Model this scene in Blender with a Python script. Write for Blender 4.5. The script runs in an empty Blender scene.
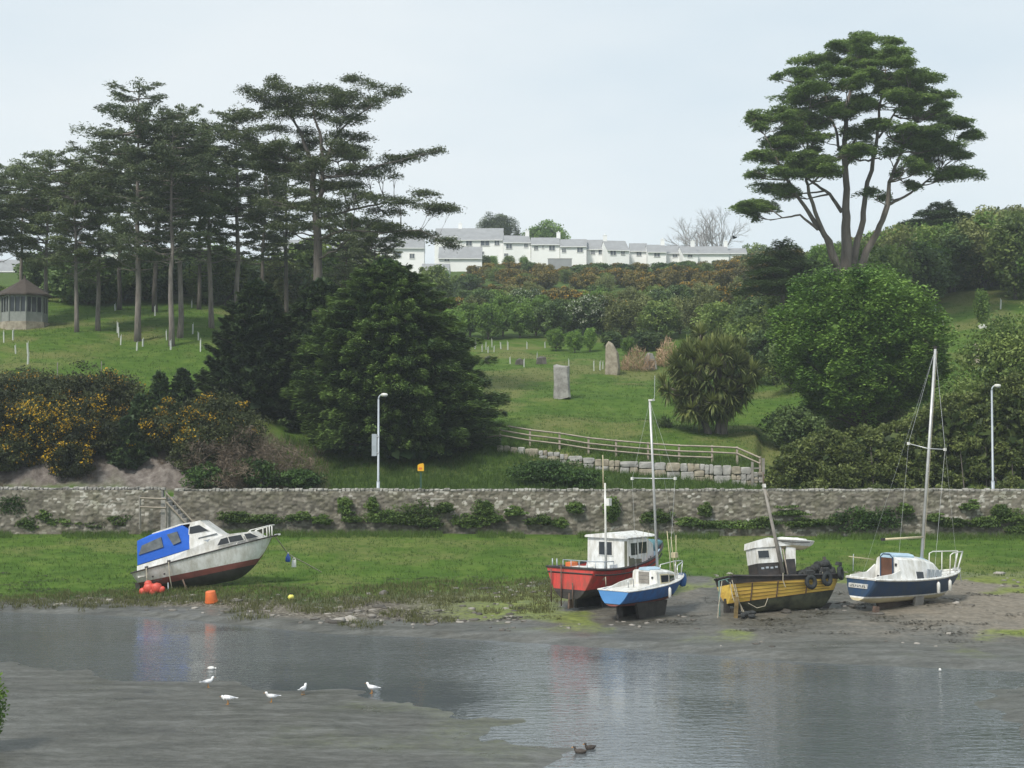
import bpy, math, random
import numpy as np
from mathutils import Vector, Matrix, Euler

# ------------------------------------------------------------------ camera, world, sun
sc = bpy.context.scene
C = sc.collection
CAM_Z, F, HZ = 8.0, 1500.0, 440.0
PITCH = math.atan((HZ - 384.0) / F)
cam = bpy.data.cameras.new("camera")
camo = bpy.data.objects.new("camera", cam)
C.objects.link(camo)
camo.location = (0, 0, CAM_Z)
camo.rotation_euler = (math.pi / 2 + PITCH, 0, 0)
cam.sensor_width = 36.0
cam.lens = 36.0 * F / 1024.0
cam.clip_start = 0.5
cam.clip_end = 6000
sc.camera = camo

SUN_EL, SUN_AZ = 48.0, 215.0            # degrees; azimuth clockwise from +Y
world = bpy.data.worlds.new("World")
sc.world = world
world.use_nodes = True
nt = world.node_tree
nt.nodes.clear()
def N(tree, kind, **kw):
    n = tree.nodes.new(kind)
    for k, v in kw.items():
        if hasattr(n, k):
            setattr(n, k, v)
        else:
            n.inputs[k.replace('_', ' ')].default_value = v
    return n
wo = N(nt, 'ShaderNodeOutputWorld')
bg = N(nt, 'ShaderNodeBackground')
bg.inputs['Strength'].default_value = 0.1
sky = N(nt, 'ShaderNodeTexSky')
sky.sky_type = 'NISHITA'
sky.sun_disc = False
sky.sun_elevation = math.radians(SUN_EL)
sky.sun_rotation = math.radians(SUN_AZ)
tcw = N(nt, 'ShaderNodeTexCoord')
mp = N(nt, 'ShaderNodeMapping')
mp.inputs['Scale'].default_value = (1.0, 1.0, 3.2)
nz = N(nt, 'ShaderNodeTexNoise')
nz.inputs['Scale'].default_value = 1.7
nz.inputs['Detail'].default_value = 5.0
nz.inputs['Roughness'].default_value = 0.5
cr = N(nt, 'ShaderNodeValToRGB')
cr.color_ramp.elements[0].position = 0.32
cr.color_ramp.elements[0].color = (4.85, 5.95, 6.75, 1)
cr.color_ramp.elements[1].position = 0.68
cr.color_ramp.elements[1].color = (7.0, 7.45, 7.65, 1)
mxw = N(nt, 'ShaderNodeMix', data_type='RGBA')
mxw.inputs[0].default_value = 0.9
nt.links.new(tcw.outputs['Generated'], mp.inputs['Vector'])
nt.links.new(mp.outputs[0], nz.inputs['Vector'])
nt.links.new(nz.outputs['Fac'], cr.inputs[0])
nt.links.new(sky.outputs[0], mxw.inputs[6])
nt.links.new(cr.outputs[0], mxw.inputs[7])
nt.links.new(mxw.outputs[2], bg.inputs['Color'])
nt.links.new(bg.outputs[0], wo.inputs['Surface'])

sl = bpy.data.lights.new("sun", 'SUN')
sl.energy = 2.7
sl.angle = math.radians(11)
sl.color = (1.0, 0.95, 0.87)
so = bpy.data.objects.new("sun", sl)
C.objects.link(so)
el, az = math.radians(SUN_EL), math.radians(SUN_AZ)
sdir = Vector((math.sin(az) * math.cos(el), math.cos(az) * math.cos(el), math.sin(el)))
so.rotation_euler = sdir.to_track_quat('Z', 'Y').to_euler()

vs = sc.view_settings
vs.view_transform = 'Standard'
vs.look = 'None'
vs.exposure = 0.36
vs.gamma = 1.0
vs.use_curve_mapping = False
sc.cycles.max_bounces = 5
sc.cycles.diffuse_bounces = 2
sc.cycles.glossy_bounces = 2
sc.cycles.transmission_bounces = 3
sc.cycles.transparent_max_bounces = 8
sc.cycles.volume_bounces = 1
sc.cycles.use_denoising = True

rng = np.random.default_rng(7)
random.seed(7)
R = math.radians

# ------------------------------------------------------------------ picture <-> place
def P(px, py, D):
    """world point on the sight line of a pixel at distance y = D"""
    a, b = (px - 512.0) / F, (384.0 - py) / F
    c, s = math.cos(PITCH), math.sin(PITCH)
    k = D / (c - b * s)
    return Vector((a * k, D, CAM_Z + k * (b * c + s)))
def PX(px, D):
    return (px - 512.0) / F * D
def GXY(px, py, z=0.0):
    """where the sight line meets height z"""
    p = P(px, py, 1.0)
    t = (z - CAM_Z) / (p.z - CAM_Z)
    return p.x * t, t

# ------------------------------------------------------------------ numpy value noise
_perm = np.random.default_rng(3).random((256, 256))
def vnoise(x, y):
    xi, yi = np.floor(x).astype(int), np.floor(y).astype(int)
    fx, fy = x - xi, y - yi
    fx, fy = fx * fx * (3 - 2 * fx), fy * fy * (3 - 2 * fy)
    g = lambda i, j: _perm[i & 255, j & 255]
    return (g(xi, yi) * (1 - fx) + g(xi + 1, yi) * fx) * (1 - fy) + (g(xi, yi + 1) * (1 - fx) + g(xi + 1, yi + 1) * fx) * fy
def fbm(x, y, o=4):
    v, a, t = 0, 1.0, 0
    for i in range(o):
        v = v + a * vnoise(x * 2 ** i + 17.3 * i, y * 2 ** i + 9.1 * i)
        t += a
        a *= 0.5
    return v / t
def smooth(a, b, x):
    t = np.clip((x - a) / (b - a), 0, 1)
    return t * t * (3 - 2 * t)

# ------------------------------------------------------------------ materials
def mat(name, col, rough=0.6, var=0.0, scale=3.0, spec=0.5, metal=0.0, bump=0.0, col2=None, det=4.0, stretch=None):
    m = bpy.data.materials.new(name)
    m.use_nodes = True
    t = m.node_tree
    b = t.nodes['Principled BSDF']
    b.inputs['Roughness'].default_value = rough
    b.inputs['Metallic'].default_value = metal
    b.inputs['Specular IOR Level'].default_value = spec
    b.inputs['Base Color'].default_value = (*col, 1)
    if var > 0 or col2:
        tc = N(t, 'ShaderNodeTexCoord')
        mpn = N(t, 'ShaderNodeMapping')
        if stretch:
            mpn.inputs['Scale'].default_value = stretch
        n = N(t, 'ShaderNodeTexNoise')
        n.inputs['Scale'].default_value = scale
        n.inputs['Detail'].default_value = det
        n.inputs['Roughness'].default_value = 0.65
        r = N(t, 'ShaderNodeValToRGB')
        c2 = col2 or tuple(c * (1 - var) for c in col)
        r.color_ramp.elements[0].position = 0.36
        r.color_ramp.elements[1].position = 0.62
        r.color_ramp.elements[0].color = (*c2, 1)
        r.color_ramp.elements[1].color = (*col, 1)
        t.links.new(tc.outputs['Object'], mpn.inputs[0])
        t.links.new(mpn.outputs[0], n.inputs['Vector'])
        t.links.new(n.outputs['Fac'], r.inputs[0])
        t.links.new(r.outputs[0], b.inputs['Base Color'])
        if bump:
            bp = N(t, 'ShaderNodeBump')
            bp.inputs['Strength'].default_value = bump
            bp.inputs['Distance'].default_value = 0.05
            t.links.new(n.outputs['Fac'], bp.inputs['Height'])
            t.links.new(bp.outputs[0], b.inputs['Normal'])
    return m
def leafmat(name, dark, light, trans=0.25, rough=0.55):
    """foliage: colour runs from dark to light by each leaf's own tint"""
    m = bpy.data.materials.new(name)
    m.use_nodes = True
    t = m.node_tree
    t.nodes.clear()
    o = N(t, 'ShaderNodeOutputMaterial')
    at = N(t, 'ShaderNodeAttribute', attribute_name='tint')
    r = N(t, 'ShaderNodeValToRGB')
    r.color_ramp.elements[0].color = (*dark, 1)
    r.color_ramp.elements[1].color = (*light, 1)
    oi = N(t, 'ShaderNodeObjectInfo')
    hs = N(t, 'ShaderNodeHueSaturation')
    mr = N(t, 'ShaderNodeMapRange')
    mr.inputs['To Min'].default_value = 0.74
    mr.inputs['To Max'].default_value = 1.3
    d = N(t, 'ShaderNodeBsdfPrincipled')
    d.inputs['Roughness'].default_value = rough
    d.inputs['Specular IOR Level'].default_value = 0.25
    tr = N(t, 'ShaderNodeBsdfTranslucent')
    mx = N(t, 'ShaderNodeMixShader')
    mx.inputs[0].default_value = trans
    t.links.new(at.outputs['Fac'], r.inputs[0])
    t.links.new(oi.outputs['Random'], mr.inputs['Value'])
    t.links.new(mr.outputs[0], hs.inputs['Value'])
    t.links.new(r.outputs[0], hs.inputs['Color'])
    t.links.new(hs.outputs[0], d.inputs['Base Color'])
    t.links.new(hs.outputs[0], tr.inputs['Color'])
    t.links.new(d.outputs[0], mx.inputs[1])
    t.links.new(tr.outputs[0], mx.inputs[2])
    t.links.new(mx.outputs[0], o.inputs['Surface'])
    return m

M = {
 'bark': mat('bark', (0.125, 0.108, 0.092), 0.9, 0.5, 1.5, bump=0.6, stretch=(3, 3, .5)),
 'bark_pale': mat('bark_pale', (0.23, 0.20, 0.175), 0.9, 0.5, 1.2, bump=0.6, stretch=(3, 3, .5)),
 'bark_cypress': mat('bark_cypress', (0.21, 0.175, 0.15), 0.9, 0.0, 0.8, bump=0.6, col2=(0.11, 0.088, 0.072), stretch=(3, 3, .4)),
 'bark_grey': mat('bark_grey', (0.30, 0.28, 0.27), 0.9, 0.3, 2),
 'pine': leafmat('pine_needles', (0.042, 0.064, 0.030), (0.195, 0.235, 0.100), 0.24),
 'pine_blue': leafmat('pine_needles_dull', (0.044, 0.066, 0.036), (0.170, 0.205, 0.100), 0.26),
 'cypress': leafmat('cypress_sprays', (0.055, 0.100, 0.030), (0.270, 0.370, 0.105), 0.32),
 'conifer': leafmat('conifer_sprays', (0.020, 0.050, 0.016), (0.205, 0.310, 0.078), 0.15),
 'dark_pine': leafmat('dark_pine_needles', (0.020, 0.040, 0.017), (0.135, 0.205, 0.066), 0.12),
 'sycamore': leafmat('sycamore_leaves', (0.030, 0.085, 0.014), (0.215, 0.335, 0.068), 0.28),
 'fresh': leafmat('fresh_leaves', (0.060, 0.130, 0.022), (0.265, 0.405, 0.085), 0.3),
 'mid': leafmat('mid_green_leaves', (0.048, 0.100, 0.024), (0.275, 0.345, 0.095), 0.28),
 'deep': leafmat('deep_green_leaves', (0.030, 0.062, 0.020), (0.165, 0.235, 0.075), 0.22),
 'olive': leafmat('olive_leaves', (0.066, 0.088, 0.028), (0.265, 0.290, 0.105), 0.25),
 'gorse': leafmat('gorse_spines', (0.022, 0.032, 0.012), (0.085, 0.100, 0.035), 0.15),
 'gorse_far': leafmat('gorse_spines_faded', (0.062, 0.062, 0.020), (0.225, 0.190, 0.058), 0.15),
 'blossom': leafmat('gorse_blossom', (0.38, 0.22, 0.010), (0.72, 0.46, 0.025), 0.2),
 'blossom_dull': leafmat('gorse_blossom_dull', (0.30, 0.17, 0.02), (0.58, 0.35, 0.045), 0.2),
 'white_blossom': leafmat('hawthorn_blossom', (0.35, 0.38, 0.28), (0.6, 0.62, 0.5), 0.2),
 'twig': leafmat('dry_brush', (0.08, 0.060, 0.042), (0.23, 0.18, 0.13), 0.1),
 'straw': leafmat('straw_grass', (0.30, 0.19, 0.11), (0.62, 0.45, 0.30), 0.2),
 'hedge': leafmat('hedge_leaves', (0.036, 0.064, 0.014), (0.240, 0.285, 0.080), 0.25),
 'palm': leafmat('palm_blades', (0.050, 0.080, 0.026), (0.300, 0.330, 0.110), 0.2),
 'blade': leafmat('grass_blades', (0.028, 0.064, 0.013), (0.112, 0.180, 0.038), 0.35),
 'marsh': leafmat('marsh_grass', (0.07, 0.085, 0.03), (0.20, 0.20, 0.085), 0.3),
 'wallgreen': leafmat('wall_greenery', (0.045, 0.085, 0.020), (0.185, 0.270, 0.070), 0.3),
 'ivy': leafmat('ivy_leaves', (0.025, 0.060, 0.015), (0.105, 0.185, 0.045), 0.2),
 'white': mat('white_paint', (0.80, 0.80, 0.78), 0.4, 0.0, 3, col2=(0.55, 0.535, 0.48), stretch=(1.5, 1.5, .5)),
 'gel': mat('white_gelcoat', (0.82, 0.82, 0.80), 0.3, 0.0, 2.2, col2=(0.56, 0.545, 0.49), stretch=(1.5, 1.5, .5)),
 'house': mat('white_render', (0.84, 0.84, 0.82), 0.8, 0.06, 0.3),
 'slate': mat('grey_slate', (0.29, 0.297, 0.305), 0.7, 0.15, 0.6),
 'glass': mat('dark_glass', (0.03, 0.035, 0.04), 0.08),
 'glass_grey': mat('grey_glass', (0.16, 0.18, 0.19), 0.1, 0.4, 2.0),
 'glass_far': mat('house_window_glass', (0.10, 0.115, 0.14), 0.3),
 'red': mat('red_paint', (0.62, 0.060, 0.050), 0.55, 0.0, 2.6, col2=(0.36, 0.075, 0.055), stretch=(1.5, 1.5, .5)),
 'redbrown': mat('antifoul_red', (0.24, 0.075, 0.062), 0.75, 0.3, 2),
 'darkbottom': mat('weedy_bottom', (0.050, 0.046, 0.040), 0.8, 0.0, 2.0, col2=(0.026, 0.022, 0.020)),
 'greenbottom': mat('green_slimy_bottom', (0.105, 0.112, 0.066), 0.7, 0.0, 1.6, col2=(0.028, 0.029, 0.024)),
 'blue': mat('blue_paint', (0.035, 0.15, 0.42), 0.55, 0.0, 3, col2=(0.045, 0.105, 0.27), stretch=(1.5, 1.5, .5)),
 'lightblue': mat('light_blue_paint', (0.085, 0.26, 0.56), 0.5, 0.12, 1.5),
 'navy': mat('navy_paint', (0.020, 0.055, 0.125), 0.45, 0.0, 3, col2=(0.035, 0.062, 0.10), stretch=(1.5, 1.5, .5)),
 'canopy': mat('blue_canvas', (0.012, 0.115, 0.56), 0.8, 0.12, 2.5, bump=0.3),
 'cream': mat('cream_paint', (0.62, 0.54, 0.35), 0.6, 0.2, 2),
 'yellow': mat('yellow_paint', (0.86, 0.60, 0.12), 0.6, 0.0, 1.8, col2=(0.64, 0.41, 0.085), stretch=(.35, 1, 3)),
 'black': mat('black_paint', (0.020, 0.020, 0.022), 0.6, 0.0, 3, col2=(0.055, 0.045, 0.04)),
 'rubber': mat('old_rubber', (0.025, 0.03, 0.032), 0.8, 0.3, 6),
 'net': mat('tangled_net', (0.05, 0.055, 0.055), 0.95, 0.0, 9, col2=(0.02, 0.02, 0.02), bump=1.0),
 'wood': mat('weathered_wood', (0.36, 0.31, 0.25), 0.85, 0.35, 2.0, stretch=(.4, 3, 3)),
 'woodgrey': mat('grey_wood', (0.27, 0.25, 0.22), 0.85, 0.35, 2.0),
 'keelbrown': mat('shade_brown_keel', (0.105, 0.080, 0.062), 0.9, 0.4, 2.5),  # keel painted the brown of the shadow under the hull
 'brown': mat('varnished_door', (0.13, 0.058, 0.034), 0.5, 0.35, 3),
 'alu': mat('aluminium_mast', (0.58, 0.58, 0.57), 0.4, 0.2, 2, metal=0.35),
 'galv': mat('galvanised_steel', (0.42, 0.46, 0.50), 0.5, 0.15, 2, metal=0.3),
 'steel': mat('steel_tube', (0.60, 0.61, 0.61), 0.3, metal=0.5),
 'rust': mat('rusty_steel', (0.15, 0.10, 0.075), 0.85, 0.4, 6),
 'rope': mat('rope', (0.42, 0.38, 0.29), 0.9, 0.3, 9),
 'ropegreen': mat('green_rope', (0.14, 0.24, 0.21), 0.9, 0.3, 9),
 'orange': mat('orange_plastic', (0.72, 0.17, 0.045), 0.5, 0.15, 5),
 'buoyred': mat('red_plastic', (0.66, 0.090, 0.060), 0.5, 0.25, 5),
 'yellowp': mat('yellow_plastic', (0.78, 0.42, 0.02), 0.5),
 'limep': mat('pale_yellow_plastic', (0.75, 0.70, 0.14), 0.5),
 'bluep': mat('blue_plastic', (0.03, 0.10, 0.45), 0.4),
 'greenpost': mat('green_post', (0.03, 0.08, 0.05), 0.5),
 'tarp': mat('teal_tarp', (0.10, 0.22, 0.25), 0.7, 0.25, 3),
 'bluegel': mat('pale_blue_deck', (0.44, 0.60, 0.72), 0.5, 0.2, 2),
 'olivepanel': mat('olive_board', (0.15, 0.15, 0.10), 0.7, 0.3, 3),
 'stone': mat('lichened_stone', (0.36, 0.35, 0.33), 0.9, 0.0, 1.6, col2=(0.19, 0.18, 0.17), bump=0.8),
 'stonewarm': mat('warm_stone', (0.36, 0.32, 0.25), 0.9, 0.0, 1.6, col2=(0.20, 0.17, 0.13), bump=0.8),
 'feather': mat('white_feather', (0.80, 0.80, 0.80), 0.7),
 'feathergrey': mat('grey_feather', (0.42, 0.44, 0.48), 0.7),
 'duck': mat('brown_feather', (0.075, 0.060, 0.050), 0.7, 0.3, 20),
 'crow': mat('black_feather', (0.012, 0.012, 0.014), 0.5),
 'beak': mat('orange_beak', (0.5, 0.22, 0.03), 0.5),
 'guard': mat('white_plastic_tube', (0.55, 0.57, 0.53), 0.6, 0.2, 2),
 'shed': mat('shaded_boarding', (0.24, 0.255, 0.235), 0.7, 0.2, 2),  # summerhouse boarding, the shade of the trees darkened into its colour
 'shedroof': mat('shaded_brown_shingle', (0.075, 0.060, 0.050), 0.9, 0.3, 3),  # summerhouse roof, brown lowered to carry the same tree shade
 'rock': mat('dark_rock', (0.13, 0.12, 0.105), 0.8, 0.5, 3, bump=0.5),
 'weed': leafmat('seaweed', (0.025, 0.023, 0.014), (0.085, 0.072, 0.040), 0.1),
}

# ------------------------------------------------------------------ object helpers
def link(o, parent=None):
    C.objects.link(o)
    if parent is not None:
        o.parent = parent
    return o
def tag(o, label=None, cat=None, group=None, kind=None):
    if label: o['label'] = label
    if cat: o['category'] = cat
    if group: o['group'] = group
    if kind: o['kind'] = kind
    return o
def thing(name, label, cat, loc=(0, 0, 0), rot=(0, 0, 0), group=None):
    o = bpy.data.objects.new(name, None)
    o.empty_display_size = 0.3
    o.location = loc
    o.rotation_euler = rot
    link(o)
    return tag(o, label, cat, group)
def dup(o, parent=None):
    c = o.copy()
    C.objects.link(c)
    if parent is not None:
        c.parent = parent
    for ch in list(o.children):
        dup(ch, c)
    return c

class MB:
    """collects shapes, links them as one mesh object"""
    def __init__(self):
        self.v, self.f, self.mi = [], [], []
    def add(self, vs, fs, mi=0):
        b = len(self.v)
        self.v += [tuple(v) for v in vs]
        self.f += [tuple(i + b for i in f) for f in fs]
        self.mi += [mi] * len(fs)
        return self
    def box(self, c, s, rz=0.0, mi=0, ry=0.0, rx=0.0, taper=1.0):
        m = Euler((rx, ry, rz)).to_matrix()
        vs = []
        for dz in (-.5, .5):
            k = 1.0 if dz < 0 else taper
            for dx, dy in ((-.5, -.5), (.5, -.5), (.5, .5), (-.5, .5)):
                vs.append(Vector(c) + m @ Vector((dx * s[0] * k, dy * s[1] * k, dz * s[2])))
        return self.add(vs, [(3, 2, 1, 0), (4, 5, 6, 7), (0, 1, 5, 4), (1, 2, 6, 5), (2, 3, 7, 6), (3, 0, 4, 7)], mi)
    def rock(self, c, s, seed, mi=0, rz=0.0, power=0.55):
        """rough rounded block"""
        r = random.Random(seed)
        vs, fs = [], []
        nu, nv = 10, 6
        m = Euler((0, 0, rz)).to_matrix()
        for j in range(nv + 1):
            ph = math.pi * (j / nv - 0.5)
            for i in range(nu):
                th = 2 * math.pi * i / nu
                e = lambda q: math.copysign(abs(q) ** power, q)
                k = 1 + r.uniform(-.09, .09)
                x, y, z = e(math.cos(ph)) * e(math.cos(th)) * k, e(math.cos(ph)) * e(math.sin(th)) * k, e(math.sin(ph)) * k
                vs.append(Vector(c) + m @ Vector((x * s[0] / 2, y * s[1] / 2, z * s[2] / 2)))
        for j in range(nv):
            for i in range(nu):
                a, b = j * nu + i, j * nu + (i + 1) % nu
                fs.append((a, b, b + nu, a + nu))
        return self.add(vs, fs, mi)
    def tube(self, pts, rad, n=6, mi=0, cap=True):
        pts = [Vector(p) for p in pts]
        if not hasattr(rad, '__len__'):
            rad = [rad] * len(pts)
        vs, fs = [], []
        up = Vector((0, 0, 1))
        prev = None
        for i, p in enumerate(pts):
            d = (pts[min(i + 1, len(pts) - 1)] - pts[max(i - 1, 0)])
            d = d.normalized() if d.length > 1e-9 else Vector((0, 0, 1))
            if prev is None:
                a = d.cross(up if abs(d.z) < 0.95 else Vector((1, 0, 0))).normalized()
            else:
                a = (prev - d * prev.dot(d))
                a = a.normalized() if a.length > 1e-6 else d.orthogonal().normalized()
            prev = a
            b = d.cross(a)
            for k in range(n):
                t = 2 * math.pi * k / n
                vs.append(p + (a * math.cos(t) + b * math.sin(t)) * rad[i])
        for i in range(len(pts) - 1):
            for k in range(n):
                q, w = i * n + k, i * n + (k + 1) % n
                fs.append((q, w, w + n, q + n))
        if cap:
            fs.append(tuple(range(n - 1, -1, -1)))
            fs.append(tuple(range((len(pts) - 1) * n, len(pts) * n)))
        return self.add(vs, fs, mi)
    def prism(self, prof, y0, y1, mi=0):
        """polygon in (x, z) extruded from y0 to y1"""
        n = len(prof)
        g = lambda y: y if hasattr(y, '__len__') else [y] * n
        a, b = g(y0), g(y1)
        vs = [(p[0], a[i], p[1]) for i, p in enumerate(prof)] + [(p[0], b[i], p[1]) for i, p in enumerate(prof)]
        fs = [tuple(range(n)), tuple(range(2 * n - 1, n - 1, -1))]
        fs += [(i + n, (i + 1) % n + n, (i + 1) % n, i) for i in range(n)]
        return self.add(vs, fs, mi)
    def lathe(self, c, prof, n=12, mi=0, axis='z'):
        vs, fs = [], []
        for r, h in prof:
            for k in range(n):
                t = 2 * math.pi * k / n
                q = (r * math.cos(t), r * math.sin(t), h)
                if axis == 'y': q = (q[0], q[2], q[1])
                if axis == 'x': q = (q[2], q[0], q[1])
                vs.append(Vector(c) + Vector(q))
        for i in range(len(prof) - 1):
            for k in range(n):
                q, w = i * n + k, i * n + (k + 1) % n
                fs.append((q, w, w + n, q + n))
        fs.append(tuple(range(n - 1, -1, -1)))
        fs.append(tuple(range((len(prof) - 1) * n, len(prof) * n)))
        return self.add(vs, fs, mi)
    def build(self, name, m, parent=None, smooth_=False):
        me = bpy.data.meshes.new(name)
        me.from_pydata(self.v, [], self.f)
        ms = m if isinstance(m, (list, tuple)) else [m]
        for q in ms:
            me.materials.append(M[q] if isinstance(q, str) else q)
        if len(ms) > 1:
            me.polygons.foreach_set('material_index', np.array(self.mi, dtype=np.int32))
        if smooth_:
            me.polygons.foreach_set('use_smooth', np.ones(len(self.f), dtype=bool))
        me.update()
        return link(bpy.data.objects.new(name, me), parent)

def npmesh(name, verts, faces, m, parent=None, tint=None, tints=None, smooth_=False):
    """verts (N,3), faces (F,k) arrays"""
    me = bpy.data.meshes.new(name)
    k = faces.shape[1]
    me.vertices.add(len(verts))
    me.vertices.foreach_set('co', np.ascontiguousarray(verts, dtype=np.float32).ravel())
    me.loops.add(faces.size)
    me.loops.foreach_set('vertex_index', np.ascontiguousarray(faces, dtype=np.int32).ravel())
    me.polygons.add(len(faces))
    me.polygons.foreach_set('loop_start', np.arange(0, faces.size, k, dtype=np.int32))
    me.polygons.foreach_set('loop_total', np.full(len(faces), k, dtype=np.int32))
    if smooth_:
        me.polygons.foreach_set('use_smooth', np.ones(len(faces), dtype=bool))
    if tint is not None:
        at = me.attributes.new('tint', 'FLOAT', 'FACE')
        at.data.foreach_set('value', np.ascontiguousarray(tint, dtype=np.float32))
    for kname, arr in (tints or {}).items():
        at = me.attributes.new(kname, 'FLOAT', 'POINT')
        at.data.foreach_set('value', np.ascontiguousarray(arr, dtype=np.float32))
    me.materials.append(M[m] if isinstance(m, str) else m)
    me.update(calc_edges=True)
    me.validate()
    return link(bpy.data.objects.new(name, me), parent)

class Leaves:
    """many small leaf faces in clumps"""
    def __init__(self):
        self.p, self.n, self.s, self.a, self.t, self.d = [], [], [], [], [], []
    def put(self, pts, size, up=0.6, aspect=0.5, tint=0.5, spread=0.25, direc=None, out=None):
        n = len(pts)
        nr = rng.normal(size=(n, 3))
        nr /= np.linalg.norm(nr, axis=1)[:, None] + 1e-9
        nr = nr * (1 - up) + np.array([0, 0, 1.0]) * up
        if out is not None:
            nr = nr + out * 0.7
        if direc is None:
            d = rng.normal(size=(n, 3))
        else:
            d = direc + rng.normal(size=(n, 3)) * 0.35
        self.p.append(pts); self.n.append(nr); self.d.append(d)
        self.s.append(size * rng.uniform(0.6, 1.4, n))
        self.a.append(np.full(n, aspect))
        self.t.append(np.clip(tint + rng.normal(size=n) * spread * 0.6, 0, 1))
    def clump(self, c, rad, n, size, shell=0.5, **kw):
        q = rng.normal(size=(n, 3))
        q /= np.linalg.norm(q, axis=1)[:, None] + 1e-9
        r = rng.random(n) ** shell
        self.put(np.asarray(c) + q * r[:, None] * np.asarray(rad), size, **kw)
    def build(self, name, m, parent=None):
        p, nr, d = np.concatenate(self.p), np.concatenate(self.n), np.concatenate(self.d)
        s, a, t = np.concatenate(self.s), np.concatenate(self.a), np.concatenate(self.t)
        nr /= np.linalg.norm(nr, axis=1)[:, None] + 1e-9
        d = d - nr * (d * nr).sum(1)[:, None]
        d /= np.linalg.norm(d, axis=1)[:, None] + 1e-9
        b = np.cross(nr, d)
        s_ = s[:, None]
        v = np.stack([p - d * s_ * .5, p + b * s_ * a[:, None] * .5, p + d * s_ * .5, p - b * s_ * a[:, None] * .5], 1)
        f = np.arange(len(p) * 4).reshape(-1, 4)
        return npmesh(name, v.reshape(-1, 3), f, m, parent, tint=t)
# ------------------------------------------------------------------ ground
WALL_D = 95.0
_sh = np.array([GXY(*q) for q in ((-300, 606), (-100, 609), (0, 612), (150, 617), (250, 626), (330, 634), (420, 637), (500, 641), (640, 650), (800, 662), (940, 668), (1024, 672), (1300, 684))])
_shu = _sh[:, 0] / _sh[:, 1]
def shore(u):
    return np.interp(u, _shu, _sh[:, 1])
KD = np.array([95, 95.5, 96.2, 102, 104, 106, 108, 112, 116, 120, 126, 135, 150, 160, 170, 180, 190, 200, 230, 260, 300, 350, 400, 500, 700, 1000.])
_cols = {   # picture column -> (distance, height) beyond the wall
 0:   [(102, 4.0), (104, 5.0), (108, 8.6), (112, 10.8), (116, 12.1), (126, 14.2), (150, 19.2), (180, 25), (230, 33), (260, 37), (300, 42), (350, 46), (400, 48), (500, 48), (1000, 50)],
 200: [(102, 4.0), (104, 4.8), (108, 7.6), (112, 9.6), (116, 11.4), (126, 13.9), (150, 19.2), (180, 25), (230, 33), (260, 37), (300, 42), (350, 47), (400, 49), (500, 49), (1000, 50)],
 330: [(102, 4.1), (106, 5.2), (112, 7.2), (120, 9.8), (135, 14.0), (150, 16.5), (190, 22), (230, 29), (300, 40), (350, 48.3), (400, 50), (500, 50), (1000, 52)],
 440: [(102, 4.1), (106, 5.0), (112, 6.8), (120, 8.8), (135, 12.0), (150, 14.2), (190, 20), (230, 27), (300, 40), (350, 48.3), (400, 50), (500, 50), (1000, 52)],
 500: [(102, 4.2), (106, 5.2), (112, 7.5), (116, 8.5), (135, 11.8), (160, 15.3), (190, 19.6), (230, 27), (300, 40), (350, 48.4), (400, 50), (500, 50), (1000, 52)],
 620: [(102, 4.2), (108, 5.7), (112, 6.75), (135, 11.5), (160, 15.2), (190, 19.6), (230, 27), (300, 40), (350, 48.6), (400, 50), (500, 50), (1000, 52)],
 760: [(102, 4.2), (106, 5.1), (112, 6.3), (135, 11.3), (160, 15.6), (190, 20.5), (230, 29), (300, 41), (350, 48.6), (400, 50), (500, 50), (1000, 52)],
 890: [(102, 4.2), (106, 5.2), (112, 7.2), (118, 9), (140, 15), (170, 22), (200, 29), (250, 39), (300, 46), (350, 51), (400, 53), (500, 53), (1000, 54)],
 1030: [(102, 4.2), (106, 5.4), (112, 7.5), (118, 9.4), (140, 15.7), (170, 23), (200, 30), (250, 41), (300, 48), (350, 53), (400, 55), (500, 55), (1000, 56)],
}
_cu = np.array([(p - 512) / F for p in _cols])
_cz = np.array([np.interp(KD, [95, 95.5, 96.2] + [q[0] for q in v], [1.95, 2.5, 4.0] + [q[1] for q in v]) for v in _cols.values()])
def ret_D(px):      # line of the low retaining wall
    return 112.0 - (px - 497.0) / 253.0 * 7.0
def ret_h(px):
    return np.interp(px, [480, 500, 560, 640, 700, 756, 762], [0, 0.25, 0.45, 0.75, 1.0, 1.1, 0.0])
_nearA = np.array([GXY(*q) for q in ((-260, 655), (-100, 661), (0, 666), (70, 674), (140, 683), (200, 690), (260, 692), (340, 696), (410, 706), (465, 724), (505, 745), (540, 768), (560, 800), (560, 1050))])
_nearB = np.array([GXY(*q) for q in ((1300, 684), (1090, 687), (1010, 689), (965, 697), (985, 708), (1005, 722), (1030, 742), (1080, 765), (1300, 860))])
def _poly_sd(x, y, poly):
    """signed distance, positive inside"""
    d2 = np.full(x.shape, 1e9)
    ins = np.zeros(x.shape, bool)
    n = len(poly)
    for i in range(n):
        ax, ay = poly[i]; bx, by = poly[(i + 1) % n]
        ex, ey = bx - ax, by - ay
        t = np.clip(((x - ax) * ex + (y - ay) * ey) / (ex * ex + ey * ey + 1e-12), 0, 1)
        d2 = np.minimum(d2, (x - ax - t * ex) ** 2 + (y - ay - t * ey) ** 2)
        c = ((ay > y) != (by > y)) & (x < ex * (y - ay) / (ey + 1e-12) + ax)
        ins ^= c
    return np.where(ins, 1, -1) * np.sqrt(d2)
_polyA = np.vstack([_nearA, [[-80, 8], [-80, _nearA[0][1]]]])
_polyB = np.vstack([_nearB, [[80, 30], [80, 49]]])
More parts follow.
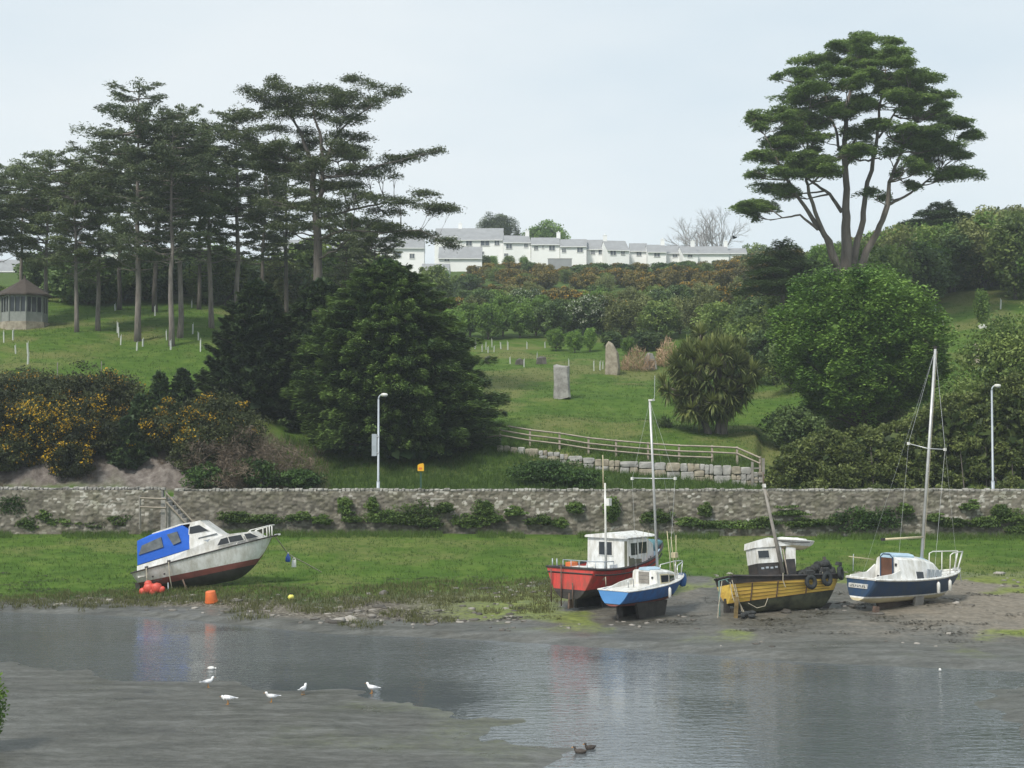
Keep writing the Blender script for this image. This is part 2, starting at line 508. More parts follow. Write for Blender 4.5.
def gz(x, y):
    x, y = np.atleast_1d(np.asarray(x, float)), np.atleast_1d(np.asarray(y, float))
    yy = np.maximum(y, 1.0)
    u = x / np.maximum(yy, 12.0)
    px = u * F + 512
    S = shore(u)
    t = np.clip((yy - S) / (WALL_D - S), 0, 1)
    far = (1.95 - .2 * smooth(300, 900, px)) * (0.6 * t + 0.4 * t * t)
    n1 = fbm(x * .55, y * .55, 4) - .5
    n2 = fbm(x * .16 + 40, y * .16, 3) - .5
    wob = n1 * 2.2 + n2 * 2.0
    d = yy - S + wob * np.clip(t * 30, 0.10, 1) * 0.45
    lip = smooth(0.0, 1.0, d) * 0.17
    z = np.where(yy > S, far + lip + (n1 * .22 + n2 * .25) * smooth(0, 6, d) * (1 - smooth(.8, 1, t)), -0.5 * smooth(0, 5, -(yy - S)))
    # the mud flat in the foreground
    near = yy < S
    dA = _poly_sd(x, y, _polyA) + n1 * 1.6 + n2 * 1.5
    dB = _poly_sd(x, y, _polyB) + n1 * 1.2
    zz = np.maximum(np.clip((dA + 0.6) * 0.028, -0.5, 0.13) + np.clip((dA - 5) * .012, 0, .15), np.clip((dB + 0.3) * .05, -.5, .25))
    zz = zz + n1 * 0.095 * smooth(-5, -1, np.maximum(dA, dB))
    z = np.where(near, np.maximum(z, np.minimum(zz, 0.5)), z)
    # bank below the viewer
    z = np.maximum(z, np.where(y < 22, np.minimum(6.2, 6.3 - 0.36 * y), -9))
    # beyond the wall
    b = yy > WALL_D
    if b.any():
        lw = np.interp(px, _cu * F + 512, np.arange(len(_cu)))
        i0 = np.clip(np.floor(lw).astype(int), 0, len(_cu) - 2)
        fr = lw - i0
        fr = fr * fr * (3 - 2 * fr)
        ki = np.interp(yy, KD, np.arange(len(KD)))
        k0 = np.clip(np.floor(ki).astype(int), 0, len(KD) - 2)
        kf = ki - k0
        A = _cz[i0, k0] * (1 - kf) + _cz[i0, k0 + 1] * kf
        B = _cz[i0 + 1, k0] * (1 - kf) + _cz[i0 + 1, k0 + 1] * kf
        zb = A * (1 - fr) + B * fr
        zb = zb + ret_h(px) * smooth(-.1, .25, yy - ret_D(px)) * (1 - smooth(10, 22, yy - ret_D(px)))
        zb = zb + ((fbm(x * .25, y * .25, 4) - .5) * .5 + (fbm(x * .07, y * .07, 3) - .5) * 1.0) * smooth(103.5, 112, yy)
        zb = zb + (fbm(x * .9 + 7, y * .9, 3) - .5) * .9 * smooth(103, 105, yy) * (1 - smooth(112, 116, yy)) * (1 - smooth(250, 330, px))
        z = np.where(b, zb, z)
    return z
def g1(x, y):
    return float(gz(x, y)[0])
def GP(px, D):
    x = PX(px, D)
    return Vector((x, D, g1(x, D)))

rows = np.concatenate([np.arange(-40, 20, 4), np.arange(20, 34, .8), np.arange(34, 48, .3), np.arange(48, 72, .2), np.arange(72, 95, .3), [95, 95.25, 95.5, 95.8, 96.2], np.arange(96.8, 116, .4), np.arange(116, 200, 1.0), np.arange(200, 420, 3), np.arange(420, 1001, 40)])
us = np.concatenate([np.linspace(-1.2, -.42, 26)[:-1], np.linspace(-.42, .42, 430), np.linspace(.42, 1.2, 26)[1:]])
Y = np.repeat(rows[:, None], len(us), 1)
X = us[None, :] * np.maximum(Y, 40)
Z = gz(X.ravel(), Y.ravel()).reshape(X.shape)
px_ = us[None, :] * F + 512 + 0 * Y
S_ = shore(us[None, :] + 0 * Y)
T_ = np.clip((Y - S_) / (WALL_D - S_), 0, 1)
nA = fbm(X * .35, Y * .35, 4) - .5
nB = fbm(X * .1 + 5, Y * .1 + 3, 3) - .5
# where turf starts on the foreshore, by picture column
gt = np.interp(px_, [-100, 0, 130, 280, 400, 520, 640, 760, 900, 1024, 1200], [.04, .06, .16, .24, .31, .42, .52, .56, .62, .64, .64])
turf = smooth(-.05, .05, T_ - gt + nA * .22 + nB * .16) * (Y > S_)
beyond = (Y > WALL_D)
lawn = np.where(beyond, 1.0, turf)
scree = smooth(103, 104.5, Y + nA * 3) * (1 - smooth(110.5, 113.5, Y + nA * 4)) * (1 - smooth(225, 310, px_ + nB * 160)) * beyond
road_ = ((Y > 95.4) & (Y < 102.2)).astype(float)
rough = smooth(101.5, 102.5, Y) * (1 - smooth(107, 110.5, Y + nA * 3)) * smooth(280, 340, px_) + beyond * smooth(190, 215, Y)
dry = np.where(beyond, smooth(-.02, .22, nB + nA * .6) * .9, smooth(.0, .22, nB + nA * .7) * .55)
algae = np.where((Y > S_) & ~beyond, smooth(.04, .16, T_ + nA * .1) * (1 - turf) * smooth(-.04, .16, nB * 1.4 + nA * 1.2 + .12) * smooth(380, 520, px_) , 0)
algae = np.where(Y < S_, smooth(.05, .3, nA + nB) * .12, algae)
sandy = np.where((Y > S_) & ~beyond, smooth(.10, .24, T_ + nA * .12) * (1 - turf) * np.clip(smooth(800, 930, px_ + nB * 120) * .85 * smooth(.10, .2, T_ + nA * .1) + .45 * smooth(-.02, .2, nA) * smooth(480, 600, px_), 0, 1), 0)
pebble = np.where((Y > S_) & ~beyond, smooth(.05, .12, T_ + nA * .08) * (1 - smooth(.55, .72, T_)) * (1 - turf) * np.clip(1.0 - smooth(360, 560, px_) * .75, 0, 1), 0)
nr, nc = X.shape
idx = np.arange(nr * nc).reshape(nr, nc)
fc = np.stack([idx[:-1, :-1], idx[:-1, 1:], idx[1:, 1:], idx[1:, :-1]], -1).reshape(-1, 4)

gm = bpy.data.materials.new('ground_cover')
gm.use_nodes = True
t = gm.node_tree
bs = t.nodes['Principled BSDF']
tc = N(t, 'ShaderNodeTexCoord')
def nnoise(scale, det=5, stretch=None, rough=.6):
    n = N(t, 'ShaderNodeTexNoise')
    n.inputs['Scale'].default_value = scale
    n.inputs['Detail'].default_value = det
    n.inputs['Roughness'].default_value = rough
    if stretch:
        mq = N(t, 'ShaderNodeMapping')
        mq.inputs['Scale'].default_value = stretch
        t.links.new(tc.outputs['Object'], mq.inputs[0])
        t.links.new(mq.outputs[0], n.inputs['Vector'])
    else:
        t.links.new(tc.outputs['Object'], n.inputs['Vector'])
    return n.outputs['Fac']
def ramp(src, stops):
    r = N(t, 'ShaderNodeValToRGB')
    e = r.color_ramp.elements
    while len(e) < len(stops):
        e.new(.5)
    for q, (p, c) in zip(e, stops):
        q.position = p
        q.color = (*c, 1)
    t.links.new(src, r.inputs[0])
    return r.outputs[0]
def attr(n):
    return N(t, 'ShaderNodeAttribute', attribute_name=n).outputs['Fac']
def mix(f, a, b):
    m = N(t, 'ShaderNodeMix', data_type='RGBA')
    t.links.new(f, m.inputs[0]); t.links.new(a, m.inputs[6]); t.links.new(b, m.inputs[7])
    return m.outputs[2]
def math_(op, a, b=None, clamp=False):
    m = N(t, 'ShaderNodeMath', operation=op)
    m.use_clamp = clamp
    for i, q in enumerate((a, b)):
        if q is None: continue
        if isinstance(q, (int, float)): m.inputs[i].default_value = q
        else: t.links.new(q, m.inputs[i])
    return m.outputs[0]
fine, med, big = nnoise(3.2, 6), nnoise(.55, 5), nnoise(.09, 4)
streak = nnoise(1.6, 5, (.25, 1.0, 1))
def edge(src, k=1.1):
    """break a zone's edge up with fine noise"""
    return math_('ADD', src, math_('MULTIPLY', math_('MULTIPLY', math_('SUBTRACT', fine, .5), k), math_('MULTIPLY', math_('MULTIPLY', src, math_('SUBTRACT', 1.0, src)), 4.0)), True)
mudc = ramp(math_('ADD', math_('MULTIPLY', streak, .45), math_('MULTIPLY', nnoise(5.5, 6, (.45, 1, 1), .8), .55)), [(.36, (.036, .036, .029)), (.5, (.082, .081, .068)), (.66, (.160, .160, .148))])
sandc = ramp(fine, [(.3, (.14, .120, .09)), (.6, (.27, .235, .185))])
pebc = ramp(nnoise(5.5, 4), [(.32, (.045, .040, .032)), (.5, (.13, .115, .09)), (.68, (.28, .255, .215))])
algc = ramp(fine, [(.3, (.075, .098, .022)), (.65, (.190, .225, .050))])
grassc = ramp(med, [(.28, (.042, .086, .012)), (.5, (.078, .136, .020)), (.72, (.150, .196, .044))])
grassc2 = ramp(streak, [(.3, (.028, .070, .011)), (.65, (.078, .140, .026))])
grass_ = mix(math_('MULTIPLY', big, .9), grassc, grassc2)
dryc = ramp(fine, [(.3, (.095, .118, .034)), (.7, (.175, .178, .066))])
screec = ramp(nnoise(2.0, 7, (1, 1, .6), .7), [(.3, (.075, .062, .055)), (.5, (.155, .135, .12)), (.7, (.26, .235, .21))])
roughc = ramp(fine, [(.3, (.030, .060, .014)), (.65, (.095, .140, .036))])
asph = ramp(fine, [(.3, (.045, .045, .047)), (.7, (.065, .065, .066))])
col = mix(edge(attr('sandy')), mudc, sandc)
col = mix(edge(attr('pebble')), col, pebc)
col = mix(edge(attr('algae')), col, algc)
gr = mix(edge(attr('dry')), grass_, dryc)
gr = mix(edge(attr('rough')), gr, roughc)
gr = mix(edge(attr('scree')), gr, screec)
lawn_e = edge(attr('lawn'), 1.6)
col = mix(lawn_e, col, gr)
t.links.new(col, bs.inputs['Base Color'])
wet = math_('SUBTRACT', 1.0, math_('MAXIMUM', math_('MAXIMUM', lawn_e, math_('MULTIPLY', attr('pebble'), .9)), math_('MULTIPLY', attr('sandy'), .8)), True)
rr = math_('SUBTRACT', .92, math_('MULTIPLY', wet, math_('ADD', .48, math_('MULTIPLY', math_('SUBTRACT', med, .5), 1.0))), True)
t.links.new(rr, bs.inputs['Roughness'])
bs.inputs['Specular IOR Level'].default_value = 0.5
t.links.new(math_('ADD', .08, math_('MULTIPLY', wet, .36)), bs.inputs['Specular IOR Level'])
bp = N(t, 'ShaderNodeBump')
bp.inputs['Strength'].default_value = 0.55
bp.inputs['Distance'].default_value = 0.07
t.links.new(math_('ADD', fine, math_('MULTIPLY', nnoise(9, 3), .5)), bp.inputs['Height'])
t.links.new(bp.outputs[0], bs.inputs['Normal'])
verts = np.stack([X.ravel(), Y.ravel(), Z.ravel()], 1)
ground = npmesh('ground', verts, fc, gm, tints={'lawn': lawn.ravel(), 'scree': scree.ravel(), 'rough': np.clip(rough, 0, 1).ravel(), 'dry': dry.ravel(), 'algae': algae.ravel(), 'sandy': sandy.ravel(), 'pebble': pebble.ravel()}, smooth_=True)
tag(ground, kind='structure')

# road between the wall and the bank: a sheet with a kerb on the far side
rb = MB()
rb.add([(-130, 95.75, 4.012), (130, 95.75, 4.012), (130, 101.6, 4.03), (-130, 101.6, 4.03)], [(0, 1, 2, 3)])
ro = rb.build('road', mat('asphalt', (.055, .055, .057), .9, .25, 2.0))
tag(ro, kind='structure')
rk = MB()
rk.box((0, 101.72, 4.09), (260, .2, .15))
tag(rk.build('kerb', 'stone'), kind='structure')

# water
wm = bpy.data.materials.new('river_water')
wm.use_nodes = True
t = wm.node_tree
bs = t.nodes['Principled BSDF']
bs.inputs['Base Color'].default_value = (.100, .112, .118, 1)
bs.inputs['Roughness'].default_value = .03
bs.inputs['IOR'].default_value = 1.65
bs.inputs['Specular IOR Level'].default_value = 0.55
tc = N(t, 'ShaderNodeTexCoord')
a = nnoise(2.6, 3, (.55, 1.3, 1))
b = nnoise(7.0, 2, (.6, 1.2, 1))
c = nnoise(.12, 3, (.5, 1.0, 1))
h = math_('ADD', a, math_('MULTIPLY', b, .28))
calm = N(t, 'ShaderNodeMapRange')
calm.inputs['From Min'].default_value = .35
calm.inputs['From Max'].default_value = .65
calm.inputs['To Min'].default_value = .14
calm.inputs['To Max'].default_value = 1.0
t.links.new(c, calm.inputs['Value'])
bp = N(t, 'ShaderNodeBump')
bp.inputs['Distance'].default_value = 0.044
t.links.new(math_('MULTIPLY', calm.outputs[0], 1.0), bp.inputs['Strength'])
t.links.new(h, bp.inputs['Height'])
t.links.new(bp.outputs[0], bs.inputs['Normal'])
wb = MB()
wb.add([(-90, 14, 0), (90, 14, 0), (90, 82, 0), (-90, 82, 0)], [(0, 1, 2, 3)])
tag(wb.build('river_water', wm), kind='structure')
# ------------------------------------------------------------------ river wall
wallm = bpy.data.materials.new('rubble_stone')
wallm.use_nodes = True
t = wallm.node_tree
bs = t.nodes['Principled BSDF']
bs.inputs['Roughness'].default_value = .92
tc = N(t, 'ShaderNodeTexCoord')
sr = ramp(attr('stone'), [(0, (.092, .083, .068)), (.35, (.158, .144, .117)), (.7, (.215, .196, .162)), (.9, (.30, .28, .24)), (1, (.45, .43, .39))])
mort = ramp(nnoise(2, 4), [(.3, (.095, .085, .066)), (.7, (.19, .172, .135))])
lich = ramp(nnoise(.8, 6), [(.45, (1, 1, 1)), (.7, (.55, .57, .42))])
cc = mix(attr('mortar'), sr, mort)
mm = N(t, 'ShaderNodeMix', data_type='RGBA', blend_type='MULTIPLY')
mm.inputs[0].default_value = .8
t.links.new(cc, mm.inputs[6]); t.links.new(lich, mm.inputs[7])
t.links.new(mm.outputs[2], bs.inputs['Base Color'])
M['rubble'] = wallm
capm = mat('cap_stone', (.40, .385, .35), .9, 0, 1.1, col2=(.11, .105, .09))
def stone_face(x0, x1, yf, ztop, zbot, name, parent, sw=.29, sh=.165, seed=1, step=.065):
    nx, nz = int((x1 - x0) / step), int((ztop - zbot) / step)
    xs, zs = np.linspace(x0, x1, nx), np.linspace(zbot, ztop, nz)
    XX, ZZ = np.meshgrid(xs, zs)
    r = np.random.default_rng(seed)
    gx, gy = int((x1 - x0) / sw) + 4, int((ztop - zbot) / sh) + 4
    jx, jz = r.uniform(.08, .92, (gx, gy)), r.uniform(.2, .8, (gx, gy))
    cs, cd = r.random((gx, gy)), r.uniform(-.03, .035, (gx, gy))
    ax, az = (XX - x0) / sw + 1, (ZZ - zbot) / sh + 1
    ix, iz = np.floor(ax).astype(int), np.floor(az).astype(int)
    d1 = np.full(XX.shape, 9.0); d2 = d1.copy(); st = np.zeros(XX.shape); dp = st.copy()
    for di in (-1, 0, 1):
        for dj in (-1, 0, 1):
            i, j = np.clip(ix + di, 0, gx - 1), np.clip(iz + dj, 0, gy - 1)
            off = (j % 2) * .5
            ex, ez = ax - (i + jx[i, j] * .8 + off * .2), az - (j + jz[i, j])
            d = np.sqrt(ex * ex * .8 + ez * ez)
            cl = d < d1
            d2 = np.where(cl, d1, np.minimum(d2, d))
            st = np.where(cl, cs[i, j], st); dp = np.where(cl, cd[i, j], dp)
            d1 = np.where(cl, d, d1)
    m_ = 1 - smooth(.03, .16, d2 - d1)
    batter = (ztop - ZZ) * .05
    rnd = fbm(XX * 5, ZZ * 5, 3) * .03
    YY = yf - batter - dp - (1 - m_) * .035 - rnd + (fbm(XX * .3, ZZ * .3, 2) - .5) * .12
    big = fbm(XX * .12 + 3, ZZ * .5, 3) - .5
    st = np.clip(st + big * .9 + (ZZ - zbot) / (ztop - zbot) * .12 - .06, 0, 1)
    idx = np.arange(nx * nz).reshape(nz, nx)
    f = np.stack([idx[:-1, :-1], idx[:-1, 1:], idx[1:, 1:], idx[1:, :-1]], -1).reshape(-1, 4)
    v = np.stack([XX.ravel(), YY.ravel(), ZZ.ravel()], 1)
    return npmesh(name, v, f, 'rubble', parent, tints={'stone': st.ravel(), 'mortar': m_.ravel()})
def river_wall(x0, x1, label, seed, yf=95.15, zt=4.82):
    w = thing('river_wall', label, 'wall', ((x0 + x1) / 2, 95.4, 2.2))
    ox, oy, oz = w.location
    f = stone_face(x0, x1, yf, zt, 1.4, 'rubble_face', w, seed=seed)
    f.location = (-ox, -oy, -oz)
    b = MB()
    b.box(((x0 + x1) / 2 - ox, 95.42 - oy, (zt - .03 + 1.2) / 2 - oz), (x1 - x0 - .04, .44, zt - .03 - 1.2))
    b.build('core', 'stone', w)
    r = random.Random(seed)
    c = MB()
    x = x0
    while x < x1:
        wd = r.uniform(.16, .42)
        h = r.uniform(.14, .23)
        c.rock((x + wd / 2 - ox, 95.38 - oy + r.uniform(-.02, .02), zt + h / 2 - .03 - oz), (wd * .97, .50, h), r.random(), power=.4)
        x += wd
    c.build('coping', capm, w)
    return w
xa, xb = PX(163, 95), PX(174, 95)
river_wall(-62, xa, 'rough grey rubble river wall with pale coping, section ending at the wooden stair rail', 4, yf=94.75, zt=4.86)
river_wall(xb, 62, 'long rubble stone river wall with pale coping, behind the grounded boats', 5, zt=4.76)
# steps at the gap
stp = thing('stone_steps', 'stone steps against the river wall beneath the sloping wooden rail', 'steps', (xa, 94.6, g1(xa, 94.4)))
b = MB()
for i in range(9):
    h = 2.35 - i * .26
    b.box((.25 + i * .27, -.05, h / 2 - .2), (.27, .85, h + .4))
b.build('treads', 'stone', stp)
rl = thing('stair_railing', 'weathered wooden railing with two posts and rails sloping down to the right', 'railing', (PX(140, 93.9), 93.9, g1(PX(140, 93.9), 93.9)))
def L0(o, p):
    return Vector(p) - o.location
pA, pB = L0(rl, P(140, 524, 93.9)), L0(rl, P(140, 495, 93.9))
pC, pD = L0(rl, P(166, 527, 93.9)), L0(rl, P(166.5, 491, 93.9))
for a_, b_ in ((pA, pB), (pC, pD)):
    m_ = MB(); m_.tube([a_ - Vector((0, 0, .3)), b_], .075, 4); m_.build('post', 'woodgrey', rl)
for (q, w) in (((140, 498), (166, 499)), ((140, 507), (166, 508)), ((166, 493), (194, 523)), ((166, 502), (188, 526))):
    m_ = MB(); m_.tube([L0(rl, P(*q, 93.85)), L0(rl, P(*w, 93.85))], .055, 4); m_.build('rail', 'wood', rl)

# low retaining wall and the paddock fence
rw = thing('retaining_wall', 'low dry stone wall of large pale blocks below the wooden fence', 'wall', (PX(640, 107.5), 107.5, 5.6))
cn = MB(); cw = MB()
r = random.Random(9)
px = 497.0
while px < 756:
    w = r.uniform(8, 19)
    D = ret_D(px + w / 2) - .12
    h = float(ret_h(px + w / 2)) + .18
    x = PX(px + w / 2, D)
    base = float(gz(x, D - .15)[0]) - .1
    k = 1 if h < .55 else (2 if h < .95 else r.choice((2, 3)))
    z = base
    cuts = [r.uniform(.8, 1.2) for _ in range(k)]
    for c_ in cuts:
        hh = (h + .1) * c_ / sum(cuts)
        split = r.random() < .4
        for (xo, ww) in (((-.25, .5), (.25, .5)) if split else ((0, 1),)):
            wm_ = w / F * D
            (cn if r.random() < .6 else cw).rock(Vector((x + xo * wm_, D + r.uniform(-.06, .06), z + hh / 2)) - rw.location, (wm_ * ww * .98, .5, hh * 1.0), r.random(), rz=-.35 * 0, power=.38)
        z += hh
    px += w
cn.build('grey_blocks', mat('pale_block', (.40, .39, .365), .9, 0, 1.5, col2=(.24, .235, .22), bump=.5), rw)
cw.build('buff_blocks', mat('buff_block', (.37, .33, .255), .9, 0, 1.5, col2=(.22, .195, .15), bump=.5), rw)
fp = [(472, 423, 437), (500, 425, 440), (530, 429, 446), (559.5, 435, 453), (588.5, 439, 456), (616, 440, 457), (648, 441, 459), (679, 441, 462), (712, 442, 461), (737, 445, 463), (760, 447, 472)]
fe = thing('paddock_fence', 'wooden post and three rail fence running down the grassy bank', 'fence', (PX(640, 109.5), 109.5, 6.7))
tops = []
for q, (a_, tp, bt) in enumerate(fp):
    D = ret_D(a_) + (1.0 if a_ < 740 else .4)
    T, Bm = P(a_, tp, D), P(a_, bt, D)
    zg = g1(Bm.x, D)
    T = Vector((T.x, T.y, zg + 1.28 if a_ < 740 else zg + 1.5))
    tops.append(T)
    m_ = MB(); m_.box(L0(fe, (T.x, T.y, (T.z + zg - .4) / 2)), (.15, .13, T.z - zg + .4), taper=.95); m_.build('post', 'wood', fe)
for k, dz in enumerate((-.10, -.50, -.88)):
    for a_, b_ in zip(tops[:-1], tops[1:]):
        if k == 2 and a_.x > PX(690, 107): continue
        m_ = MB()
        d = (b_ - a_)
        u_ = Vector((0, 0, dz)); o_ = Vector((0, -.10, 0))
        m_.tube([L0(fe, a_ + u_ + o_), L0(fe, b_ + u_ + o_)], .062, 4)
        m_.build('rail', 'wood', fe)
# gate posts and small gate at the fence's lower end
gt_ = thing('bank_gate', 'dark narrow gate with leaning bars at the low end of the wooden fence', 'gate', GP(757, 104.4))
for (a_, w, z) in ((752, .16, 1.75), (763, .18, 2.0)):
    m_ = MB(); m_.box((PX(a_, 104.4) - gt_.location.x, 0, z / 2 - .2), (w, w, z + .4)); m_.build('post', 'woodgrey', gt_)
for z in (.5, .9, 1.3):
    m_ = MB(); m_.box((0, 0, z), (.55, .05, .1)); m_.build('bar', 'woodgrey', gt_)

# ------------------------------------------------------------------ street lamps, sign
def lamp(px, ptop, D, label, grp, signbox):
    x = PX(px, D)
    o = thing('street_lamp', label, 'street lamp', (x, D, g1(x, D)), group=grp)
    h = P(px, ptop, D).z - o.location.z
    m_ = MB()
    m_.tube([(0, 0, -.2), (0, 0, 1.3)], .11, 10)
    m_.tube([(0, 0, 1.3), (0, 0, 1.36), (0, 0, h - .35)], [.11, .075, .06], 10)
    pts = [(0, 0, h - .35)] + [(.22 - .22 * math.cos(k * math.pi / 10), 0, h - .35 + .30 * math.sin(k * math.pi / 10)) for k in range(1, 6)]
    m_.tube(pts, [.055, .05, .05, .045, .045, .045], 8)
    m_.build('column', 'galv', o, True)
    hd = MB()
    hd.lathe((.36, 0, h - .05), [(.05, -.2), (.11, -.12), (.115, .05), (.09, .18), (.03, .24)], 10, axis='x')
    hd.build('lamp_head', 'white', o, True)
    ln = MB()
    ln.box((.42, 0, h - .16), (.26, .14, .04)); ln.build('lens', 'glass_grey', o)
    if signbox:
        s = MB(); s.box((-.26, -.06, h - 3.3), (.32, .10, 1.42)); sb = s.build('sign_panel', 'galv', o)
        [(lambda q: (q.box((-.04, -.06, zz_), (.16, .06, .06)), q.build('bracket', 'steel', o)))(MB()) for zz_ in (h - 2.75, h - 3.8)]
lamp(378.5, 394, 97.2, 'grey street lamp with side sign, behind the river wall before the dark conifer', 'street lamps along the river road', True)
lamp(992, 385, 97.2, 'slim grey street lamp without sign, standing before the hedge right of the tall mast', 'street lamps along the river road', False)
lb = thing('waste_bin', 'yellow box on a green post behind the river wall', 'bin', GP(421, 97.0))
m_ = MB(); m_.box((0, 0, .85), (.12, .12, 2.1)); m_.build('post', 'greenpost', lb)
m_ = MB(); zt_ = P(421, 468, 97).z - lb.location.z
m_.box((0, 0, zt_ + .0), (.40, .28, .38)); m_.prism([(-.2, zt_ + .19), (.2, zt_ + .19), (.14, zt_ + .31), (-.08, zt_ + .27)], -.14, .14); m_.build('box', 'yellowp', lb)
m_ = MB(); m_.box((-.02, -.145, zt_ - .02), (.20, .02, .12)); m_.build('slot', 'orange', lb)

# ------------------------------------------------------------------ standing stones
def standing(name, label, cat, poly, D, thick, m, grp=None, seed=0):
    """a slab: outline in the picture turned into metres, with real thickness and a rough face"""
    cx = sum(p[0] for p in poly) / len(poly)
    x = PX(cx, D)
    by = max(p[1] for p in poly)
    base = Vector((x, D, g1(x, D)))
    s = D / F
    ring = [((p[0] - cx) * s, (by - p[1]) * s) for p in poly]
    bm_ = MB()
    r = random.Random(seed)
    n = len(ring)
    cxm, czm = sum(p[0] for p in ring) / n, sum(p[1] for p in ring) / n
    layers = [(.86, -.5), (1, -.32), (1, .32), (.84, .5)]
    vs, fs = [], []
    for k, d in layers:
        for (a_, z) in ring:
            zz = z if z < .2 else czm + (z - czm) * k
            vs.append((cxm + (a_ - cxm) * k + r.uniform(-.05, .05), d * thick + r.uniform(-.05, .05), zz + r.uniform(-.04, .04) - .15))
    for j in range(len(layers) - 1):
        for i in range(n):
            fs.append((j * n + i, j * n + (i + 1) % n, (j + 1) * n + (i + 1) % n, (j + 1) * n + i))
    fs.append(tuple(range(n - 1, -1, -1)))
    fs.append(tuple(range(len(layers[:-1]) * n, len(layers) * n)))
    bm_.add(vs, fs)
    o = bm_.build(name, m, None)
    o.location = base
    o.rotation_euler.z = r.uniform(-.3, .3)
    return tag(o, label, cat, grp)
standing('standing_stone', 'blocky flat-topped standing stone on the open lawn, nearest of the two upright stones', 'stone',
         [(553.5, 400), (554, 385), (553.5, 366), (557, 364.5), (563, 366), (569, 366.5), (569.5, 384), (571, 398), (562, 400)], 135, 1.0, 'stone', 'standing stones on the lawn', 3)
standing('standing_stone', 'tall pointed standing stone beside the straw-coloured grass mound', 'stone',
         [(605.5, 373), (606, 355), (606.5, 343), (609, 338), (613, 341), (618, 350), (620.5, 366), (619, 373)], 158, 1.2, 'stonewarm', 'standing stones on the lawn', 4)
standing('standing_stone', 'pale slender stone standing half hidden behind the straw grass mound', 'stone',
         [(644, 352), (645, 340), (648, 335), (652, 336), (656, 345), (657, 353)], 163, .7, 'stone', 'standing stones on the lawn', 5)
standing('standing_stone', 'dark squat stone far back on the lawn left of the standing stones', 'stone',
         [(536, 368), (537, 361), (541, 359), (546, 360), (546.5, 368)], 168, .9, 'rock', 'standing stones on the lawn', 6)
standing('standing_stone', 'small dark stone at the edge of the big conifer bush', 'stone',
         [(484, 362), (485, 355), (489, 353), (490, 362)], 170, .7, 'rock', 'standing stones on the lawn', 7)
standing('standing_stone', 'low dull stone between the lawn tubes, left of the dark squat stone', 'stone',
         [(515, 366), (516, 361.5), (520, 360), (524, 362), (524.5, 367)], 168, .9, 'rock', 'standing stones on the lawn', 8)
standing('standing_stone', 'grey stone slab upright on the lawn beyond the tall mast at right', 'stone',
         [(972, 357), (973, 338), (977, 334), (980, 337), (980, 356)], 138, .6, 'stonewarm', 'standing stones on the lawn', 10)
standing('boulder', 'small white boulder on the lawn below the conical shrub at right', 'boulder',
         [(980, 326), (980, 322), (983, 320.5), (987, 322), (987, 326)], 158, .7, 'white', None, 9)
# white tree tubes on the lawns
tube = MB(); tube.tube([(0, 0, -.1), (0, 0, .85)], .06, 8); tube.tube([(.09, 0, -.1), (.09, 0, 1.0)], .02, 4)
tm = tube.build('tree_tube', 'guard', None)
first = True
for zone, lab, D0, pts in (
    ('a', 'white plastic tree tube on the lawn before the young wood', 178, [(475, 349), (482, 352), (488, 353), (494, 352), (501, 349), (476, 346), (492, 347), (527, 349), (545, 348), (579, 346), (486, 350), (508, 350)]),
    ('b', 'white plastic tree tube on the open lawn near the standing stones', 166, [(510, 364), (524, 367), (537, 361), (569, 368), (594, 371), (600, 370), (603, 369)]),
    ('c', 'white plastic tree tube on the lawn below the tall pines', 132, [(27, 364), (27, 354), (118, 338), (117, 333), (120, 345), (136, 350), (166, 340), (170, 350), (192, 334), (198, 340), (3, 342), (12, 340), (15, 354), (114, 311), (154, 316), (191, 308), (200, 352), (142, 347)]),
    ('d', 'white plastic tree tube at the edge of the wood on the right lawn', 168, [(930, 311), (937, 312), (1002, 309), (944, 330)])):
    for (a_, b_) in pts:
        # distance where the sight line meets the lawn
        best = min(np.arange(112, 200, .5), key=lambda D: abs(P(a_, b_, D).z - g1(PX(a_, D), D)))
        o = tm if first else tm.copy()
        if not first: C.objects.link(o)
        first = False
        o.location = GP(a_, float(best))
        o.rotation_euler = (random.uniform(-.05, .05), random.uniform(-.07, .07), random.uniform(0, 6))
        k = random.uniform(.8, 1.25)
        o.scale = (1, 1, k)
        tag(o, lab, 'tree tube', 'tree tubes ' + {'a': 'by the wood', 'b': 'by the stones', 'c': 'under the pines', 'd': 'at right'}[zone])
# thin stakes
for a_, b_, lab in ((57, 360, 'thin grey stake in the left lawn, left one of two'), (101, 360, 'thin grey stake in the left lawn, right one of two')):
    o = GP(a_, 122.0)
    m_ = MB(); m_.tube([(0, 0, -.2), (0, 0, 1.25)], .045, 5); q = m_.build('stake', 'woodgrey', None); q.location = o
    tag(q, lab, 'stake', 'stakes in the left lawn')

# ------------------------------------------------------------------ summerhouse
sx = GP(23, 150)
sh = thing('summerhouse', 'small boarded summerhouse with brown roof and tall panes under the pines', 'summerhouse', sx)
def ringp(r, z, n=8, o=math.pi / 8):
    return [(r * math.cos(2 * math.pi * k / n + o), r * math.sin(2 * math.pi * k / n + o), z) for k in range(n)]
m_ = MB()
m_.add(ringp(2.45, -.6) + ringp(2.45, .28), [(i, (i + 1) % 8, (i + 1) % 8 + 8, i + 8) for i in range(8)] + [tuple(range(8, 16))])
m_.build('plinth', 'stonewarm', sh)
m_ = MB()
m_.add(ringp(2.2, .28) + ringp(2.2, 1.25), [(i, (i + 1) % 8, (i + 1) % 8 + 8, i + 8) for i in range(8)])
m_.add(ringp(2.2, 2.75) + ringp(2.2, 3.0), [(i, (i + 1) % 8, (i + 1) % 8 + 8, i + 8) for i in range(8)])
m_.build('wall', 'shed', sh)
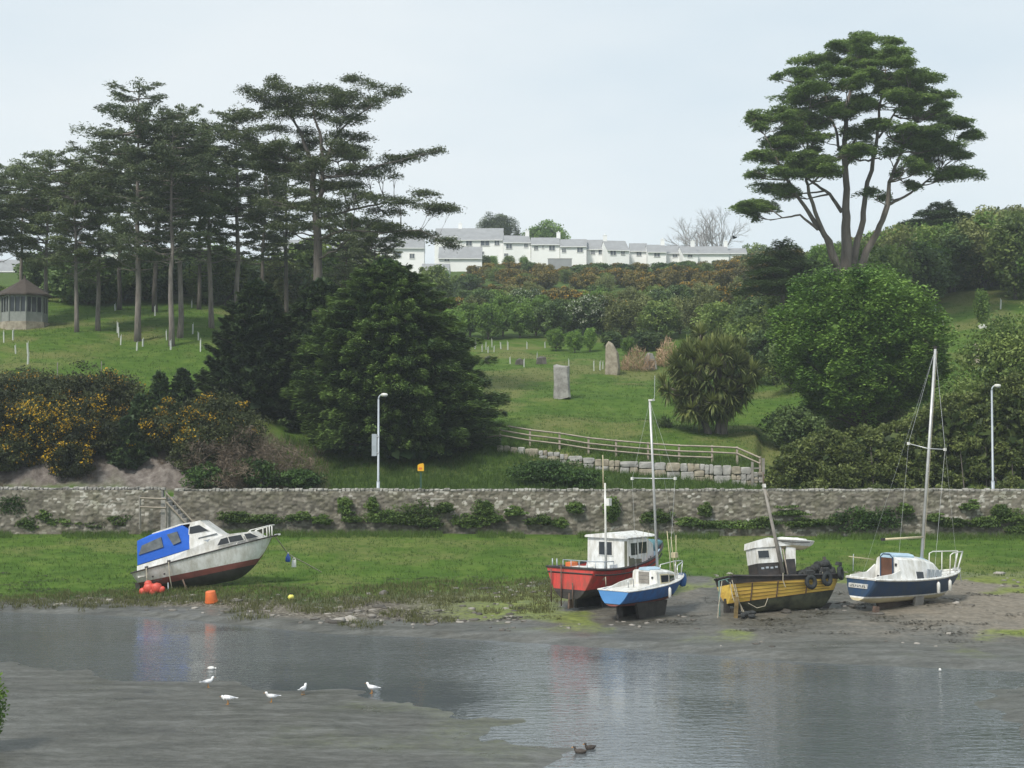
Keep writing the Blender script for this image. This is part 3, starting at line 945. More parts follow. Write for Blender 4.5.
for k in range(8):
    a0 = ringp(2.2, 0)[k]
    a1 = ringp(2.2, 0)[(k + 1) % 8]
    m_ = MB(); m_.tube([(a0[0], a0[1], .28), (a0[0], a0[1], 3.0)], .1, 4); m_.build('post', 'shed', sh)
    for q in (1 / 3, 2 / 3):
        m_ = MB(); c_ = Vector(a0).lerp(Vector(a1), q); m_.tube([(c_.x, c_.y, 1.2), (c_.x, c_.y, 2.8)], .06, 4); m_.build('mullion', 'shed', sh)
    m_ = MB(); v0, v1 = Vector(a0) * .97, Vector(a1) * .97
    m_.add([(v0.x, v0.y, 1.2), (v1.x, v1.y, 1.2), (v1.x, v1.y, 2.8), (v0.x, v0.y, 2.8)], [(0, 1, 2, 3)]); m_.build('pane', 'glass', sh)
m_ = MB()
m_.add(ringp(2.75, 2.9) + ringp(2.75, 3.05) + ringp(.25, 4.6), [(i, (i + 1) % 8, (i + 1) % 8 + 8, i + 8) for i in range(8)] + [(i + 8, (i + 1) % 8 + 8, (i + 1) % 8 + 16, i + 16) for i in range(8)] + [tuple(range(16, 24)), tuple(range(7, -1, -1))])
rf = m_.build('roof', 'shedroof', sh)
m_ = MB(); m_.lathe((0, 0, 4.6), [(.22, 0), (.12, .15), (.05, .45)], 8); m_.build('finial', 'shedroof', rf)

# ------------------------------------------------------------------ white houses on the ridge
def house(name, label, px0, px1, ridge, eave, base, D, depth=8.0, wins=(), chim=(), grp='white houses along the ridge', gable=None, cat='house', rot=0.0):
    s = D / F
    x0, x1 = PX(px0, D), PX(px1, D)
    cx = (x0 + x1) / 2
    zb = P(px0, base, D).z
    ze, zr = P(px0, eave, D).z, P(px0, ridge, D + depth / 2).z
    w = x1 - x0
    zb = min(zb, g1(cx, D) + .3)
    if rot == 0: rot = ((px0 * 7.3) % 1 - .35) * .16
    o = thing(name, label, cat, (cx, D, zb), (0, 0, rot), grp)
    H, Rz = ze - zb, max(zr - zb, ze - zb + .8)
    m_ = MB()
    hw = w / 2 - .05
    m_.add([(-hw, 0, -1.5), (hw, 0, -1.5), (hw, depth, -1.5), (-hw, depth, -1.5), (-hw, 0, H), (hw, 0, H), (hw, depth, H), (-hw, depth, H), (-hw, depth / 2, Rz - .12), (hw, depth / 2, Rz - .12)],
           [(0, 1, 5, 4), (1, 2, 6, 9, 5), (2, 3, 7, 6), (3, 0, 4, 8, 7), (4, 5, 9, 8), (6, 7, 8, 9)])
    m_.build('wall', 'house', o)
    ov = .35
    sl_ = (Rz - H) / (depth / 2)
    m_ = MB()
    ev = -ov; ez = H - ov * sl_ + .06
    for th in (0,):
        m_.add([(-w / 2 - .02, ev, ez), (w / 2 + .02, ev, ez), (w / 2 + .02, depth / 2, Rz + .06), (-w / 2 - .02, depth / 2, Rz + .06),
                (-w / 2 - .02, ev, ez - .18), (w / 2 + .02, ev, ez - .18), (w / 2 + .02, depth / 2, Rz - .10), (-w / 2 - .02, depth / 2, Rz - .10),
                (w / 2 + .02, depth + ov, ez), (-w / 2 - .02, depth + ov, ez), (w / 2 + .02, depth + ov, ez - .18), (-w / 2 - .02, depth + ov, ez - .18)],
               [(0, 1, 2, 3), (4, 7, 6, 5), (0, 4, 5, 1), (3, 2, 8, 9), (7, 11, 10, 6), (8, 10, 11, 9), (1, 5, 6, 2), (0, 3, 7, 4), (2, 6, 10, 8), (3, 9, 11, 7)])
    rf = m_.build('roof', 'slate', o)
    m_ = MB(); m_.box((0, ev - .06, ez - .12), (w, .12, .14)); m_.build('gutter', 'house', rf)
    for c_ in chim:
        m_ = MB(); m_.box((PX(c_, D) - cx, depth / 2, Rz + .45), (.9, .6, 1.5)); m_.box((PX(c_, D) - cx, depth / 2, Rz + 1.24), (1.0, .7, .12)); m_.tube([(PX(c_, D) - cx, depth / 2, Rz + 1.28), (PX(c_, D) - cx, depth / 2, Rz + 1.6)], .14, 6); m_.build('chimney', 'house', rf)
    for (a_, b_, ww, hh) in wins:
        c_ = P(a_, b_, D) - o.location
        W_, H_ = ww * s, hh * s
        m_ = MB()
        for dx in (-W_ / 2, 0, W_ / 2): m_.box((c_.x + dx, -.05, c_.z), (.09, .14, H_))
        for dz in (-H_ / 2, H_ / 2): m_.box((c_.x, -.055, c_.z + dz), (W_ + .1, .15, .09))
        wo_ = m_.build('window', 'white', o)
        m_ = MB(); m_.box((c_.x, -.012, c_.z), (W_ - .02, .05, H_ - .02)); m_.build('pane', 'glass_far', wo_)
    return o
house('terrace_house', 'long grey-roofed house highest and rearmost on the ridge, left of the dark tree', 434, 503, 228.5, 236, 256, 372, 9, chim=(459,), wins=[(450, 241, 5, 4)])
house('terrace_house', 'white terrace house with three upper windows at the left end of the stepped row', 457, 503, 233.6, 239.5, 262, 350, wins=[(469, 243, 6, 6), (485, 243, 9, 6), (497, 242.5, 5, 6), (482, 253, 4, 3)], chim=())
house('terrace_house', 'white terrace house second in the stepped row, one wide and one small window', 503, 531, 235.8, 242, 264, 349, wins=[(509, 246.5, 6, 5), (526, 245.5, 4, 4), (506, 255, 4, 3)], chim=(541 - 12,))
house('terrace_house', 'white terrace house third in the stepped row, behind the dark gorse top', 531, 560, 237.8, 244, 265, 348, wins=[(536, 248, 4, 4), (552, 248, 6, 5), (543, 247, 2, 3)], chim=(559,))
house('terrace_house', 'white terrace house fourth in the stepped row, above a grey wall', 560, 587, 239.5, 246, 266, 347, wins=[(564, 250.5, 4, 4), (580, 250, 6, 5)])
house('terrace_house', 'narrow white house between the fourth stepped house and the tall plain gable', 587, 607, 240, 248.5, 266, 349, wins=[(593, 252.5, 4, 4), (601, 252, 5, 5)])
house('terrace_house', 'white house ending in a tall plain gable at the middle of the stepped row', 607, 630, 241, 249.5, 266, 344, wins=[(613, 253, 6, 5), (623, 253, 4, 4)], rot=.16, chim=(609,))
house('terrace_house', 'low white house just right of the tall plain gable', 630, 648, 243.5, 250.5, 266, 350, wins=[(639, 254, 5, 4)])
house('terrace_house', 'low white house second to the right of the tall plain gable', 648, 667, 245, 251.5, 266, 346, wins=[(657, 255, 6, 4)], chim=(665,))
house('terrace_house', 'low white house third to the right of the tall plain gable', 667, 683, 246, 252.5, 268, 352, wins=[(675, 256, 5, 3)])
house('terrace_house', 'low white house just left of the bare tree', 683, 699, 246.5, 253, 268, 348, chim=(697,), wins=[(690, 256, 5, 3)])
house('terrace_house', 'white house with roof showing in front of the bare tree', 698, 730, 246.5, 253, 268, 352, chim=(729,))
house('terrace_house', 'lowest grey roof at the right end of the ridge row', 730, 748, 248.5, 253, 266, 354)
house('bungalow', 'low white bungalow with large grey roof below the left end of the row', 438, 482, 247, 257.5, 264, 330, wins=[(447, 260, 5, 3)], grp='lower white houses below the row')
house('bungalow', 'small pale cottage with grey gables above the big conifer bush', 421, 449, 264, 269, 276, 312, 6, wins=[(430, 271.5, 4, 3)], grp='lower white houses below the row')
house('bungalow', 'white house seen between the tall pine and its lowest right branch', 372, 424, 237, 247, 272, 318, wins=[(384, 256, 5, 5), (398, 255, 6, 5), (412, 256, 5, 5)], grp='lower white houses below the row', chim=(376,))
house('bungalow', 'white house glimpsed through branches just right of the tall pine trunk', 330, 368, 238, 248, 275, 320, wins=[(342, 258, 5, 5), (355, 257, 5, 5)], grp='lower white houses below the row')
house('bungalow', 'white house glimpsed just left of the tall pine trunk', 272, 312, 240, 251, 272, 322, wins=[(283, 259, 5, 4), (300, 259, 5, 4)], grp='lower white houses below the row')
house('bungalow', 'white house glimpsed between the trunks of the left pines', 96, 132, 240, 249, 268, 262, wins=[(108, 258, 5, 5), (121, 257, 5, 5)], grp='white houses behind the pines')
house('bungalow', 'small white house glimpsed between two thin pine trunks', 186, 214, 248, 255, 272, 268, wins=[(199, 262, 4, 4)], grp='white houses behind the pines')
house('bungalow', 'white house with grey roof at the far left edge beyond the summerhouse', -22, 20, 260, 270.5, 284, 255, wins=[(4, 277, 5, 4)], grp='white houses behind the pines', chim=(17,))
# garden walls of the row
m_ = MB()
q = P(560, 262, 338)
gw = thing('garden_wall', 'grey rendered garden wall below the stepped white row', 'wall', (PX(560, 338), 338, g1(PX(560, 338), 338)))
gwt = P(560, 259, 338).z - gw.location.z
m_.box((0, 0, gwt / 2 - 1), (PX(572, 338) - PX(548, 338), .4, gwt + 2)); m_.build('panel', 'slate', gw)
m_ = MB(); m_.box((0, 0, gwt + .06), (PX(572, 338) - PX(548, 338) + .2, .5, .12)); m_.build('cap', 'stone', gw)
# ------------------------------------------------------------------ trees
def limb_pts(a, b, sag=0.0, n=5, wob=.0, rr=random):
    a, b = Vector(a), Vector(b)
    out = []
    L = (b - a).length
    for i in range(n + 1):
        t = i / n
        p = a.lerp(b, t)
        p.z += sag * L * math.sin(math.pi * t)
        if 0 < i < n:
            p += Vector((rr.uniform(-1, 1), rr.uniform(-1, 1), rr.uniform(-1, 1))) * wob * L
        out.append(p)
    return out
def pad(L, c, a, bz, n, size, tint=.5, up=.72, aspect=.4, direc=None, az=0.0, slope=0.0, ay=None, rough=.28, tail=0.0):
    """flat layered spray of foliage: a rough dome over a thin skirt"""
    r = np.sqrt(rng.random(n)) * (1 + tail * rng.exponential(1.0, n)); th = rng.random(n) * 2 * math.pi
    lob = 1 + .22 * np.sin(3 * th + rng.random() * 6) + .16 * np.sin(5 * th + rng.random() * 6)
    x, y = r * np.cos(th) * lob * a, r * np.sin(th) * lob * (ay or a)
    h = (1 - np.minimum(r, 1.3) ** 2) * bz * .9 + rng.normal(size=n) * bz * rough
    z = h - bz * .25 + x * slope
    ca, sa = math.cos(az), math.sin(az)
    p = np.stack([c[0] + x * ca - y * sa, c[1] + x * sa + y * ca, c[2] + z], 1)
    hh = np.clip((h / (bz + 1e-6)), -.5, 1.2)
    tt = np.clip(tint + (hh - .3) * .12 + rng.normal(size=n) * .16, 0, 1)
    L.put(p, size, up=up, aspect=aspect, tint=tt, spread=.0, direc=direc)

def pad_tree(name, label, cat, base, D, pads, zoom, org, stems, fol, bark, Rx, leaf, dens, bz_min=.5, seed=0, loc_D=None, group=None, r0=.8, feather=0.0, nsub=6):
    """a big tree whose foliage pads and stems were measured; depth of every pad is spread through a round crown"""
    rr = random.Random(seed)
    s = D / F
    B = P(base[0], base[1], D)
    bx, bz = B.x, g1(B.x, D)
    o = thing(name, label, cat, (bx, D, bz), group=group)
    L = Leaves()
    wood = MB()
    nodes = []
    rr_ = .66
    for st in stems:
        pts = []
        for (zx, zy, dep, rad) in st:
            p = P(org[0] + zx / zoom, org[1] + zy / zoom, D + dep) - Vector((bx, D, bz))
            pts.append((Vector((p.x, dep, p.z)), rad))
        fine, frad = [], []
        for (a_, ra), (b_, rb_) in zip(pts[:-1], pts[1:]):
            for k in range(4):
                t_ = k / 4
                q = a_.lerp(b_, t_)
                if k: q = q + Vector((rr.uniform(-1, 1), rr.uniform(-1, 1), rr.uniform(-.5, .5))) * .05 * (b_ - a_).length * .6
                fine.append(q); frad.append(ra + (rb_ - ra) * t_)
        fine.append(pts[-1][0]); frad.append(pts[-1][1])
        wood.tube(fine, [q * (.82 if rr_ is None else rr_) for q in frad], 9)
        nodes += list(zip(fine, frad))
    cx = sum(p[0] for p in pads) / len(pads)
    for (zx, zy, hw, hh) in pads:
        c = P(org[0] + zx / zoom, org[1] + zy / zoom, D) - Vector((bx, D, bz))
        dx = c.x - (P(org[0] + cx / zoom, 0, D).x - bx)
        dmax = math.sqrt(max(Rx * Rx - dx * dx, .5))
        a_, b_ = hw / zoom * s, max(hh / zoom * s, bz_min)
        for rep in range((3 if hw > 50 else 2) if not feather else (2 if hw > 30 else 1)):
            dep = rr.uniform(-1, 1) * dmax * .85
            cp_ = P(org[0] + zx / zoom, org[1] + zy / zoom, D + dep) - Vector((bx, D, bz))
            cc = Vector((cp_.x + rr.uniform(-.1, .1) * a_, dep, cp_.z - rep * .2 * b_ - b_ * .25))
            if rep: cc.x += rr.uniform(-.45, .45) * a_
            az = rr.uniform(0, 3)
            n = int(dens * a_ * a_ * 2.2) + 40
            A_ = a_ * (1 if not rep else .85)
            for q in range(nsub if not feather else int(nsub * (.5 + A_ * .45))):
                th_, rq = rr.uniform(0, 6.28), math.sqrt(rr.random()) * (.70 if not feather else 1.0)
                cq = cc + Vector((math.cos(th_) * rq * A_, math.sin(th_) * rq * min(A_, 3.2), rr.uniform(-.5, .4) * b_ - rq * rq * b_ * .4))
                if feather:
                    aa = rr.uniform(.45, .95)
                    az_ = rr.uniform(0, 6.28)
                    pad(L, cq, aa, aa * rr.uniform(.25, .5), int(12 + aa * aa * 75), leaf, tint=rr.uniform(.2, .75), up=.5, aspect=.26, rough=.42, direc=np.array([math.cos(az_), math.sin(az_), .25]))
                else:
                    k_ = rr.uniform(.26, .52)
                    pad(L, cq, A_ * k_, b_ * rr.uniform(.32, .5), int(n * k_ * k_ * .60) + 12, leaf, tint=rr.uniform(.25, .72), ay=min(A_, 3.2) * k_, up=.66, aspect=.36, rough=.30, tail=.07)
            # branch from the nearest lower stem point
            best = min(nodes, key=lambda q: (q[0] - cc).length + (1.2 * max(0, q[0].z - cc.z + .6)) * 2)
            pts = limb_pts(best[0], cc + Vector((0, 0, -.15 * b_)), -.06, 5, .03, rr)
            r1 = min(best[1] * .5, .035 + .016 * (best[0] - cc).length)
            wood.tube(pts, [r1, r1 * .85, r1 * .7, r1 * .55, r1 * .4, r1 * .25], 5)
            for k in range(3):
                e = cc + Vector((rr.uniform(-.8, .8) * a_, rr.uniform(-.7, .7) * min(a_, 3), rr.uniform(-.1, .3) * b_))
                wood.tube(limb_pts(pts[3], e, .0, 3, .04, rr), [r1 * .5, r1 * .35, r1 * .25, r1 * .12], 4)
    wood.build('trunk', bark, o, True)
    L.build('crown', fol, o)
    return o

# the great cypress at right
_r = random.Random(77)
def fill_pads(n, c, r, hw, hh):
    out = []
    while len(out) < n:
        u, v = _r.uniform(-1, 1), _r.uniform(-1, 1)
        if u * u + v * v < 1: out.append((c[0] + u * r[0], c[1] + v * r[1], _r.uniform(*hw), _r.uniform(*hh)))
    return out
Z5 = 1024 / 304.0
cyp_pads = [(490,80,60,22),(430,105,70,25),(570,95,50,18),(340,155,85,28),(590,130,70,22),(470,165,60,20),(610,165,55,18),(280,200,70,25),(400,195,70,25),(190,215,30,8),(690,222,60,18),(620,225,70,20),(540,215,60,20),(300,245,90,28),(430,240,60,25),(750,275,60,18),(570,265,80,25),(680,290,60,18),(240,290,70,22),(360,300,70,25),(480,310,60,25),(640,330,60,20),(740,315,50,15),(160,350,70,25),(100,345,25,8),(260,335,60,22),(330,370,60,20),(540,375,60,22),(800,370,65,16),(700,400,90,28),(850,410,55,14),(140,385,40,22),(220,430,90,28),(330,420,60,22),(620,430,80,30),(450,400,60,25),(750,450,80,28),(160,480,80,28),(300,490,90,35),(430,480,50,25),(560,470,50,22),(680,480,70,28),(810,480,50,15),(120,540,50,22),(230,530,80,28),(350,530,60,26),(800,535,90,28),(700,520,60,25),(590,540,30,18),(180,590,80,16),(220,615,50,12),(140,650,95,20),(110,685,30,10),(640,580,40,16),(490,605,44,26),(550,620,34,22)]
cyp_stems = [
 [(425, 940, 0, 1.15), (425, 760, 0, .80), (425, 640, .2, .58), (420, 500, .4, .46), (425, 380, .2, .36), (440, 240, 0, .22), (480, 110, 0, .08)],
 [(440, 900, .3, .7), (475, 740, .8, .50), (490, 620, 1.2, .40), (525, 460, 1.2, .30), (535, 330, .8, .2), (560, 160, .5, .07)],
 [(400, 900, -.3, .7), (370, 780, -.8, .5), (310, 700, -1.5, .36), (255, 620, -2.0, .26), (200, 520, -2.2, .18), (150, 420, -2.2, .1)],
 [(390, 860, -.6, .5), (345, 740, -1.6, .36), (300, 620, -2.4, .28), (290, 560, -2.4, .22), (300, 400, -2.0, .14), (310, 260, -1.5, .07)],
 [(465, 880, -.4, .7), (530, 750, -1.0, .5), (565, 660, -1.6, .38), (570, 580, -1.8, .3), (610, 480, -2.0, .22), (660, 380, -2.0, .12)],
 [(520, 770, -1.0, .4), (560, 660, -.4, .3), (600, 640, .2, .22), (680, 590, 1.2, .17), (740, 540, 2.0, .1)],
 [(410, 680, .3, .35), (370, 620, 1.2, .26), (310, 580, 2.2, .19), (240, 500, 3.0, .12), (200, 440, 3.4, .07)],
 [(425, 560, .4, .3), (395, 420, 2.0, .22), (360, 330, 3.0, .14), (340, 180, 3.0, .06)],
 [(535, 430, 1.0, .2), (600, 330, 2.6, .14), (660, 240, 3.4, .07)],
 [(330, 740, -1.5, .24), (270, 690, -2.0, .17), (210, 700, -2.6, .12), (150, 660, -3.0, .06)],
]
cyp_pads += fill_pads(30, (470, 340), (330, 230), (45, 70), (14, 20))
pad_tree('cypress_tree', 'huge spreading cypress with many bare stems and flat dark foliage layers at right', 'tree', (846, 305), 160, cyp_pads, Z5, (720, 10), cyp_stems, 'cypress', 'bark_cypress', 11.0, .34, 200, .74, 21, nsub=9)

# the tall pine with long right-hand branches
pin_pads = [(180,72,25,8),(200,95,45,14),(90,115,45,12),(120,140,50,14),(250,115,70,22),(370,110,60,22),(490,70,35,14),(545,85,22,10),(590,105,30,10),(640,130,40,9),(670,112,22,6),(470,130,60,24),(310,150,80,28),(170,170,70,22),(420,180,70,26),(540,180,55,16),(590,155,40,12),(70,220,60,14),(30,230,40,10),(240,205,70,25),(340,215,60,22),(500,225,45,12),(180,270,60,18),(70,290,70,26),(300,280,50,18),(430,290,46,18),(520,305,46,14),(500,350,50,14),(230,370,70,22),(100,350,60,18),(440,330,56,18),(330,410,70,28),(480,370,50,16),(200,420,60,22),(280,450,80,30),(430,440,60,22),(590,425,70,15),(650,390,50,12),(720,385,60,10),(790,366,45,5),(835,358,20,3),(655,460,20,9),(540,450,60,16),(380,490,70,22),(500,520,80,22),(590,545,80,20),(680,560,70,14),(760,525,50,9),(800,580,60,7),(850,585,40,6),(885,590,16,4),(820,605,12,6),(460,570,80,22),(610,600,80,20),(350,590,90,28),(250,580,70,22),(160,560,60,18),(420,640,90,22),(560,640,80,18),(640,660,60,16),(300,650,70,22),(760,690,70,15),(850,715,50,16),(890,740,25,10),(700,690,50,12),(480,700,50,16),(200,660,60,18)]
pin_stems = [
 [(348, 1120, 0, .85), (350, 900, 0, .66), (350, 700, 0, .56), (335, 560, 0, .46), (330, 420, .1, .36), (290, 310, .3, .22), (240, 200, .5, .1), (190, 90, .6, .04)],
 [(340, 620, 0, .35), (372, 520, -.3, .32), (370, 400, -.4, .27), (360, 290, -.4, .2), (340, 240, -.3, .14), (320, 130, -.2, .05)],
 [(372, 430, -.3, .24), (420, 310, -.9, .17), (480, 240, -1.4, .1), (600, 160, -2, .05), (680, 105, -2.2, .02)],
 [(375, 470, -.2, .22), (480, 460, -1.0, .15), (600, 420, -1.6, .1), (740, 385, -1.8, .06), (845, 358, -1.8, .02)],
 [(350, 640, 0, .25), (480, 600, .8, .17), (620, 570, 1.2, .11), (760, 575, 1.4, .06), (895, 590, 1.4, .02)],
 [(350, 720, 0, .22), (460, 680, -1.2, .15), (600, 690, -2.0, .1), (760, 680, -2.4, .06), (890, 740, -2.6, .02)],
 [(330, 450, 0, .2), (220, 390, .6, .13), (120, 340, 1.0, .08), (20, 225, 1.2, .02)],
 [(335, 600, 0, .2), (260, 590, -1.2, .13), (160, 560, -2.0, .05)],
]
pin_pads += fill_pads(26, (330, 330), (210, 260), (35, 60), (12, 20))
pad_tree('pine_tree', 'tall open pine with long bare-ended branches reaching right over the houses', 'tree', (317, 335), 135, pin_pads, 4.0, (230, 60), pin_stems, 'pine', 'bark', 6.5, .28, 250, .36, 33, feather=.6, nsub=11)

def pine(name, label, px, py_base, py_top, hw, py_crown, D, seed, lean=0.0, fol='pine', bark='bark_pale', group='pines in the left clump', leaf=.32, dens=1.0, shape=0, low=True, flat=.62):
    rr = random.Random(seed)
    s = D / F
    B = GP(px, D)
    o = thing(name, label, 'tree', B, group=group)
    H = P(px, py_top, D).z - B.z
    hc = P(px, py_crown + 22, D).z - B.z
    Rc = hw * s * 1.12
    wood, L = MB(), Leaves()
    r0 = H * .0105 + .05
    top = Vector((lean * H, rr.uniform(-.5, .5), H))
    tp = limb_pts((0, 0, -.4), top, 0, 9, .006, rr)
    wood.tube(tp, [r0 * (1.25 if i == 0 else 1) * (1 - .9 * (i / 9) ** 1.3) for i in range(10)], 8)
    def trunk_at(z):
        t_ = max(0, min(1, (z + .4) / (H + .4))) * 9
        i = min(int(t_), 8)
        return tp[i].lerp(tp[i + 1], t_ - i)
    z = hc - (H - hc) * .18
    while z < H * .985:
        t_ = (z - hc) / (H - hc)
        if shape == 0:      # irregular oval with a heavy upper half
            prof = (.7 + .4 * max(t_, 0)) if t_ < .5 else .85 * math.sqrt(max(1 - ((t_ - .5) / .5) ** 1.7, .02)) + .1
        else:
            prof = 1.0 - .8 * max(t_, 0)
        n = rr.choice((2, 3, 3, 4))
        a0 = rr.uniform(0, 6.3)
        for k in range(n):
            a = a0 + k * 6.283 / n + rr.uniform(-.5, .5)
            ln = Rc * prof * rr.uniform(.45, 1.2)
            st = trunk_at(z)
            rise = rr.uniform(-.05, .35) + (.5 * max(t_ - .7, 0))
            e = st + Vector((math.cos(a) * ln, math.sin(a) * ln, ln * rise))
            pts = limb_pts(st, e, rr.uniform(-.1, .06), 5, .03, rr)
            br = max(.02, min(r0 * .4, ln * .022))
            wood.tube(pts, [br, br * .85, br * .7, br * .55, br * .35, br * .15], 4)
            if t_ < -.02 and rr.random() < .55: continue
            m_ = 6 if ln > 2 else 4
            for q in range(m_):
                f_ = .30 + .70 * (q + 1) / m_
                i = min(int(f_ * 5), 4)
                c = pts[i].lerp(pts[i + 1], f_ * 5 - i)
                aa = ln * rr.uniform(.13, .25)
                c = c + Vector((-math.sin(a), math.cos(a), 0)) * rr.uniform(-.22, .22) * ln * f_
                d = np.array([math.cos(a), math.sin(a), rise * .6])
                pad(L, (c.x, c.y, c.z + rr.uniform(-.1, .15)), aa, aa * flat * rr.uniform(.4, .8), int((16 + aa * aa * 130) * dens), leaf, tint=rr.uniform(.2, .7), up=.5, aspect=.26, direc=d, rough=.4)
        z += (H - hc) * rr.uniform(.036, .068)
    pad(L, (top.x, top.y, H - .3), Rc * .16 + .2, .9, 70, leaf, up=.3, aspect=.3)
    wood.build('trunk', bark, o, True)
    L.build('crown', fol, o)
    return o
ordn = ['first', 'second', 'third', 'fourth', 'fifth', 'sixth', 'seventh', 'eighth', 'ninth', 'tenth', 'eleventh', 'twelfth', 'thirteenth', 'fourteenth', 'fifteenth', 'sixteenth', 'seventeenth', 'eighteenth', 'nineteenth']
pl = [  # px, base, top, half width, crown base, D, lean, label
 (137, 335, 84, 52, 220, 141, 0, 'tallest pine of the left clump, thick pale trunk and crown of several upright tops'),
 (97, 332, 146, 40, 240, 147, .01, 'pine with pale bare lower trunk, second trunk right of the summerhouse'),
 (76, 331, 160, 42, 235, 145, -.02, 'pine with grey trunk nearest the summerhouse on its right'),
 (171, 336, 122, 42, 220, 139, -.01, 'left one of two close-set slim pine trunks right of the tallest pine'),
 (179, 334, 112, 42, 205, 143, .01, 'right one of two close-set slim pine trunks right of the tallest pine'),
 (211, 318, 124, 38, 220, 150, -.03, 'pine whose thin pale trunk leans left, halfway between the two tallest trees'),
 (198, 320, 146, 30, 235, 168, .0, 'very thin pine trunk just left of the leaning pale one'),
 (236, 306, 108, 46, 215, 152, .0, 'broad-topped pine just left of the tall open pine'),
 (262, 300, 150, 34, 225, 166, .01, 'dark slender pine close behind the left side of the tall open pine'),
 (286, 300, 140, 34, 225, 170, -.01, 'dark slender pine touching the tall open pine on its left'),
 (44, 330, 154, 42, 225, 154, .01, 'bushy-crowned pine rising behind the summerhouse roof'),
 (20, 336, 164, 40, 222, 158, -.01, 'broad dark pine left of the summerhouse roof'),
 (-18, 330, 176, 42, 228, 150, 0, 'pine half cut off at the left edge of the view'),
 (118, 322, 132, 36, 225, 168, .0, 'shaded pine standing behind and left of the tallest one'),
 (154, 320, 110, 36, 215, 165, .01, 'shaded pine standing behind and right of the tallest one'),
 (345, 302, 215, 26, 262, 165, .0, 'small thin pine in front of the white houses, right of the tall open trunk'),
 (372, 302, 222, 28, 262, 160, .02, 'small ragged pine above the conifer bush, below the lowest long branch'),
]
for i, (a_, b_, c_, hw, cb, D, ln, lab) in enumerate(pl):
    pine('pine_tree', lab, a_, b_, c_, hw, cb, D, 100 + i, ln, fol='pine' if i % 3 else 'pine_blue', dens=1.1 if D < 160 else .8, leaf=.32 if D < 160 else .38, bark='bark_pale' if D < 160 else 'bark')

# the two-layer dark cypress below the great one
def layered(name, label, px, D, hw, py_top, py_base, seed, fol='dark_pine', n=16, cat='tree', leaf=.36, lean=0):
    rr = random.Random(seed)
    s = D / F
    B = GP(px, D)
    o = thing(name, label, cat, B)
    H = P(px, py_top, D).z - B.z
    zb = max(P(px, py_base, D).z - B.z, .5)
    wood, L = MB(), Leaves()
    tp = limb_pts((0, 0, -.4), (lean, 0, H * .9), 0, 6, .02, rr)
    wood.tube(tp, [.42, .38, .33, .27, .2, .12, .05], 8)
    for k in range(n):
        t_ = k / (n - 1)
        z = zb + (H - zb) * t_
        ln = hw * s * (1.05 - .75 * t_ ** 1.5) * rr.uniform(.6, 1.05)
        a = k * 2.4 + rr.uniform(-.3, .3)
        c = Vector((math.cos(a) * ln * .6, math.sin(a) * ln * .6, z))
        st = Vector((0, 0, z - .5))
        wood.tube(limb_pts(st, c, -.05, 4, .02, rr), [.13, .11, .09, .07, .04], 5)
        pad(L, c, ln * .6, .55, int(260 * ln * ln * .5) + 60, leaf, tint=rr.uniform(.3, .6), up=.75)
    wood.build('trunk', 'bark', o, True)
    L.build('crown', fol, o)
    return o
layered('cypress_tree', 'low dark cypress with flat layers, left of the great cypress trunk', 782, 158, 52, 243, 292, 55, n=22)
layered('cypress_tree', 'small dark cypress with a flat top on the right skyline beside the great cypress', 945, 205, 40, 205, 232, 57, n=14, leaf=.5)

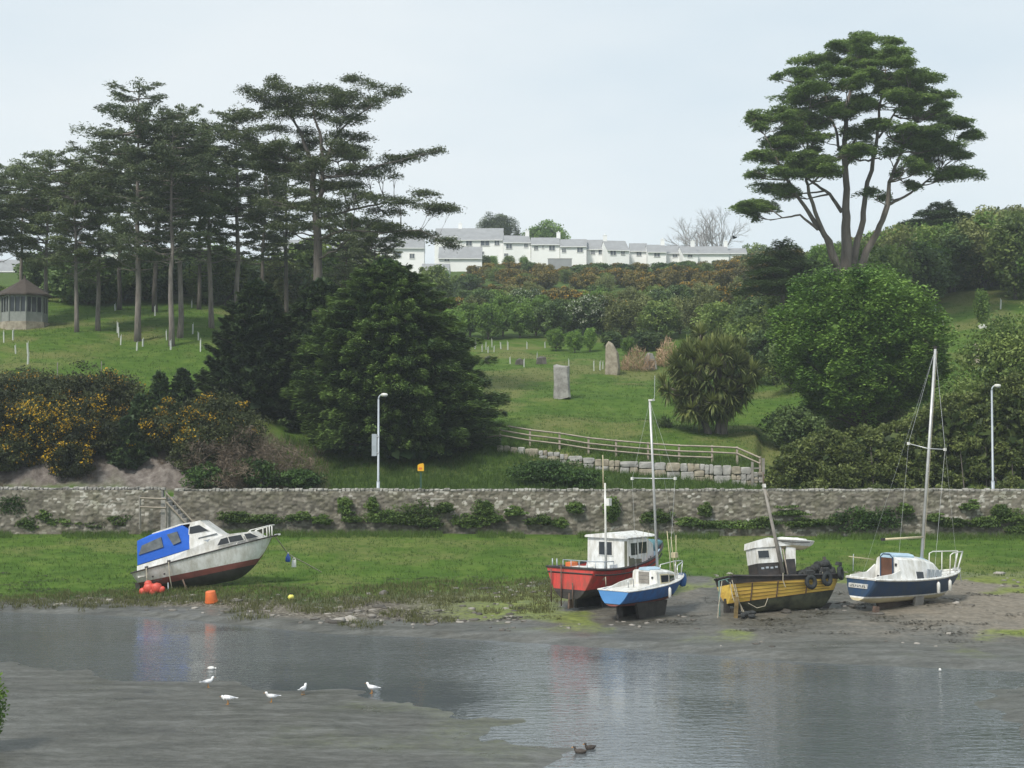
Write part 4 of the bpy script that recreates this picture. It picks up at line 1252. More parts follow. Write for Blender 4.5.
def bushy(name, label, cat, base, rad, seed, fol, leaf=.3, nclump=60, per=200, trunk=None, group=None, blossom=None, bfrac=.12, up=.45, aspect=.55, inner=True, bark='bark', squash=.0, lobes=.18, drip=False, bl_size=None, fill=1.0, shell=.62, part='crown'):
    """a crown of leaf clumps spread over an uneven round form"""
    rr = random.Random(seed)
    rx, ry, rz_ = rad
    o = thing(name, label, cat, base, group=group)
    L = Leaves()
    Bl = Leaves() if blossom else None
    wood = MB()
    zc = rz_ * (1 - squash) + (trunk or 0)
    ph = [rr.uniform(0, 6.28) for _ in range(4)]
    cr_ = .30 * (60 / nclump) ** .4
    for k in range(nclump):
        t_ = (k + .5) / nclump
        cz = 1 - 2 * t_
        a = k * 2.39996 + rr.uniform(-.3, .3)
        rxy = math.sqrt(max(0, 1 - cz * cz))
        m_ = 1 + lobes * math.sin(2 * a + ph[0]) * rxy + lobes * math.sin(3 * a + ph[1] + 3 * cz) + rr.uniform(-.12, .12)
        m_ *= shell / .62 * .80
        c = (math.cos(a) * rxy * rx * m_, math.sin(a) * rxy * ry * m_, zc + cz * rz_ * m_)
        if c[2] < .1 + (trunk or 0) * .5: c = (c[0], c[1], .25 + (trunk or 0) * .6 + rr.random() * .4)
        q = cr_ * rr.uniform(.75, 1.35)
        tint = rr.uniform(.12, .78)
        L.clump(c, (rx * q, ry * q, rz_ * q * .75), int(per * rr.uniform(.7, 1.3)), leaf, shell=.45, up=up, aspect=aspect, tint=tint, spread=.18)
        if blossom and cz > -.75 and rr.random() < bfrac * 2.2:
            n = int(per * rr.uniform(.15, .6))
            Bl.clump((c[0] * 1.08, c[1] * 1.08, c[2] + rz_ * .05), (rx * q * .85, ry * q * .85, rz_ * q * .6), n, bl_size or leaf * .6, shell=.3, up=.3, aspect=.8)
        if trunk is not None and k % 5 == 0:
            wood.tube(limb_pts((0, 0, (trunk or 0) * .7), c, .03, 4, .04, rr), [.09 * rz_ * .25, .07 * rz_ * .25, .05 * rz_ * .25, .03 * rz_ * .25, .012 * rz_ * .25], 5)
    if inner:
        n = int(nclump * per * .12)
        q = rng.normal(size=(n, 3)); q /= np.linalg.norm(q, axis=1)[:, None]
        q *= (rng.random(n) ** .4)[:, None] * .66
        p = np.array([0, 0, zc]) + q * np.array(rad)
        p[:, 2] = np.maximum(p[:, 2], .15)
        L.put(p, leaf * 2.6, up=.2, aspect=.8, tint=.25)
    if trunk is not None:
        wood.tube(limb_pts((0, 0, -.3), (0, 0, trunk + rz_ * .9), 0, 5, .01, rr), [.055 * rz_, .045 * rz_, .04 * rz_, .032 * rz_, .02 * rz_, .01 * rz_], 7)
        wood.build('trunk', bark, o, True)
    L.build(part, fol, o)
    if blossom and Bl.p:
        Bl.build('blossom', blossom, o)
    return o

# sycamore at right
B = GP(860, 119)
bushy('sycamore_tree', 'large round bright green broadleaf tree hiding the foot of the great cypress', 'tree', B, (7.3, 5.8, 6.7), 61, 'sycamore', leaf=.29, nclump=330, per=240, trunk=.2, up=.6, lobes=.09, squash=.05)
# big conifer bush left of centre: layers of sprays
def spray_bush(name, label, base, hw, depth, H, seed, fol, nspray, leaf, lean=0, prof=None, droop=-.06, cat='tree', group=None):
    rr = random.Random(seed)
    o = thing(name, label, cat, base, group=group)
    L, wood = Leaves(), MB()
    wood.tube(limb_pts((0, 0, -.5), (lean, 0, H * .9), 0, 5, .01, rr), [.5, .45, .36, .26, .15, .05], 7)
    for k in range(nspray):
        t_ = (k + .5) / nspray
        z = H * (.03 + .95 * t_ ** 1.0)
        pr = prof(z / H)
        a = k * 2.39996 + rr.uniform(-.25, .25)
        m_ = pr * (rr.uniform(.62, 1.02) if rr.random() < .86 else rr.uniform(1.0, 1.2))
        ex, ey = math.cos(a) * hw * m_, math.sin(a) * depth * m_
        ln = math.hypot(ex, ey) * .5 + .5
        d = Vector((ex, ey, 0)); d = d.normalized() if d.length > .01 else Vector((0, 0, 1))
        up_ = rr.uniform(.0, .22) + .5 * max(0, z / H - .8)
        tip = Vector((ex + lean * z / H, ey, z + ln * up_))
        tint = rr.uniform(.1, .9)
        wl = min(3.2, ln * .75) * rr.uniform(.7, 1.25)
        n = int(90 + wl * 150)
        q = rng.random(n) ** .7
        side = rng.normal(size=n) * .26 * wl * (1.12 - q)
        hz = rng.normal(size=n) * .055 * wl
        dn = np.array([d.x, d.y, up_])
        sd = np.array([-d.y, d.x, 0])
        st = np.array(tip) - dn * wl
        p = st + dn * (q * wl)[:, None] + sd * side[:, None]
        p[:, 2] += hz + droop * wl * q * q - .35 * np.abs(side) * .5
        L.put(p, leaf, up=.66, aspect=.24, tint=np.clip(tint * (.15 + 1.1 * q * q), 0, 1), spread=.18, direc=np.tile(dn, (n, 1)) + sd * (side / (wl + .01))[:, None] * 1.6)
        if k % 9 == 0:
            wood.tube(limb_pts((lean * z / H, 0, max(z - ln * .3, .2)), tip, -.03, 4, .02, rr), [.1, .085, .065, .045, .02], 4)
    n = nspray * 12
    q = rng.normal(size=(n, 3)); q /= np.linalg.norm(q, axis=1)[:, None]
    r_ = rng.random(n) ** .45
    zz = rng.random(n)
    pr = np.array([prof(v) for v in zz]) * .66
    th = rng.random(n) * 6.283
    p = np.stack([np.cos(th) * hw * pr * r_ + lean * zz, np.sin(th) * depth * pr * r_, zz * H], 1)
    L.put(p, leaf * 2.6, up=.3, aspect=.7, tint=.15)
    wood.build('trunk', 'bark', o, True)
    L.build('crown', fol, o)
    return o
def prof_big(t_):
    return (.92 + .10 * t_ / .2) if t_ < .2 else 1.02 * max(0, 1 - ((t_ - .2) / .82) ** 1.7) ** .66
b = GP(396, 112.5)
H = P(396, 264, 112.5).z - b.z
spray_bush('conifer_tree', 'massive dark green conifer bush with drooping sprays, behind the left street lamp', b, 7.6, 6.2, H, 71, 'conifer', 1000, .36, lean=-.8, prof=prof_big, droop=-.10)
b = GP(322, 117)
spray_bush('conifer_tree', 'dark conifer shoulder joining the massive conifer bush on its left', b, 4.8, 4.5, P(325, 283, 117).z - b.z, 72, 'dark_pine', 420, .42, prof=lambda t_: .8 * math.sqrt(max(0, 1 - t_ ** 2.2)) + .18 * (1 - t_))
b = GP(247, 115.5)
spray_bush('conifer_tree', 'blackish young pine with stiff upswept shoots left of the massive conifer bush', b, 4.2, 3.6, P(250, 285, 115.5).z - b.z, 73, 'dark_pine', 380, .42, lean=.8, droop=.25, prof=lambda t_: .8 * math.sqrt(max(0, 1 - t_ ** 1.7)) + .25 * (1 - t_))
for (a_, D, hw, tp, lab, s_) in ((182, 111, 1.7, 372, 'small spiky young conifer at the right end of the gorse bank', 74), (160, 110.5, 1.5, 376, 'small spiky young conifer left of its twin on the gorse bank', 75), (140, 107, 1.6, 398, 'dark upright conifer shrub among the gorse above the wall', 76), (128, 106, 1.4, 420, 'low dark conifer shrub close above the scree', 77)):
    b = GP(a_, D)
    spray_bush('young_conifer', lab, b, hw, hw, P(a_, tp, D).z - b.z, s_, 'dark_pine', 130, .32, droop=.1, prof=lambda t_: 1.0 * (1 - t_) ** .8 + .08, cat='shrub', group='young conifers on the bank')

# gorse on the left bank
gl = [(-20, 109, 376, 4.2, .5), (12, 110, 372, 2.6, .45), (38, 109, 378, 2.3, .5), (8, 106.5, 402, 2.4, .9), (60, 110.5, 378, 2.2, .5), (88, 110, 374, 2.6, .4), (112, 110.5, 378, 2.4, .4), (34, 106, 404, 2.0, 1.0), (62, 106.2, 412, 2.1, 1.0), (85, 107, 402, 2.4, .9), (104, 106.5, 418, 1.8, .5), (70, 104.6, 440, 1.5, .8), (160, 107, 416, 1.8, .8), (190, 107, 408, 2.0, .7), (216, 108, 398, 2.4, .45), (198, 105.5, 432, 1.5, .3), (232, 107, 415, 2.2, .2), (8, 104.8, 438, 1.6, .7)]
gn = ['at the far left end of the bank', 'at the bank top below the summerhouse', 'on the bank top, next right of the leftmost', 'low on the left bank with dense yellow flower', 'on the bank top below the left stake', 'dull-topped on the bank ridge left of the conifers', 'dull orange, last before the spiky young conifers',
      'with bright yellow flower above the left scree', 'brightest yellow, hanging over the scree', 'broad yellow-flowered in the middle of the bank', 'dark and thinly flowered beside the conifer shrub', 'lowest and yellow, spilling on to the scree', 'yellow-flowered right of the conifer shrub', 'yellow-topped below the spiky young conifers', 'straggling, right of the spiky young conifers', 'small at the foot of the bank right of the scree', 'nearly flowerless beside the blackish young pine', 'low at the left edge just over the scree']
for i, ((a_, D, tp, hw, bf), lab) in enumerate(zip(gl, gn)):
    b = GP(a_, D)
    h = max(P(a_, tp, D).z - b.z, 1.6)
    bushy('gorse_bush', 'gorse bush ' + lab, 'shrub', b, (hw * 1.15, hw * .95, h * .56), 200 + i, 'gorse', leaf=.17, nclump=64, per=120, group='gorse bushes on the left bank', blossom='blossom' if tp > 390 else 'blossom_dull', bfrac=bf * .30, bl_size=.13, lobes=.24)
# dead brush right of the gorse
for i, (a_, D, tp, hw, lab) in enumerate(((216, 104.6, 442, 2.2, 'patch of dry bare brush above the wall, right of the gorse'), (250, 105, 434, 2.2, 'tall dry bare brush below the blackish young pine'), (283, 104.6, 448, 2.0, 'dry bare brush at the foot of the massive conifer bush'), (236, 103.6, 462, 1.8, 'lowest dry brush just above the wall top'))):
    b = GP(a_, D)
    h = max(P(a_, tp, D).z - b.z, 1.0)
    bushy('dry_brush', lab, 'shrub', b, (hw, 1.6, h * .55), 240 + i, 'twig', leaf=.42, nclump=36, per=60, up=.0, aspect=.09, group='dry brush above the wall', lobes=.25, inner=False)
for i, (a_, D, tp, hw, lab) in enumerate(((206, 103.4, 466, 1.2, 'small green bramble above the wall right of the scree'), (258, 103.6, 462, 1.5, 'green bramble between the dry brush and the conifer bush'), (300, 103.6, 470, 1.6, 'bramble at the left foot of the massive conifer bush'), (545, 104.4, 462, 2.6, 'dark bramble patch on the bank below the wooden fence'), (575, 104, 470, 1.8, 'low bramble on the bank right of the dark patch'))):
    b = GP(a_, D)
    h = max(P(a_, tp, D).z - b.z, .5)
    bushy('bramble', lab, 'shrub', b, (hw, 1.1, h * .55), 250 + i, 'ivy', leaf=.2, nclump=26, per=110, group='brambles above the wall', lobes=.2)

# hedge at right and the shrubs over it
hd = thing('hedge', 'long dense hedge of small yellow-green leaves along the road at right', 'hedge', GP(900, 103.6))
L, wood = Leaves(), MB()
for k in range(520):
    a_ = 772 + 330 * random.random()
    dd = random.uniform(-.5, 2.2)
    D = 103.0 + dd
    x = PX(a_, D)
    top = np.interp(a_, [772, 790, 830, 880, 920, 960, 1020, 1110], [474, 448, 436, 428, 418, 400, 380, 370]) + (vnoise(np.array([a_ * .06]), np.array([1.0]))[0] - .5) * 14
    zt_ = P(a_, top, 104.5).z
    z0 = g1(x, D)
    t_ = random.random() ** .8
    z = z0 + (zt_ - z0) * t_
    y = D + (z - z0) * .55
    L.clump((x - hd.location.x, y - hd.location.y, z - hd.location.z), (.62, .5, .42), 150, .23, up=.45, aspect=.55, tint=random.uniform(.2, .75), spread=.3, shell=.4)
    if k % 12 == 0:
        wood.tube([(x - hd.location.x, D - hd.location.y + .4, z0 - hd.location.z - .2), (x - hd.location.x + .1, y - hd.location.y, z - hd.location.z)], [.05, .02], 5)
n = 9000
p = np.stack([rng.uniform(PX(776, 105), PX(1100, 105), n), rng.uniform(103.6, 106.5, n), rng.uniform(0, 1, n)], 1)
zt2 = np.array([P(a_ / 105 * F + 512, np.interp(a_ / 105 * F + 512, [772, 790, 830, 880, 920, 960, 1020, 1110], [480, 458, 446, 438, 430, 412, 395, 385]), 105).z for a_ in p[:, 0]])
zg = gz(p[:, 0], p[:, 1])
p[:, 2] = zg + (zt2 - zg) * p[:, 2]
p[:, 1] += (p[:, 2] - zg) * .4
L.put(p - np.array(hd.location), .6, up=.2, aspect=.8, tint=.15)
wood.build('stems', 'bark', hd)
L.build('foliage', 'hedge', hd)
for (a_, D, tp, hw, fol, lab, s_) in ((1024, 113, 320, 4.9, 'mid', 'large bush rising at the right edge above the hedge', 301), (972, 110, 388, 2.8, 'mid', 'rounded bush between the hedge and the large bush at the right edge', 302), (930, 110, 412, 2.4, 'mid', 'low bush right of the sycamore foot, behind the tall mast', 303), (1060, 112, 340, 5.0, 'mid', 'bush just beyond the right edge of the view', 304)):
    b = GP(a_, D)
    h = P(a_, tp, D).z - b.z
    bushy('laurel_bush', lab, 'shrub', b, (hw, hw * .8, h * .56), s_, fol, leaf=.27, nclump=90, per=170, group='bushes above the hedge', lobes=.15)
b = GP(795, 116)
bushy('laurel_bush', 'dark low bush in the shade between the cabbage palm and the sycamore', 'shrub', b, (2.0, 1.8, 1.6), 305, 'deep', leaf=.27, nclump=40, per=150, group='bushes above the hedge')

# cabbage palm
b = GP(712, 117)
cp = thing('cabbage_palm', 'round many-headed cabbage palm with sword-like leaves beside the fence', 'tree', b)
wood, pts_, fs_, tn_ = MB(), [], [], []
rr = random.Random(8)
heads = []
for k in range(92):
    cz = 1 - 2 * (k + .5) / 92
    a = k * 2.4
    rxy = math.sqrt(1 - cz * cz)
    m_ = rr.uniform(.62, 1.0)
    zc = 4.2 + cz * 3.7 * m_
    if zc < .9: continue
    heads.append(Vector((math.cos(a) * rxy * 3.75 * m_ - .1, math.sin(a) * rxy * 3.4 * m_, zc)))
roots_ = [Vector((.9, 0, 0)), Vector((.55, .2, 0)), Vector((-.2, -.2, 0))]
forks = []
for q, rt in enumerate(roots_):
    top = Vector((rt.x * 1.3 - (1.4 if q == 2 else 0), rt.y * 2, 2.9))
    wood.tube(limb_pts(rt - Vector((0, 0, .4)), top, 0, 4, .02, rr), [.34, .27, .25, .24, .2], 8)
    forks.append(top)
for h in heads:
    f_ = min(forks, key=lambda q: (q - h).length)
    wood.tube(limb_pts(f_, h, -.05, 4, .04, rr), [.16, .13, .11, .10, .09], 6)
    n = 90
    hc_ = rr.uniform(.2, .75)
    d = rng.normal(size=(n, 3)); d[:, 2] += .55
    out = np.array([h.x, h.y, h.z - 4.5]); out = out / (np.linalg.norm(out) + 1e-6)
    d = d / np.linalg.norm(d, axis=1)[:, None] + out * .55
    d /= np.linalg.norm(d, axis=1)[:, None]
    ln = rng.uniform(.8, 1.35, n)
    sd = np.cross(d, np.array([0, 0, 1.0])); sd /= np.linalg.norm(sd, axis=1)[:, None] + 1e-6
    w = .07
    hb = np.array(h)
    mid = hb + d * (ln * .55)[:, None]
    tip = hb + d * ln[:, None]; tip[:, 2] -= .35 * ln * (1 - d[:, 2]) * .15
    for i in range(n):
        o_ = len(pts_)
        pts_ += [hb + sd[i] * w * .5, hb - sd[i] * w * .5, mid[i] - sd[i] * w, mid[i] + sd[i] * w, tip[i] + sd[i] * .008, tip[i] - sd[i] * .008]
        fs_ += [(o_, o_ + 1, o_ + 2, o_ + 3), (o_ + 3, o_ + 2, o_ + 5, o_ + 4)]
        c_ = min(1, max(0, rr.gauss(hc_, .2)))
        tn_ += [c_, c_]
wood.build('trunk', 'bark_pale', cp, True)
npmesh('crown', np.array(pts_), np.array(fs_), 'palm', cp, tint=np.array(tn_))
Ld = Leaves()
for h in heads:
    if rr.random() < .35: Ld.clump((h.x * .8, h.y * .8, h.z - .45), (.22, .22, .35), 12, .5, up=.0, aspect=.07, direc=np.array([[0, 0, 1.]] * 12), tint=.15)
Ld.build('dead_leaves', 'straw', cp)

# straw-coloured grass mounds
for i, (a_, D, hw, h, lab) in enumerate(((638, 162, 1.9, 2.6, 'straw-coloured mound of tall grass right of the pointed standing stone'), (668, 165, 1.4, 3.4, 'taller loose straw-coloured grass clump left of the cabbage palm'), (664, 118.5, .55, .9, 'small dark tuft at the left side of the cabbage palm'))):
    b = GP(a_, D)
    g_ = thing('pampas_grass', lab, 'grass clump', b, group='tall grass clumps on the lawn')
    n = 900 if i < 2 else 250
    Lq = Leaves()
    th = rng.random(n) * 6.283; r_ = np.sqrt(rng.random(n)) * hw
    zz = rng.random(n) * (1 - (r_ / hw) ** 2 * .75) * h
    p = np.stack([np.cos(th) * r_, np.sin(th) * r_, zz], 1)
    d = np.stack([np.cos(th) * r_ / hw * .6, np.sin(th) * r_ / hw * .6, np.ones(n)], 1)
    Lq.put(p, .85, up=.0, aspect=.07, tint=.5, direc=d)
    Lq.build('blades', 'straw' if i < 2 else 'deep', g_)
b = GP(983, 160)
bushy('conical_shrub', 'small yellow-green cone-shaped shrub on the right lawn', 'shrub', b, (.75, .75, 1.9), 88, 'fresh', leaf=.22, nclump=40, per=60, up=.3, lobes=.1)

# ------------------------------------------------------------------ woodland: a few kinds, copied tree by tree
def kind_tree(fol, rad, trunk, leaf, ncl, per, seed, blossom=None, bf=.1, up=.45, lobes=.2, bark='bark', aspect=.6, name='broadleaf_tree'):
    return bushy(name, None, 'tree', (0, 0, 0), rad, seed, fol, leaf=leaf, nclump=ncl, per=per, trunk=trunk, blossom=blossom, bfrac=bf, up=up, lobes=lobes, bark=bark, aspect=aspect, inner=True)
kinds = {
 'fresh': kind_tree('fresh', (3.2, 3.0, 3.6), 1.0, .42, 46, 90, 401),
 'fresh2': kind_tree('fresh', (2.4, 2.3, 4.0), .8, .42, 40, 90, 402),
 'mid': kind_tree('mid', (4.0, 3.6, 4.0), .8, .48, 56, 90, 403),
 'mid2': kind_tree('mid', (3.2, 3.2, 4.6), 1.4, .48, 52, 90, 404),
 'deep': kind_tree('deep', (3.6, 3.4, 3.6), .6, .48, 52, 100, 405),
 'olive': kind_tree('olive', (3.6, 3.4, 4.0), .8, .45, 52, 80, 406),
 'haw': kind_tree('deep', (2.8, 2.7, 2.8), .6, .42, 40, 90, 407, blossom='white_blossom', bf=.3),
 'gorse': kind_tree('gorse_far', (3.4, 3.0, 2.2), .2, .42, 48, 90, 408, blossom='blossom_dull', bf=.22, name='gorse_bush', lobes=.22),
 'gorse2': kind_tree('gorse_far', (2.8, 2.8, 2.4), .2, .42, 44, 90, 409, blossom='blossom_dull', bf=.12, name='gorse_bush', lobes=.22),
 'under': kind_tree('deep', (3.4, 2.8, 2.2), .2, .46, 44, 90, 410),
}
used = set()
KH = {k: max(v.co.z for ch in o.children for v in ch.data.vertices) for k, o in kinds.items()}
SKY_R = ([440, 470, 490, 520, 545, 570, 590, 640, 690, 720, 740, 760, 800, 850, 880, 905, 935, 960, 985, 1000, 1024, 1100], [268, 264, 260, 258, 262, 265, 260, 260, 259, 257, 253, 248, 243, 236, 228, 220, 213, 214, 206, 201, 205, 200])
def plant(kind, a_, D, sc_, label, group, cat='tree', dz=0.0, cap=None):
    src = kinds[kind]
    o = src if kind not in used else dup(src)
    used.add(kind)
    b0 = GP(a_, D)
    if cap is None and a_ > 440: cap = float(np.interp(a_, *SKY_R)) + 1 + (0 if D > 305 or a_ > 770 else (305 - D) * .30)
    if cap: sc_ = min(sc_, max((P(a_, cap, D).z - b0.z) / KH[kind] / 1.03, .25))
    o.location = b0 + Vector((0, 0, dz))
    o.rotation_euler.z = random.uniform(0, 6.28)
    o.scale = (sc_ * random.uniform(.95, 1.2), sc_ * random.uniform(.95, 1.2), sc_ * random.uniform(.88, 1.03))
    tag(o, label, cat, group)
    return o
KL = {'fresh': 'light fresh green broadleaf tree', 'fresh2': 'light green slender broadleaf tree', 'mid': 'mid green spreading broadleaf tree', 'mid2': 'mid green upright broadleaf tree', 'deep': 'dark green rounded tree', 'olive': 'olive green feathery tree', 'haw': 'dark hawthorn tree with white blossom', 'gorse': 'dull yellow gorse bush', 'gorse2': 'brownish gorse bush', 'under': 'dark shady bush'}
rr = random.Random(12)
# front edge of the wood above the lawn
for (k, a_, D, s_) in [('fresh', 452, 196, .95), ('fresh2', 470, 200, .9), ('fresh', 488, 198, 1.0), ('fresh2', 503, 202, .95), ('fresh', 520, 199, 1.0), ('fresh2', 536, 204, .9), ('deep', 552, 200, 1.1), ('deep', 568, 206, 1.3), ('haw', 588, 203, 1.2), ('olive', 604, 205, .95), ('olive', 622, 200, 1.05), ('olive', 642, 202, 1.1), ('mid', 660, 196, .95), ('olive', 680, 200, 1.1), ('olive', 700, 192, 1.0), ('mid', 722, 186, 1.0), ('mid2', 744, 182, .95), ('deep', 765, 176, .9), ('mid2', 786, 168, .85), ('mid', 750, 160, .7), ('deep', 775, 148, .7), ('mid', 792, 140, .6),
                           ('fresh', 556, 186, .35), ('fresh', 575, 184, .35), ('fresh2', 590, 186, .35), ('fresh', 628, 178, .3), ('under', 612, 190, .5), ('under', 648, 186, .6)]:
    plant(k, a_, D, s_, KL[k] + ' at the front edge of the wood above the lawn', 'trees at the front of the wood, ' + k)
for i in range(34):
    a_ = 440 + 330 * (i + .5) / 34 + rr.uniform(-6, 6)
    D = rr.uniform(216, 246)
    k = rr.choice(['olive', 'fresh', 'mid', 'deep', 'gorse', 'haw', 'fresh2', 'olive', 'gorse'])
    plant(k, a_, D, rr.uniform(.8, 1.15), KL[k] + ' in the middle of the wood below the ridge', 'trees in the middle of the wood, ' + k)
for i in range(46):
    a_ = 455 + 330 * (i + .5) / 46 + rr.uniform(-5, 5)
    D = rr.uniform(262, 300)
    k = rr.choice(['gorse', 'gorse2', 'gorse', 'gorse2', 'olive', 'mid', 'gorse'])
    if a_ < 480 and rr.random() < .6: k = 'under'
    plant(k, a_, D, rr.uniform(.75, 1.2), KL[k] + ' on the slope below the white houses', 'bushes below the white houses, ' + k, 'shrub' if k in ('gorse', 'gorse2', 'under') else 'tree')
for i in range(30):
    a_ = 468 + 330 * (i + .5) / 30 + rr.uniform(-5, 5)
    D = rr.uniform(308, 326)
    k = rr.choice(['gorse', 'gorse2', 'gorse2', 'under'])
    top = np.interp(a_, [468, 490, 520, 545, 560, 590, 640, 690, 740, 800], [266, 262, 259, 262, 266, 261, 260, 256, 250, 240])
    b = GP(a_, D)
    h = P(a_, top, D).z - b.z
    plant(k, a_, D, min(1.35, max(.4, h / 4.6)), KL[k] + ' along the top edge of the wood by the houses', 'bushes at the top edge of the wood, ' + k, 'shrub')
# right-hand hillside
for i in range(40):
    a_ = 868 + 210 * ((i * .618) % 1)
    D = 178 + 12 * (i % 3) + rr.uniform(-5, 5)
    if 925 < a_ < 1015: D = max(D, 186)
    k = rr.choice(['mid', 'fresh', 'mid2', 'fresh2', 'olive', 'deep'])
    plant(k, a_, D, rr.uniform(.85, 1.15), KL[k] + ' on the right hillside above the lawn', 'trees low on the right hillside, ' + k)
for i in range(46):
    a_ = 820 + 270 * ((i * .618) % 1)
    D = rr.uniform(208, 255)
    k = rr.choice(['mid', 'mid2', 'olive', 'deep', 'fresh', 'gorse', 'fresh2'])
    plant(k, a_, D, rr.uniform(.8, 1.15), KL[k] + ' high on the right hillside', 'trees high on the right hillside, ' + k)
for (k, a_, D, s_) in [('gorse', 780, 280, 1.0), ('gorse', 806, 276, 1.1), ('olive', 830, 275, .9), ('gorse', 858, 268, 1.1), ('gorse', 884, 262, 1.2), ('mid', 905, 262, 1.0), ('deep', 925, 262, .9), ('gorse', 950, 262, 1.1), ('haw', 998, 250, 1.7), ('deep', 1018, 250, 1.6), ('mid', 975, 255, 1.2), ('deep', 1040, 250, 1.5), ('under', 762, 300, 1.0), ('gorse2', 742, 310, .9)]:
    plant(k, a_, D, s_, KL[k] + ' on the skyline at right', 'trees on the right skyline, ' + k)
# shady bushes behind the left pines
for i in range(44):
    a_ = -40 + 400 * (i + .5) / 44 + rr.uniform(-6, 6)
    D = rr.uniform(172, 205)
    k = rr.choice(['under', 'under', 'deep', 'under', 'mid', 'olive'])
    plant(k, a_, D, rr.uniform(1.0, 1.5) * (.8 if a_ < 40 else 1.0), KL[k] + ' in the shade behind the left pines', 'bushes behind the left pines, ' + k, 'shrub' if k == 'under' else 'tree', cap=284 if a_ < 35 else 270 if (92 < a_ < 136 or 184 < a_ < 216) else rr.uniform(226, 258))
for i in range(12):
    a_ = -30 + 440 * (i + .5) / 12 + rr.uniform(-8, 8)
    k = rr.choice(['mid', 'deep', 'fresh', 'under'])
    plant(k, a_, rr.uniform(222, 245), rr.uniform(.7, 1.0), KL[k] + ' on the slope behind the left pines', 'bushes higher behind the left pines, ' + k, cap=284 if a_ < 40 else 272 if (90 < a_ < 138 or 182 < a_ < 218) else rr.uniform(252, 266))
plant('fresh', 218, 190, .8, 'bright green tree glowing behind the thin pine trunks', None)
plant('fresh', 445, 300, .7, 'pale green bush below the small gabled cottage', None)
plant('under', 425, 255, 1.0, 'dark bush right of the massive conifer top', None, 'shrub')
plant('under', 446, 262, 1.0, 'brownish dark bush above the right shoulder of the conifer bush', None, 'shrub')
plant('mid', 432, 230, .95, 'mid green bush touching the right shoulder of the conifer bush', None, 'shrub')
b = GP(545, 392)
h = P(545, 223, 392).z - b.z
bushy('broadleaf_tree', 'bright green rounded tree behind the stepped house roofs', 'tree', b, (6.2, 5, h * .36), 92, 'fresh', leaf=.5, nclump=90, per=170, trunk=h * .3, up=.5, lobes=.1)
for a_, k_ in ((476, 'fresh'), (486, 'mid'), (493, 'fresh2'), (509, 'mid'), (524, 'fresh')):
    plant(k_, a_, 336, .8, 'small light green garden tree before the white stepped row', 'garden trees before the stepped row', cap=254.5)
plant('mid', 755, 375, 1.9, 'greyish green rounded tree on the skyline right of the bare tree', None, cap=238)
plant('fresh', 722, 372, .8, 'light green bush under the bare tree', None, 'shrub', cap=242)
b = GP(497, 392)
h = P(497, 214, 392).z - b.z
bushy('cypress_tree', 'blue-grey spreading conifer on the skyline behind the house roofs', 'tree', b, (5.4, 4.5, h * .30), 91, 'pine_blue', leaf=.5, nclump=90, per=170, trunk=h * .42, up=.6, lobes=.12, aspect=.4)

# bare winter tree on the skyline
b = GP(713, 380)
bt = thing('bare_tree', 'bare rounded tree with fine grey twigs on the skyline behind the roofs', 'tree', b)
wood = MB()
rr = random.Random(5)
def twig(p, d, ln, r_, lev):
    e = p + d * ln
    m_ = p.lerp(e, .5) + Vector((rr.uniform(-1, 1), rr.uniform(-1, 1), rr.uniform(-.5, 1))) * ln * .06
    wood.tube([p, m_, e], [r_, r_ * .8, r_ * .6], 5 if lev < 2 else 3, cap=False)
    if lev >= 5: return
    for k in range(3 if lev < 4 else 4):
        nd = (d + Vector((rr.gauss(0, .48), rr.gauss(0, .48), rr.gauss(.08, .34)))).normalized()
        twig(m_ if k == 2 else e, nd, ln * rr.uniform(.62, .85), r_ * .58, lev + 1)
for k in range(5):
    twig(Vector((0, 0, 0)), Vector((rr.gauss(0, .45), rr.gauss(0, .3), 1)).normalized(), 5.6, .36, 0)
wood.build('branches', 'bark_grey', bt)

# shrub on the near bank at the left edge
x, y = GXY(-6, 735, .6)
bushy('willow_bush', 'bright green bush leaning in at the left edge above the mud', 'shrub', (x - .45, y, g1(x, y)), (.75, .8, 1.05), 95, 'fresh', leaf=.09, nclump=50, per=110, up=.4)

# plants growing on the river wall and along its foot
wp = [(12, 505, .8, 1.1), (45, 518, .4, .3), (300, 518, .5, .4), (352, 520, .5, .35), (383, 519, .8, .6), (415, 517, 1.0, .7), (445, 510, .5, .4), (484, 514, .7, .6), (495, 520, .5, .4), (540, 522, .5, .4), (612, 515, .5, .8), (655, 520, .6, .5), (690, 524, .6, .4), (735, 526, 1.1, .45), (790, 514, .5, .3), (805, 524, .6, .5), (828, 522, .7, .5), (855, 525, 1.5, .8), (880, 524, 1.2, .75), (935, 520, .5, .35), (985, 524, 1.0, .5), (1010, 520, .6, .6), (235, 520, .7, .4), (262, 522, .8, .4), (322, 523, .5, .3), (60, 524, .7, .35), (95, 526, .8, .3), (1018, 530, .6, .5), (28, 526, .6, .5), (118, 522, .4, .5), (345, 510, .35, .6), (372, 508, .4, .5), (405, 522, .6, .5), (430, 525, .5, .4), (470, 524, .5, .5), (515, 512, .35, .5), (560, 524, .4, .5), (575, 510, .3, .4), (705, 512, .35, .5), (765, 522, .5, .5), (905, 512, .35, .4), (955, 524, .5, .5), (970, 508, .3, .3), (1000, 512, .4, .5)]
